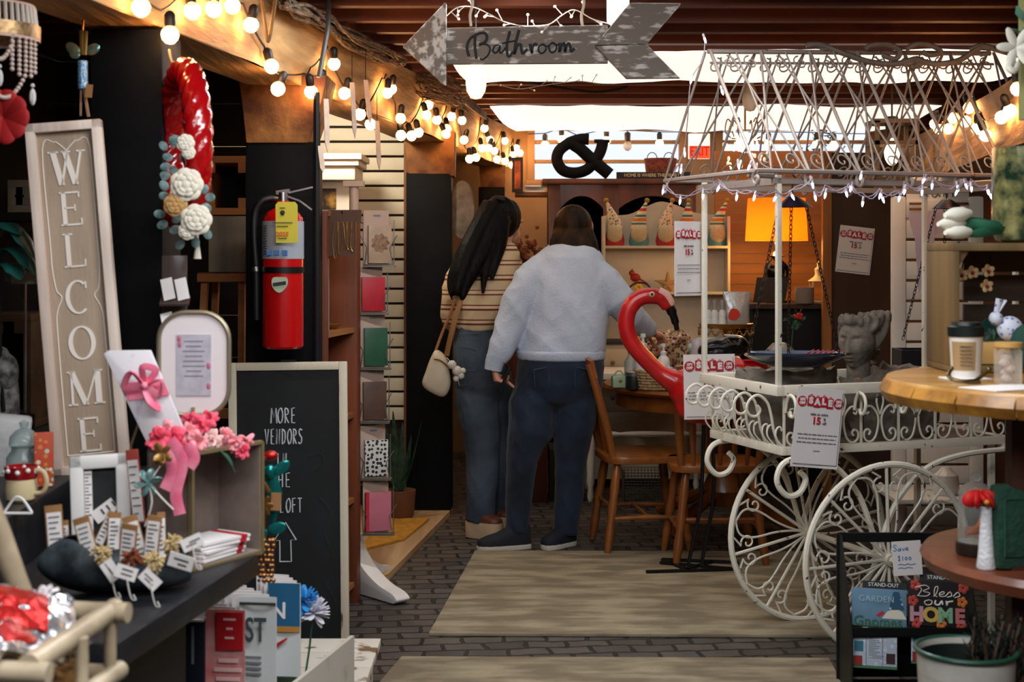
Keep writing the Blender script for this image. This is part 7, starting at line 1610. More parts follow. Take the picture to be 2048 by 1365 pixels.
# angel ornament under the beam
t = thing('angel_ornament', 'blue glitter ornament with gold wings hanging from the left beam', 'ornament', P(166, 130, 3.78)); O_ = t.location
m = M(); m.tube([P(165, 122, 3.78)-O_, P(166, 178, 3.78)-O_], .0135, 12); obj('blue_body', m, mat('blue_glitter', '3c7fb8', .25, .5, c2='a9c8dc', sc_=160, bump=.5, bsc=200), t)
m = M(); wing(m, P(160, 108, 3.78)-O_, (-1, 0, .75), .045, .014); wing(m, P(172, 106, 3.78)-O_, (1, 0, .55), .04, .014); wing(m, P(160, 112, 3.78)-O_, (-1, 0, .2), .028, .010); obj('wings', m, mat('gold_teal_wing', 'a88a4c', .25, .7, c2='3f7a7a', sc_=60), t)
m = M(); m.tube([P(163, 60, 3.78)-O_, P(165, 110, 3.78)-O_], .007, 6, flat=.4); m.tube([P(171, 62, 3.78)-O_, P(169, 110, 3.78)-O_], .007, 6, flat=.4); m.tube([P(166, 40, 3.78)-O_, P(165, 62, 3.78)-O_], .003, 5); obj('gold_ribbon', m, gold, t)
m = M(); m.tube([P(162, 178, 3.78)-O_, P(161, 232, 3.78)-O_], .003, 5); m.tube([P(168, 178, 3.78)-O_, P(177, 234, 3.78)-O_], .0045, 5); obj('cord_ends', m, mat('tan_ribbon', '8a6a50', .7), t)
m = M(); m.box(P(178, 182, 3.76)-O_, (.018, .002, .034), E(0, .1, 0)); obj('tag', m, kraft, t)
# beaded lamp shade with pearls, red silk flower
t = thing('beaded_pendant', 'pearl and crystal pendant shade hanging in the top left corner', 'pendant', P(-25, 62, 3.35)); R0 = px(102, 3.35); O_ = t.location
m = M()
for k in range(44):
    a = 2*pi*k/44; m.tube([(R0*.92*math.cos(a), R0*.92*math.sin(a), .012), (R0*.88*math.cos(a), R0*.88*math.sin(a), .055)], .004, 5)
obj('rib_band', m, mat('ivory_rib', 'b9ada0', .5), t)
m = M(); m.lathe([(R0, -.018), (R0, .012)], n=44, caps=False); obj('gold_band', m, mat('gold_mesh', '8c6f4c', .4, .7, var=.4, sc_=90), t); m = M(); m.lathe([(R0*.99, -.024), (R0*.99, -.018)], n=44, caps=False); m.lathe([(.02, .05), (R0*.9, .055), (R0*.9, .06), (.02, .08)], n=30); obj('rim', m, mat('blush_rim', 'b58f7c', .5), t)
prl = mat('pearl', 'b5a094', .25, coat=.6)
def strand(pts): m = M(); [m.ball(p, .0055, 8, 6) for p in pts]; return obj('pearl_strand', m, prl, t)
for k in range(5):
    a = -.75+.16*k; strand([(R0*.97*math.cos(a), R0*.97*math.sin(a), -.024-.0105*i) for i in range(8+k % 2)])
def sw_(a, b, d, n): return [(Vector(a).lerp(Vector(b), i/n)-Vector((0, 0, 4*d*(i/n)*(1-i/n)))) for i in range(n+1)]
strand(sw_((R0*.97*math.cos(-.45), R0*.97*math.sin(-.45), -.11), (R0*.1, -R0*.95, -.06), .075, 22)); strand(sw_((R0*.3, -R0*.93, -.022), (R0*.75, -R0*.65, -.022), .055, 14)); strand(sw_((-R0*.2, -R0*.95, -.022), (R0*.3, -R0*.93, -.022), .05, 12))
m = M()
for c in ((R0*.95, -R0*.2, -.155), (R0*.52, -R0*.8, -.12), (R0*.3, -R0*.9, -.10)): m.ball(c, (.008, .006, .02), 6, 5); m.ball(Vector(c)+Vector((0, 0, .026)), .005, 6, 5)
obj('crystal_drop', m, clear('crystal2', 'e9e6e2', .4), t); m = M(); m.tube([(0, 0, .07), (0, 0, 2.30-O_.z)], .004, 5); obj('cord', m, soc, t)
t = thing('silk_flower', 'red silk flower at the left edge below the pearl pendant', 'flower', P(8, 235, 3.3)); m = M()
for k in range(11): a = k*.62; d = Vector((math.cos(a), -.3, math.sin(a))); m.ball(d*.03, (.03, .008, .036), 10, 8, tq(d))
obj('petals', m, mat('red_silk', '9c0f10', .7), t); m = M(); m.tube(cr([(0, .02, 0), (-.06, .03, -.10), (-.08, .05, -.25), (-.1, .1, P(0, 235, 3.3).z*-1+ZR)], 5), .004, 5); obj('stem', m, mat('leaf_dark', '1f4a38', .6), t)
t = thing('leaf_plant', 'large dark teal leaves at the left edge beside the WELCOME board', 'plant', onR(22, 3.8)); O_ = t.location; m = M(); tl_ = mat('teal_leaf', '123c36', .4, c2='1f5a4e', sc_=12)
for a, b, c in (((-20, 480), (20, 450), (72, 520)), ((-20, 520), (30, 500), (75, 555)), ((-15, 540), (20, 530), (40, 560)), ((-30, 460), (5, 450), (40, 470))): m.tube(cr([P(*a, 3.85)-O_, P(*b, 3.8)-O_, P(*c, 3.75)-O_], 6), [.004]+[.022]*5+[.028]*4+[.016, .01, .003], 8, flat=.25, up=(0, 0, 1))
obj('leaves', m, tl_, t); m = M(); m.tube([P(-10, 500, 3.85)-O_, (-.02, .0, .15)], .006, 6); m.lathe([(.04, 0), (.055, .02), (.06, .14), (.055, .14), (.001, .13)], n=20); obj('pot', m, black, t)
t = thing('price_label', 'blank cream shelf label beside the WELCOME board', 'label', P(48, 556, 3.85)); m = M(); m.box((0, 0, 0), (.068, .003, .032)); obj('card', m, mat('cream_label', 'c9bfa4', .7), t); m = M(); m.box((-.04, .01, 0), (.02, .02, .02)); m.bar((0, .01, -.01), (0, .01, -(t.location.z-ZR)+.001), .008, .004); obj('clip', m, steel, t)
t = thing('grey_cloth', 'crumpled grey white cloth at the left edge above the parcel', 'cloth', onR(2, 3.83)); m = M(); m.ball((0, 0, .16), (.05, .03, .16)); m.ball((.02, -.01, .25), (.03, .03, .05)); obj('cloth', m, mat('grey_lace', '8d8a86', .9, c2='3a3836', sc_=40, bump=.8, bsc=40), t)
# wooden boxes and stool in the dark behind the posts
cr_ = wood('crate_orange', 'a8642e', 'd08c4e', 0, 9); cr2_ = wood('crate_grey', '7a6c5a', 'a09078', 2, 9)
def crate(label, x0, y0, x1, y1, Y, mt, d=.3):
    a, b = P(x0, y1, Y), P(x1, y0, Y); t = thing('wooden_crate', label, 'crate', ((a.x+b.x)/2, Y, a.z), group='wooden crates behind the posts'); w_ = (b.x-a.x)/2; h = b.z-a.z; k = .028
    for p, q in (((-w_, 0, 0), (w_, d, k)), ((-w_, 0, h-k), (w_, d, h)), ((-w_, 0, k), (-w_+k, d, h-k)), ((w_-k, 0, k), (w_, d, h-k))): m = M(); m.bb(p, q); obj('side_board', m, mt, t, .002)
    m = M(); m.bb((-w_, d, 0), (w_, d+.01, h)); obj('back_board', m, dwood, t)
    for sx in (-1, 1):
        for z in (k+.02, h-k-.02): m = M(); m.box((sx*(w_-k-.015), .01, z), (.03, .02, .04)); obj('corner_block', m, mt, t)
    return t
crate('open orange brown crate on its side, topmost of the stack left of the extinguisher', 400, 312, 505, 430, 5.85, cr_)
m = M(); m.box((0, 0, 0), (px(84, 5.85), .28, px(112, 5.85))); tag(obj('storage_box', m, cr2_, loc=P(472, 489, 5.98), bev=.004), 'solid weathered grey box between the open crate and the stool', 'box')
st_ = thing('step_stool', 'orange brown wooden stool under the grey box left of the extinguisher', 'stool', (P(455, 0, 5.95).x, 5.98, 0)); zs_ = P(0, 547, 5.85).z
m = M(); m.bb((-.10, -.15, zs_-.035), (.11, .15, zs_)); obj('seat', m, cr_, st_, .004)
for sx in (-1, 1):
    for sy in (-1, 1): m = M(); m.bar((sx*.075, sy*.11, zs_-.035), (sx*.075-.06*(sx < 0), sy*.16, 0.003), .035, .025); obj('leg', m, cr_, st_)
m = M(); m.bb((-.04, -.12, .75), (.10, -.10, .79)); obj('brace', m, cr_, st_)
crate('dark open crate at the left edge behind the WELCOME board', -30, 628, 62, 860, 5.0, wood('crate_dark', '32200f', '4a2f18', 0, 9))
m = M(); m.bb((-2.2, 4.9, 0), (-1.5, 5.4, P(0, 862, 5.0).z)); tag(obj('side_cabinet', m, dwood), 'dark cabinet at the far left under the open crate', 'cabinet')
crate('dim brown crate high at the left edge behind the WELCOME board', 15, 360, 62, 425, 5.6, cr2_)
m = M(); m.bb((-2.4, 5.6, P(0, 425, 5.6).z-.03), (-1.6, 5.95, P(0, 425, 5.6).z-.001)); tag(obj('wall_shelf', m, dwood), 'dark wall shelf carrying the dim crate at the far left', 'shelf')
# ================================================================ shop shelf, card spinner, white cornice
bk = thing('open_bookcase', 'narrow cherry brown bookcase with open shelves between the extinguisher post and the card stand', 'bookcase', (-.70, 5.47, 0), math.atan2(.46, .07)); cw2 = wood('bookcase_wood', '4d2411', '74381a', 2, 8, .5)
LB = .47; zt_b = P(0, 425, 5.7).z; D = .2
m = M(); m.bb((0, 0, 0), (.03, D, zt_b)); obj('side_panel', m, cw2, bk, .003); m = M(); m.bb((LB-.06, -.01, 0), (LB, D, zt_b)); obj('side_panel', m, cw2, bk, .003); m = M(); m.bb((.03, D-.012, 0), (LB-.06, D, zt_b)); obj('back_panel', m, cw2, bk)
shz = [P(0, y, 5.7).z for y in (660, 835, 1010, 1185)]+[zt_b]
for z in shz: m = M(); m.bb((.0301, 0, z-.02), (LB-.0601, D-.0121, z)); obj('shelf_board', m, wood('shelf_honey', '7a4a24', '9a6232', 0, 9), bk)
BK = Matrix.Translation(bk.location) @ Matrix.Rotation(bk.rotation_euler.z, 4, 'Z')
def onB(u, v, k): return BK @ Vector((u, v, shz[k]+.001))
t = thing('jewellery_stand', 'tall strip hung with necklaces on the top open shelf of the bookcase', 'stand', onB(.12, .05, 0)); m = M(); m.box((0, 0, .14), (.05, .02, .28)); obj('strip', m, mat('pale_strip', '8f8480', .6), t); m = M()
for k in range(34): m.ball((random.uniform(-.02, .02), -.014, .02+.0075*k), random.uniform(.005, .009), 6, 5)
z_ = obj('stones', m, mat('grey_stones', '2b2a30', .25, c2='8f98a6', sc_=80), t); z_['kind'] = 'stuff'
t = thing('wire_dish', 'small wire dish on the top open shelf of the bookcase', 'dish', onB(.28, .06, 0)); m = M(); m.tube([(.04*math.cos(a), .04*math.sin(a), .02) for a in [2*pi*k/16 for k in range(16)]], .003, 5, True); m.lathe([(.02, 0), (.038, .018), (.001, .004)], n=16); obj('dish', m, gold, t)
t = thing('necklace_card', 'brown card of hanging necklaces at the top of the bookcase', 'card', P(684, 470, 5.52), -.2); m = M(); m.box((0, 0, 0), (.11, .004, .16)); m.box((.01, .006, .07), (.13, .004, .05)); obj('card', m, mat('brown_card', '4f3325', .7), t); m = M()
for k in range(5): x = -.03+.018*k; m.tube(cr([(x, -.004, .05), (x+random.uniform(-.01, .01), -.006, -.03), (x+.004, -.004, -.05-.05*random.random()), (x+.014, -.004, -.02), (x+.012, -.004, .05)], 4), .0016, 4); 
obj('chains', m, gold, t); m = M(); m.bar((0, .006, -.08), (0, .006, zt_b-t.location.z+.0), .012, .004); obj('hanger', m, iron, t)
t = thing('orchid_vase', 'small vase of yellow and orange flowers at the black pipe beside the bookcase', 'flowers', onB(.06, .12, 4)); m = M()
for k in range(12): m.ball((random.gauss(0, .02), random.gauss(0, .02), .10+random.gauss(0, .03)), (.014, .010, .012), 7, 5)
obj('blooms', m, mat('yellow_bloom', 'b9862a', .7, c2='c9b07a', sc_=50), t); m = M(); m.lathe([(.015, 0), (.022, .02), (.012, .06), (.016, .075)], n=14); obj('vase', m, mat('copper_vase', '8a4a24', .3, .7), t)
for k, (lv, c, lb) in enumerate(((1, 'b5647a', 'pink wrapped parcel on the second shelf of the bookcase'), (2, '28483a', 'small green plant on the third shelf of the bookcase'), (3, '1e3a30', 'small dark green plant on the lowest shelf of the bookcase'))):
    t = thing('shelf_parcel' if k == 0 else 'potted_plant', lb, 'parcel' if k == 0 else 'plant', onB(.28, .05, lv))
    if k == 0: m = M(); m.rings([((0, 0, 0), .05, .04), ((0, 0, .05), .055, .04), ((0, 0, .08), .02, .02), ((.01, 0, .12), .04, .02)], 12); obj('wrapping', m, mat('pink_wrap', c, .5), t)
    else:
        m = M()
        for q in range(26): a = random.random()*6; d = Vector((math.cos(a), math.sin(a), random.uniform(.1, 1))).normalized()*.08; m.tube([(0, 0, .05), Vector((0, 0, .05))+d*.6, Vector((0, 0, .04))+d], [.003, .007, .001], 5, flat=.3)
        obj('leaves', m, mat('plant_green_%d' % k, c, .6), t); m = M(); m.lathe([(.025, 0), (.032, .05), (.001, .045)], n=14); obj('pot', m, mat('tan_pot', '8a6a48', .7), t)
sp = thing('card_stand', 'white pole stand with wire pockets of stationery packs before the slatted wall', 'display stand', (P(708, 0, 6.1).x, 6.1, 0))
so = sp.location; wp = mat('stand_white', 'b5a08c', .4); ws_ = mat('white_foot', 'd2cdc8', .4)
m = M(); m.tube([(0, 0, .10), (0, 0, P(0, 374, 6.1).z)], .02, 12); m.box((0, 0, P(0, 368, 6.1).z), (.085, .06, .024)); obj('pole', m, wp, sp)
for a in (-.85, 1.25, pi-.1): m = M(); m.T = Matrix.Rotation(a, 4, 'Z'); m.prism(cr2([(.0, .004), (.0, .24), (.05, .17), (.12, .11), (.22, .065), (.31, .045), (.345, .022), (.32, .004)], 3, False), -.035, .035); obj('foot', m, ws_, sp, .012)
wr_ = mat('chrome_wire', '8d8880', .3, .8)
PK = [(765,435,530,'9a8168','b0967a','tan packet with a dried flower print on the top pocket of the card stand'),(752,540,625,'a01826','b51f30','bright red packet on the second pocket of the card stand'),(757,640,735,'1f4630','25553a','dark green packet on the third pocket of the card stand'),(755,748,842,'4a342a','5a4136','brown packet on the fourth pocket of the card stand'),(758,865,955,'33363c','b9b6b0','black and white bow print packet on the fifth pocket of the card stand'),(764,968,1065,'b0606a','b5697a','pink packet with a red edge on the lowest pocket of the card stand')]
for i, (x, y0, y1, c1, c2, lb) in enumerate(PK):
    Y = 5.98; h = px(y1-y0, Y); c = P(x-8, y1, Y)
    m = M(); q = c-so
    for s in (-.055, .062): m.tube([q+Vector((s, .02, h*.95)), q+Vector((s, .02, .0)), q+Vector((s, -.03, .0)), q+Vector((s*.8, -.035, h*.35)), q+Vector((s*1.3, -.04, h*.62))], .0022, 5)
    m.tube([q+Vector((-.055, -.03, 0)), q+Vector((.062, -.03, 0))], .0022, 5); m.tube([q+Vector((0, .02, h*.9)), Vector((0, 0, q.z+h*.9))], .004, 5); m.box(q+Vector((.003, -.005, -.006)), (.13, .06, .006)); obj('wire_pocket', m, wr_, sp)
    t = thing('stationery_pack', lb, 'packet', c+Vector((0, 0, .002)), .35, 'stationery packs on the card stand')
    m = M(); m.box((-.008, .012, h*.56), (.108, .01, h*1.15)); obj('backing_card', m, mat('blush_card', 'ab9281', .7), t, .001)
    mm = M(); mm.box((.004, -.004, h*.42), (.098, .018, h*.80)); obj('packet', mm, dots('bow_print', 'c2bfb8', '1d1d20', 55, .36) if i == 4 else mat('packet_%d' % i, c1, .45, c2=c2, sc_=10), t, .002)
    if i == 0: m = M(); m.prism([(.004+.036*math.cos(g)*(1+.12*math.cos(9*g)), h*.45+.036*math.sin(g)*(1+.12*math.cos(9*g))) for g in [2*pi*k/54 for k in range(54)]], -.0145, -.0125); obj('flower_print', m, mat('brown_rosette', '6a4a34', .7, c2='94745a', sc_=60), t)
    if i == 5: m = M(); m.box((-.048, -.006, h*.42), (.014, .02, h*.8)); obj('red_edge', m, mat('card_red', 'b51c2c', .6), t)
    m = M(); m.box((-.005, .005, h*1.03), (.03, .002, .006)); obj('brand_print', m, greyink, t)
cn = thing('white_cornice', 'white moulded cabinet top glowing beside the slatted wall', 'cabinet', (P(672, 0, 7.5).x, 7.55, 0)); wcn = mat('warm_white_gloss', 'dcd2c2', .4)
zc1, zc0 = P(0, 312, 7.5).z, P(0, 345, 7.5).z
for k, (y0, y1, e) in enumerate(((310, 322, 56), (322, 334, 50), (334, 362, 42))): m = M(); e_2 = px(e, 7.5); m.bb((-.3, -.06-.002*e, P(0, y1, 7.5).z), (e_2-.01*0, .25, P(0, y0, 7.5).z)); obj('moulding', m, wcn, cn, .006)
m = M(); m.bb((-.3, -.08, 0), (px(28, 7.5), .25, P(0, 362, 7.5).z)); obj('carcass', m, wcn, cn); m = M(); m.bb((-.26, -.1, P(0, 418, 7.5).z), (px(2, 7.5), -.081, P(0, 378, 7.5).z)); fr2 = obj('picture_inset', m, mat('flower_painting', '2a1c10', .5, c2='b98a34', sc_=12, ramp=(.45, .7)), cn)
t = thing('snake_plant', 'snake plant in a brown pot at the foot of the slatted wall', 'plant', (P(798, 0, 7.55).x, 7.6, .031)); m = M(); m.lathe([(.06, 0), (.075, .02), (.085, .15), (.075, .15), (.001, .13)], n=20); obj('pot', m, mat('terracotta', '6d4326', .8), t); m = M()
for k in range(9): a = k*.7; d = Vector((math.cos(a)*random.uniform(.05, .12), math.sin(a)*.07, random.uniform(.30, .48))); m.tube(cr([(0, 0, .12), d*.5+Vector((0, 0, .06)), d+Vector((0, 0, .1))], 4), [.012, .018, .022, .022, .024, .02, .014, .008, .002], 7, flat=.25)
obj('leaves', m, mat('snake_leaf', '15281c', .5, c2='2c4a34', sc_=30), t)
# ================================================================ right foreground tiered table
yel = wood('golden_plank', '8a5c22', 'c29248', 0, 8, .4, .3, coat=.2); redw = wood('reddish_plank', '4f2412', '6d351c', 0, 9, .45, .2, coat=.2)
XT, YT2, ZT2 = 1.395, 3.45, 1.115
tt = thing('tiered_table', 'two tier round wooden display table at the right edge', 'table', (XT, YT2, 0))
m = M(); m.lathe([(.47, ZT2-.055), (.494, ZT2-.05), (.496, ZT2-.012), (.488, ZT2), (.001, ZT2)], n=56); obj('upper_top', m, yel, tt)
m = M()
for k in range(22):
    a = 2*pi*k/22; m.tube([(.494*math.cos(a+b), .494*math.sin(a+b), ZT2-.031) for b in (.004, .095, .19, .281)], .012, 4, flat=2.0)
obj('edge_stave', m, wood('amber_stave', '6e4212', 'a8741f', 0, 14, .4, .3, coat=.2), tt)
m = M(); m.lathe([(.36, .655), (.40, .66), (.41, .685), (.40, .70), (.001, .70)], n=48); obj('lower_top', m, redw, tt)
for a in (-2.55, -.6, 1.4): m = M(); m.box((.30*math.cos(a), .30*math.sin(a), ZT2/2-.03), (.045, .045, ZT2-.055-.001)); obj('leg', m, wood('dark_leg', '2a120a', '42200f', 2), tt)
def on2(x, Y, z=ZT2): return Vector(((x-1024)/F*Y, Y, z+.001))
ck = thing('display_crate', 'open wooden crate on its side on the round table at the right edge', 'crate', on2(1970, 3.62), -.0); ckw = wood('crate_oak', '4f3b20', '7d6238', 2, 8, .6); W6, H6, D6 = .30, .325, .23
xl = P(1905, 0, 3.62).x-ck.location.x
for a, b in (((xl, 0, H6-.02), (xl+.5, D6, H6)), ((xl, 0, .001), (xl+.5, D6, .016)), ((xl, .0, .016), (xl+.018, D6, H6-.02)), ((xl+.482, 0, .016), (xl+.5, D6, H6-.02))): m = M(); m.bb(a, b); obj('side_board', m, ckw, ck, .003)
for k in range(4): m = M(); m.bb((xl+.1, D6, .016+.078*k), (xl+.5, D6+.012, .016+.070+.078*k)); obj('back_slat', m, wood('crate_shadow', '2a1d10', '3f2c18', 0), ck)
m = M(); m.prism([(xl+.018, H6-.02), (xl+.045, H6-.02), (xl+.018, H6-.06)], .01, .03); obj('corner_gusset', m, ckw, ck)
# cup candle
t = thing('candle_cup', 'white candle cup with dark lid and tan label in the crate on the round table', 'candle', on2(1932, 3.48)); m = M(); m.lathe([(.032, 0), (.034, .004), (.040, .105), (.038, .105), (.001, .09)], n=32); obj('cup', m, mat('white_tin', 'd4cec4', .35), t)
m = M(); m.lathe([(.043, .10), (.044, .122), (.036, .126), (.034, .134), (.001, .135)], n=32); obj('lid', m, mat('dark_green_lid', '0c1614', .4), t); m = M(); vs = []
m.grid(lambda u, v: ((.0352+.0062*(.2+.6*v))*math.sin(-1.25+1.55*u), -(.0352+.0062*(.2+.6*v))*math.cos(-1.25+1.55*u), .02+.068*v), 12, 3, .0006); lb_ = obj('label', m, mat('tan_label', '9a7c52', .7), t); m = M()
for k in range(6): m.box((-.012, -.0405, .032+.009*k), (.03, .0012, .0016), E(0, 0, -.45))
obj('label_print', m, ink, lb_)
t = thing('napkin', 'white napkin under the candle cup on the round table', 'napkin', on2(1930, 3.44), .2); m = M(); m.slab([(-.05, -.045), (.055, -.03), (.05, .05), (-.045, .045)], 0, .003); obj('napkin_cloth', m, paper, t)
t = thing('key_hook', 'bent metal hook lying before the candle cup on the round table', 'hook', on2(1935, 3.34)); m = M(); m.tube(cr([(-.035, .01, .03), (-.045, -.005, .015), (-.025, -.02, .006), (.0, -.02, .006), (.02, -.005, .008), (.04, .005, .02), (.05, .01, .028)], 6), .0045, 8); m.ball((.052, .01, .03), .007); m.ball((-.034, .011, .032), .006); m.bar((-.012, -.02, .004), (.02, -.02, .004), .03, .005); obj('hook', m, mat('brass_dark', '6a5a38', .3, .9), t)
t = thing('white_sheet', 'white sheet of paper under the glass jar on the round table', 'paper', on2(2010, 3.2), .5); m = M(); m.slab([(-.08, -.05), (.10, -.05), (.10, .06), (-.08, .06)], 0, .002); obj('sheet', m, paper, t)
t = thing('glass_canister', 'square glass jar with wooden lid holding pink pouches on the round table', 'jar', on2(2016, 3.30)+Vector((0, 0, .002))); m = M()
m.rings([((0, 0, 0), .034, .034), ((0, 0, .075), .034, .034), ((0, 0, .082), .028, .028)], 4); obj('glass', m, clear('canister_glass', 'f2ece0', .86), t, rot=(0, 0, pi/4)); m = M(); m.lathe([(.03, .082), (.032, .084), (.032, .094), (.001, .095)], n=24); obj('lid', m, mat('light_wood_lid', 'b98f52', .5), t); m = M()
for k in range(5): m.ball((random.uniform(-.012, .012), random.uniform(-.012, .012), .012+.012*k), (.013, .012, .010), 8, 6)
obj('pouches', m, mat('pink_white_pouch', 'd9c9cc', .6, var=.2, sc_=60), t)
t = thing('wooden_riser', 'small light wooden box inside the crate behind the glass jar', 'box', on2(2000, 3.72)+Vector((0, 0, .018))); m = M(); m.bb((-.07, -.05, 0), (.12, .05, .055)); obj('box_body', m, mat('light_wood_lid', 'b98f52', .5), t, .003)
t = thing('bunny_figurine', 'white and blue floral cloth bunny sitting in the crate', 'figurine', on2(2008, 3.70)+Vector((0, 0, .075))); bf = dots('blue_floral', 'c9cbd8', '6f7fa8', 70, .33); m = M(); m.ball((.015, 0, .032), (.034, .026, .032)); m.ball((-.022, -.004, .058), (.018, .017, .018)); m.tube([(-.02, 0, .07), (-.012, 0, .108)], [.007, .009], 8, flat=.5); m.tube([(-.016, .004, .07), (.006, .006, .104)], [.007, .008], 8, flat=.5); obj('bunny', m, bf, t)
def orchid(label, x, y, Y, r=.0155):
    t = thing('orchid_bloom', label, 'flower', P(x, y, Y), group='small blooms hanging in the crate'); m = M()
    for k in range(5): a = pi/2+k*2*pi/5+.2; d = Vector((math.cos(a), -.2, math.sin(a))); m.ball(d*r*.6, (r*.45, r*.12, r*.55), 8, 6, tq(d))
    obj('petals', m, mat('cream_orange_petal', 'b07a40', .6, c2='cbb48c', sc_=60), t); m = M(); m.ball((0, -.006, -.002), r*.32); obj('centre', m, mat('dark_red_centre', '7a1f14', .6), t); m = M(); m.tube(cr([(0, .004, 0), (.01, .02, .03), (.03, .05, ZT2+H6-.02-t.location.z)], 4), .0016, 4); obj('stem', m, mat('stem_brown', '3a2a1a', .9), t)
for x, y, lb in ((1923, 550, 'leftmost cream bloom with red centre hanging in the crate'), (1944, 545, 'orange bloom right of the leftmost cream bloom in the crate'), (1976, 542, 'upper right bloom hanging in the crate'), (1973, 572, 'lower right bloom hanging in the crate')): orchid(lb, x, y, 3.72)
t = thing('green_plant', 'small green leafy plant behind the candle cup in the crate', 'plant', on2(1948, 3.74)+Vector((0, 0, .018))); m = M()
for k in range(34): a = random.random()*6; d = Vector((math.cos(a), math.sin(a)*.5, random.uniform(.3, 1))).normalized()*random.uniform(.035, .065); m.ball(Vector((0, 0, .04))+d, (.016, .004, .009), 6, 5, E(random.random()*3, random.random()*3, 0))
z_ = obj('leaves', m, mat('grey_green', '3c5446', .6, c2='1c3c34', sc_=30), t); z_['kind'] = 'stuff'; m = M(); m.lathe([(.03, 0), (.035, .05), (.001, .045)], n=14); obj('pot', m, black, t)
t = thing('teal_bowl', 'dark teal round leaf bowl standing upright inside the crate', 'bowl', on2(1985, 3.80)+Vector((0, 0, .085)), rot=(pi/2-.2, 0, 0)); m = M(); m.lathe([(.001, .0), (.03, .004), (.045, .018), (.043, .02), (.001, .006)], n=28); obj('bowl', m, tl_, t)
t = thing('green_cloth', 'dark green cloth at the right edge inside the crate', 'cloth', on2(2052, 3.6)+Vector((0, 0, .018))); m = M(); m.ball((0, 0, .05), (.04, .03, .055)); obj('cloth', m, mat('green_cloth', '1c4034', .9, bump=.5, bsc=40), t)
# on top of the crate
zt7 = ZT2+.001+H6
t = thing('tulip_bunch', 'bunch of white tulips with green leaves lying on top of the crate', 'flowers', P(1960, 470, 3.72)+Vector((0, 0, zt7-P(1960, 470, 3.72).z+.001))); O_ = t.location
tw = mat('tulip_white', 'e6e3d2', .5); gs = mat('tulip_green', '2f6a4e', .5, c2='1c5a44', sc_=14)
for a, b, rr_ in (((1940, 427), (1890, 431), .0185), ((1925, 447), (1876, 449), .0165), ((1940, 464), (1890, 466), .0175)):
    m = M(); p, q = P(*a, 3.70)-O_, P(*b, 3.66)-O_; p.z = max(p.z, rr_+.002); q.z = max(q.z, rr_*.7); m.tube([p, p.lerp(q, .3), p.lerp(q, .7), q], [rr_*.55, rr_, rr_*.95, rr_*.35], 12); obj('tulip_head', m, tw, t)
m = M()
for k in range(8): y0 = 432+k*4.6; p = P(1930+random.uniform(-4, 6), y0+6, 3.70)-O_; q = P(2030, 464+random.uniform(-6, 4), 3.72)-O_; mid = p.lerp(q, .5)+Vector((0, random.uniform(-.03, .02), random.uniform(-.004, .012))); p.z = max(p.z, .008); q.z = max(q.z, .008); mid.z = max(mid.z, .01); m.tube(cr([p, mid, q], 5), [.003, .009, .013, .015, .015, .013, .012, .010, .008, .006, .005], 7, flat=.22, up=(0, 1, .6))
obj('leaves', m, gs, t); m = M(); m.tube([P(2028, 462, 3.72)-O_, P(2062, 464, 3.72)-O_], .018, 10); obj('twine_wrap', m, mat('twine', '8f7a58', .9, bump=.6, bsc=120, stretch=(4, 1, 1)), t)
t = thing('glass_vase', 'green mottled glass vase on the crate at the right edge', 'vase', on2(2048, 3.74, zt7)); gv = mat('mercury_green', '1c3626', .12, .3, c2='a8a268', sc_=26, coat=.8, ramp=(.38, .75), bump=.15, bsc=18)
R7 = px(62, 3.74); hv = px(190, 3.74); m = M(); m.lathe([(R7*.6, 0), (R7*.88, .008), (R7, .03), (R7*1.0, hv*.8), (R7*.98, hv), (R7*.94, hv), (R7*.95, .03), (.001, .02)], n=40); obj('vase_body', m, gv, t)
t = thing('lily_garland', 'white lily with pale green leaves hanging at the top right edge', 'garland', P(2038, 110, 3.75)); O_ = t.location; m = M()
for a in range(6): d = Vector((math.cos(a*1.05), -.3, math.sin(a*1.05))); m.ball(P(2032, 95, 3.7)-O_+d*.028, (.012, .005, .03), 8, 6, tq(d))
m.tube(cr([P(2025, 120, 3.7)-O_, P(2018, 135, 3.68)-O_, P(2028, 142, 3.68)-O_, P(2034, 128, 3.7)-O_], 5), .009, 8); obj('lily', m, tw, t); m = M()
for a, b in (((2044, 40), (2034, 12)), ((2040, 65), (2016, 56)), ((2044, 80), (2052, 50))): p, q = P(*a, 3.72)-O_, P(*b, 3.70)-O_; m.tube([p, p.lerp(q, .5), q], [.003, .012, .003], 8, flat=.3)
obj('leaf', m, mat('pale_leaf', '5a8a78', .6), t); m = M(); m.tube([P(2046, -200, 3.75)-O_, P(2046, 240, 3.75)-O_], .012, 8); obj('stem', m, mat('yellow_stem', '8a8a50', .6), t)
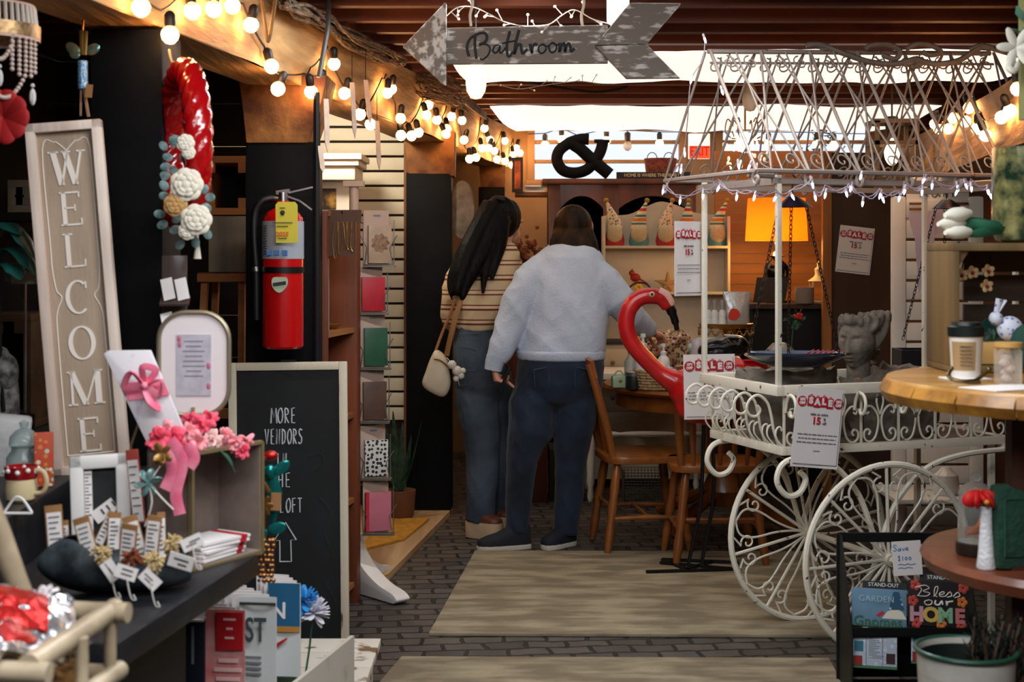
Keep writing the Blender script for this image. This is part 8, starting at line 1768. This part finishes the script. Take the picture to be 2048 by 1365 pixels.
# lower tier
z8 = .70
t = thing('glass_cloche', 'glass cloche with felt carrots inside on the lower round shelf', 'cloche', on2(1952, 3.44, z8)); m = M(); m.lathe([(.044, 0), (.047, .004), (.047, .028), (.001, .03)], n=36); obj('base', m, mat('dark_wood_base', '241a12', .5), t)
m = M(); m.lathe([(.041, .03), (.042, .11), (.038, .145), (.025, .165), (.008, .172)], n=36); m.ball((0, 0, .184), (.013, .013, .013)); obj('dome', m, clear('cloche_glass', 'f1f4f0', .93), t); m = M()
for k in range(4): a = (-.025+.012*k, -.01+.008*k, .05+.004*k); b = (.028, -.005+.006*k, .066+.006*k); m.tube([a, Vector(a).lerp(Vector(b), .6), b], [.004, .012, .013], 8)
obj('carrots', m, mat('carrot_felt', 'd0641c', .8), t)
t = thing('bud_vase', 'white milk glass vase with a red poppy on the lower round shelf', 'vase', on2(1972, 3.28, z8)); m = M(); m.lathe([(.020, 0), (.022, .004), (.018, .03), (.014, .09), (.013, .13), (.015, .142), (.012, .142), (.001, .13)], n=24); obj('vase_body', m, mat('milk_glass', 'd6d6d8', .25, coat=.5, bump=.4, bsc=140), t); m = M()
for k in range(9): a = k*.7; d = Vector((math.cos(a), math.sin(a)*.6, .15)); m.ball(Vector((-.012, 0, .155))+d*.02, (.024, .008, .018), 8, 6, E(random.random(), random.random(), a))
obj('poppy', m, mat('poppy_red', 'b50f0c', .6), t); m = M(); m.ball((-.008, -.03, .155), .006); obj('stamen', m, mat('stamen', 'c9862a', .7), t)
t = thing('green_cushion', 'dark green quilted cushion standing on the lower round shelf at the right edge', 'cushion', on2(2040, 3.28, z8), .1); m = M(); m.box((0, .005, .0955), (.125, .05, .19)); obj('cover', m, mat('green_linen', '163a2a', .9, bump=.6, bsc=60, var=.15, sc_=30), t, .014); m = M(); q = .045; m.tube([(-q, -.0215, .03), (q, -.0215, .03), (q, -.0215, .16), (-q, -.0215, .16)], .002, 5, True); obj('seam', m, mat('green_seam', '1f4a38', .8), t)
# bucket with fir branches
bs = thing('plant_stool', 'dark stool under the enamel bucket at the bottom right', 'stool', (P(1932, 0, 3.0).x, 3.0, 0)); m = M(); m.lathe([(.11, .28), (.12, .285), (.12, .305), (.001, .307)], n=28); obj('seat', m, black, bs)
for k in range(4): a = pi/4+k*pi/2; m = M(); m.tube([(.07*math.cos(a), .07*math.sin(a), .28), (.1*math.cos(a), .1*math.sin(a), 0)], .012, 8); obj('leg', m, black, bs)
t = thing('enamel_bucket', 'white enamel bucket with green rim and stripe at the bottom right', 'bucket', (P(1932, 0, 3.0).x, 3.0, .308)); R8 = px(98, 3.0); HB = P(0, 1300, 3.0).z-.308
m = M(); m.lathe([(R8*.82, 0), (R8*.85, .004), (R8*.98, HB), (R8*.95, HB), (R8*.82, .01), (.001, .008)], n=44); obj('bucket_body', m, mat('white_enamel', 'a8a59c', .35, var=.06, sc_=30, coat=.3), t)
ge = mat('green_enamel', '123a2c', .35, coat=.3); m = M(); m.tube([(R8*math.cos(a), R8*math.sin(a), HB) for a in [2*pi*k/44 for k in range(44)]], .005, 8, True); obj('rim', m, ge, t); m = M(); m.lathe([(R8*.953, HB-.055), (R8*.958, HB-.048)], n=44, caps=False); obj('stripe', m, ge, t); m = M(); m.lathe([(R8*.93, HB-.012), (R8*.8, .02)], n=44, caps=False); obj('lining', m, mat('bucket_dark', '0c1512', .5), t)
t = thing('fir_branches', 'dark bundle of fir branches standing in the enamel bucket', 'plant', (P(1960, 0, 3.0).x, 3.0, .33)); m = M(); m2 = M()
for k in range(44):
    a = Vector((random.uniform(-.05, .05), random.uniform(-.04, .04), 0)); b = Vector((random.uniform(-.02, .12), random.uniform(-.03, .06), random.uniform(.22, .34))); m2.tube([a, b], .003, 4)
    for q in range(26):
        c = a.lerp(b, .3+.7*q/26); d = ((b-a).normalized()+Vector((random.gauss(0, .6), random.gauss(0, .6), random.gauss(0, .3)))).normalized()*.03; m.tube([c, c+d], [.0030, .0008], 3)
z_ = obj('needles', m, mat('fir_dark', '0a120d', .8, spec=.2), t); z_['kind'] = 'stuff'; obj('twigs', m2, mat('bark', '3c2a1c', .8), t)
# ================================================================ black rack with garden flags
rk = thing('flag_rack', 'black metal rack of garden flags on the floor before the cart wheel', 'rack', (P(1810, 0, 4.72).x, 4.72, 0)); bkm = mat('black_mesh', '101113', .5, .3); W9 = px(125, 4.72); HR = P(0, 1075, 4.72).z
for s in (-1, 1): m = M(); m.prism([(-.0, 0), (0, 0)], 0, 0) if False else m.box((s*W9, .06, HR/2), (.012, .012, HR)); m.add([(s*W9, -.13, .0), (s*W9, .06, 0), (s*W9, .06, HR), (s*W9, .02, HR), (s*W9, -.13, .2), (s*W9-.004*s, -.13, .0), (s*W9-.004*s, .06, 0), (s*W9-.004*s, .06, HR), (s*W9-.004*s, .02, HR), (s*W9-.004*s, -.13, .2)], [(0, 1, 2, 3, 4), (9, 8, 7, 6, 5), (0, 5, 6, 1), (1, 6, 7, 2), (2, 7, 8, 3), (3, 8, 9, 4), (4, 9, 5, 0)]); obj('side_panel', m, bkm, rk)
for z, y in ((HR-.015, .05), (HR-.015, .06)): pass
m = M(); m.box((0, .06, HR-.012), (2*W9, .014, .03)); obj('top_bar', m, bkm, rk)
for z, y in ((.21, -.10), (.025, -.125)): m = M(); m.box((0, y, z), (2*W9-.01, .008, .025)); obj('front_bar', m, bkm, rk)
for z, y0 in ((.195, -.10), (.012, -.125)): m = M(); m.box((0, (y0+.05)/2, z), (2*W9-.014, .05-y0, .006)); obj('shelf_floor', m, bkm, rk)
m = M(); m.box((0, .062, HR/2), (2*W9-.01, .004, HR-.02)) ; m = M(); m.box((0, .06, .12), (2*W9-.01, .004, .2)); obj('back_panel', m, bkm, rk)
def flag(label, x, y0, y1, w_, Y, base, deco, roll=.04):
    c = P(x, y1, Y); h = px(y1-y0, Y); W = px(w_, Y); t = thing('garden_flag', label, 'flag', c, group='garden flags in the black rack', rot=(-.22, roll, -.08)); m = M(); m.box((0, 0, h/2), (W, .006, h)); obj('flag_cloth', m, base, t, .001)
    m = M(); m.box((.1*W, .002, h+.008), (W*.8, .004, .03)); hd = obj('header_card', m, ink, t); txt('header_text', 'STAND-OUT', .017, paper, hd, (.08*W, -.002, h+.012)); deco(t, W, h); return t
def d_gn(t, W, h):
    y = -.0042; txt('words', 'GARDEN', .026, mat('pale_blue_ink', '9ab6c2', .7), t, (-.05*W, y, h*.72), sp=1.1); txt('words', 'Gnomes', .045, mat('green_ink', '2f5a40', .7), t, (-.02*W, y, h*.12), bold=.0006)
    m = M(); m.prism([(W*.17, h*.45), (W*.46, h*.47), (W*.36, h*.94), (W*.26, h*.94)], y, -.002); obj('hat_print', m, dots('hat_print', '1c4a66', 'a9c0cc', 60, .3), t); m = M(); m.prism([(W*.05, h*.22), (W*.5, h*.22), (W*.42, h*.42), (W*.28, h*.52), (W*.14, h*.40)], y, -.002); obj('beard_print', m, mat('beard_print', 'd0c8b8', .7), t); m = M(); m.prism([(-W*.06, h*.30), (W*.06, h*.42), (W*.1, h*.36), (0, h*.26)], y, -.002); obj('red_print', m, red, t)
    m = M()
    for k in range(18): m.prism([(-W*.5+W*k/18, 0), (-W*.5+W*(k+1)/18, 0), (-W*.5+W*(k+.5)/18, h*random.uniform(.06, .16))], y+.0006, -.002)
    obj('grass_print', m, mat('grass_print', '3c6a4c', .7), t)
def d_bl(t, W, h):
    y = -.0042; wi = mat('white_ink', 'd9d4cc', .7); m = M()
    for st_ in ([(-.26,.86),(-.22,.80),(-.27,.66)],[(-.30,.84),(-.18,.90),(-.12,.84),(-.20,.77),(-.11,.73),(-.16,.66),(-.28,.66)],[(-.06,.66),(-.02,.74),(.0,.88),(-.04,.86),(-.05,.70),(-.01,.66)],[(.02,.70),(.08,.74),(.07,.78),(.02,.74),(.03,.67),(.10,.68)],[(.10,.68),(.16,.78),(.18,.70),(.12,.66)],[(.20,.68),(.26,.78),(.29,.71),(.22,.66)],[(-.12,.58),(-.18,.54),(-.16,.47),(-.10,.48),(-.08,.55),(-.12,.58)],[(-.03,.58),(-.04,.50),(.01,.48),(.05,.57),(.06,.49)],[(.11,.58),(.12,.48),(.13,.55),(.20,.58)]): m.tube([(a*W*1.25, y, b*h) for a, b in cr2(st_, 5)], .0028, 5, flat=.6)
    obj('script', m, wi, t)
    for ch, x, c in (('H', -.36, 'b98a94'), ('O', -.12, 'c2a04c'), ('M', .12, '7aa884'), ('E', .36, 'b56a68')): txt('letter', ch, .062, mat('ink_'+ch, c, .7), t, (x*W, y, h*.24), bold=.003)
    m = M(); m2 = M()
    for x, z, k in ((-.38, .90, 0), (.42, .88, 0), (-.42, .55, 0), (.40, .57, 1), (-.36, .06, 0), (.05, .07, 1), (.38, .07, 0)): 
        q = m2 if k else m
        for a in range(5): q.ball((x*W+.010*math.cos(a*1.26), y+.001, z*h+.010*math.sin(a*1.26)), (.008, .0012, .008), 7, 4)
    obj('flower_print', m, mat('coral_print', 'b5403a', .7), t); obj('leaf_print', m2, mat('orange_leaf', 'c9702c', .7), t)
def d_hx(t, W, h):
    m = M(); y = -.0042
    for k in range(2): m.bb((-W*.18+k*W*.36-.001, y, h*.05), (-W*.18+k*W*.36+.001, -.002, h*.98))
    for k in range(12): m.bb((-W*.12, y, h*.3+h*.055*k), (W*.10+random.uniform(-.02, .02), -.002, h*.3+h*.055*k+.0018))
    obj('lines', m, greyink, t)
    for x, z, c, nm in ((-.34, .62, '2f6a7c', 'teal'), (-.36, .2, '8a2420', 'brick'), (.36, .3, '3a1c20', 'plum')): m = M(); m.bb((x*W-.014, y, z*h-.016), (x*W+.014, -.002, z*h+.016)); obj('patch', m, mat('patch_'+nm, c, .7), t)
    m = M(); m.bb((-W*.5, y, 0), (W*.5, -.002, h*.08)); obj('grass_print', m, mat('grass_print', '3c6a4c', .7), t)
flag('blue garden flag reading GARDEN Gnomes, upper left in the black rack', 1758, 1180, 1254, 108, 4.64, mat('flag_blue', '5f8299', .8, var=.08, sc_=20), d_gn)
flag('black garden flag reading Bless our HOME, upper right in the black rack', 1876, 1166, 1254, 118, 4.63, mat('flag_black', '15100f', .8), d_bl)
hexm = dots('flag_white_cells', 'a8b4c2', 'c2cbd4', 60, .42)
flag('white patterned garden flag at the lower left in the black rack', 1748, 1270, 1338, 90, 4.61, hexm, d_hx); flag('white patterned garden flag at the lower right, half behind the bucket', 1862, 1262, 1330, 78, 4.62, hexm, d_hx)
t = thing('price_card', 'white handwritten save card clipped to the top bar of the black rack', 'card', P(1814, 1117, 4.66), rot=(-.05, -.06, 0)); m = M(); W0 = px(58, 4.66); m.box((0, 0, 0), (W0, .002, px(68, 4.66))); obj('card', m, paper, t); bi = mat('blue_ink', '4f7ab0', .7); m = M()
for st_ in ([(-.30,.36),(-.38,.40),(-.40,.34),(-.32,.28),(-.36,.22),(-.42,.25)],[(-.22,.30),(-.28,.24),(-.22,.22),(-.19,.30),(-.18,.22)],[(-.13,.30),(-.10,.22),(-.05,.30)],[(-.02,.26),(.05,.28),(.0,.31),(-.02,.24),(.06,.23)],[(-.22,.06),(-.28,.05),(-.24,.0),(-.28,-.05),(-.22,-.04)],[(-.25,.09),(-.25,-.08)],[(-.14,.06),(-.14,-.06)],[(-.04,.04),(-.07,-.01),(-.03,-.05),(.0,0),(-.04,.04)],[(.08,.04),(.05,-.01),(.09,-.05),(.12,0),(.08,.04)],[(-.3,-.18),(-.2,-.16),(-.1,-.19),(.0,-.16),(.1,-.19),(.25,-.17)],[(-.3,-.28),(-.2,-.26),(-.1,-.29),(.0,-.26),(.15,-.29)]): m.tube([(a*W0*1.1, -.002, b*W0*1.2) for a, b in cr2(st_, 4)], .0013, 4)
obj('handwriting', m, bi, t)
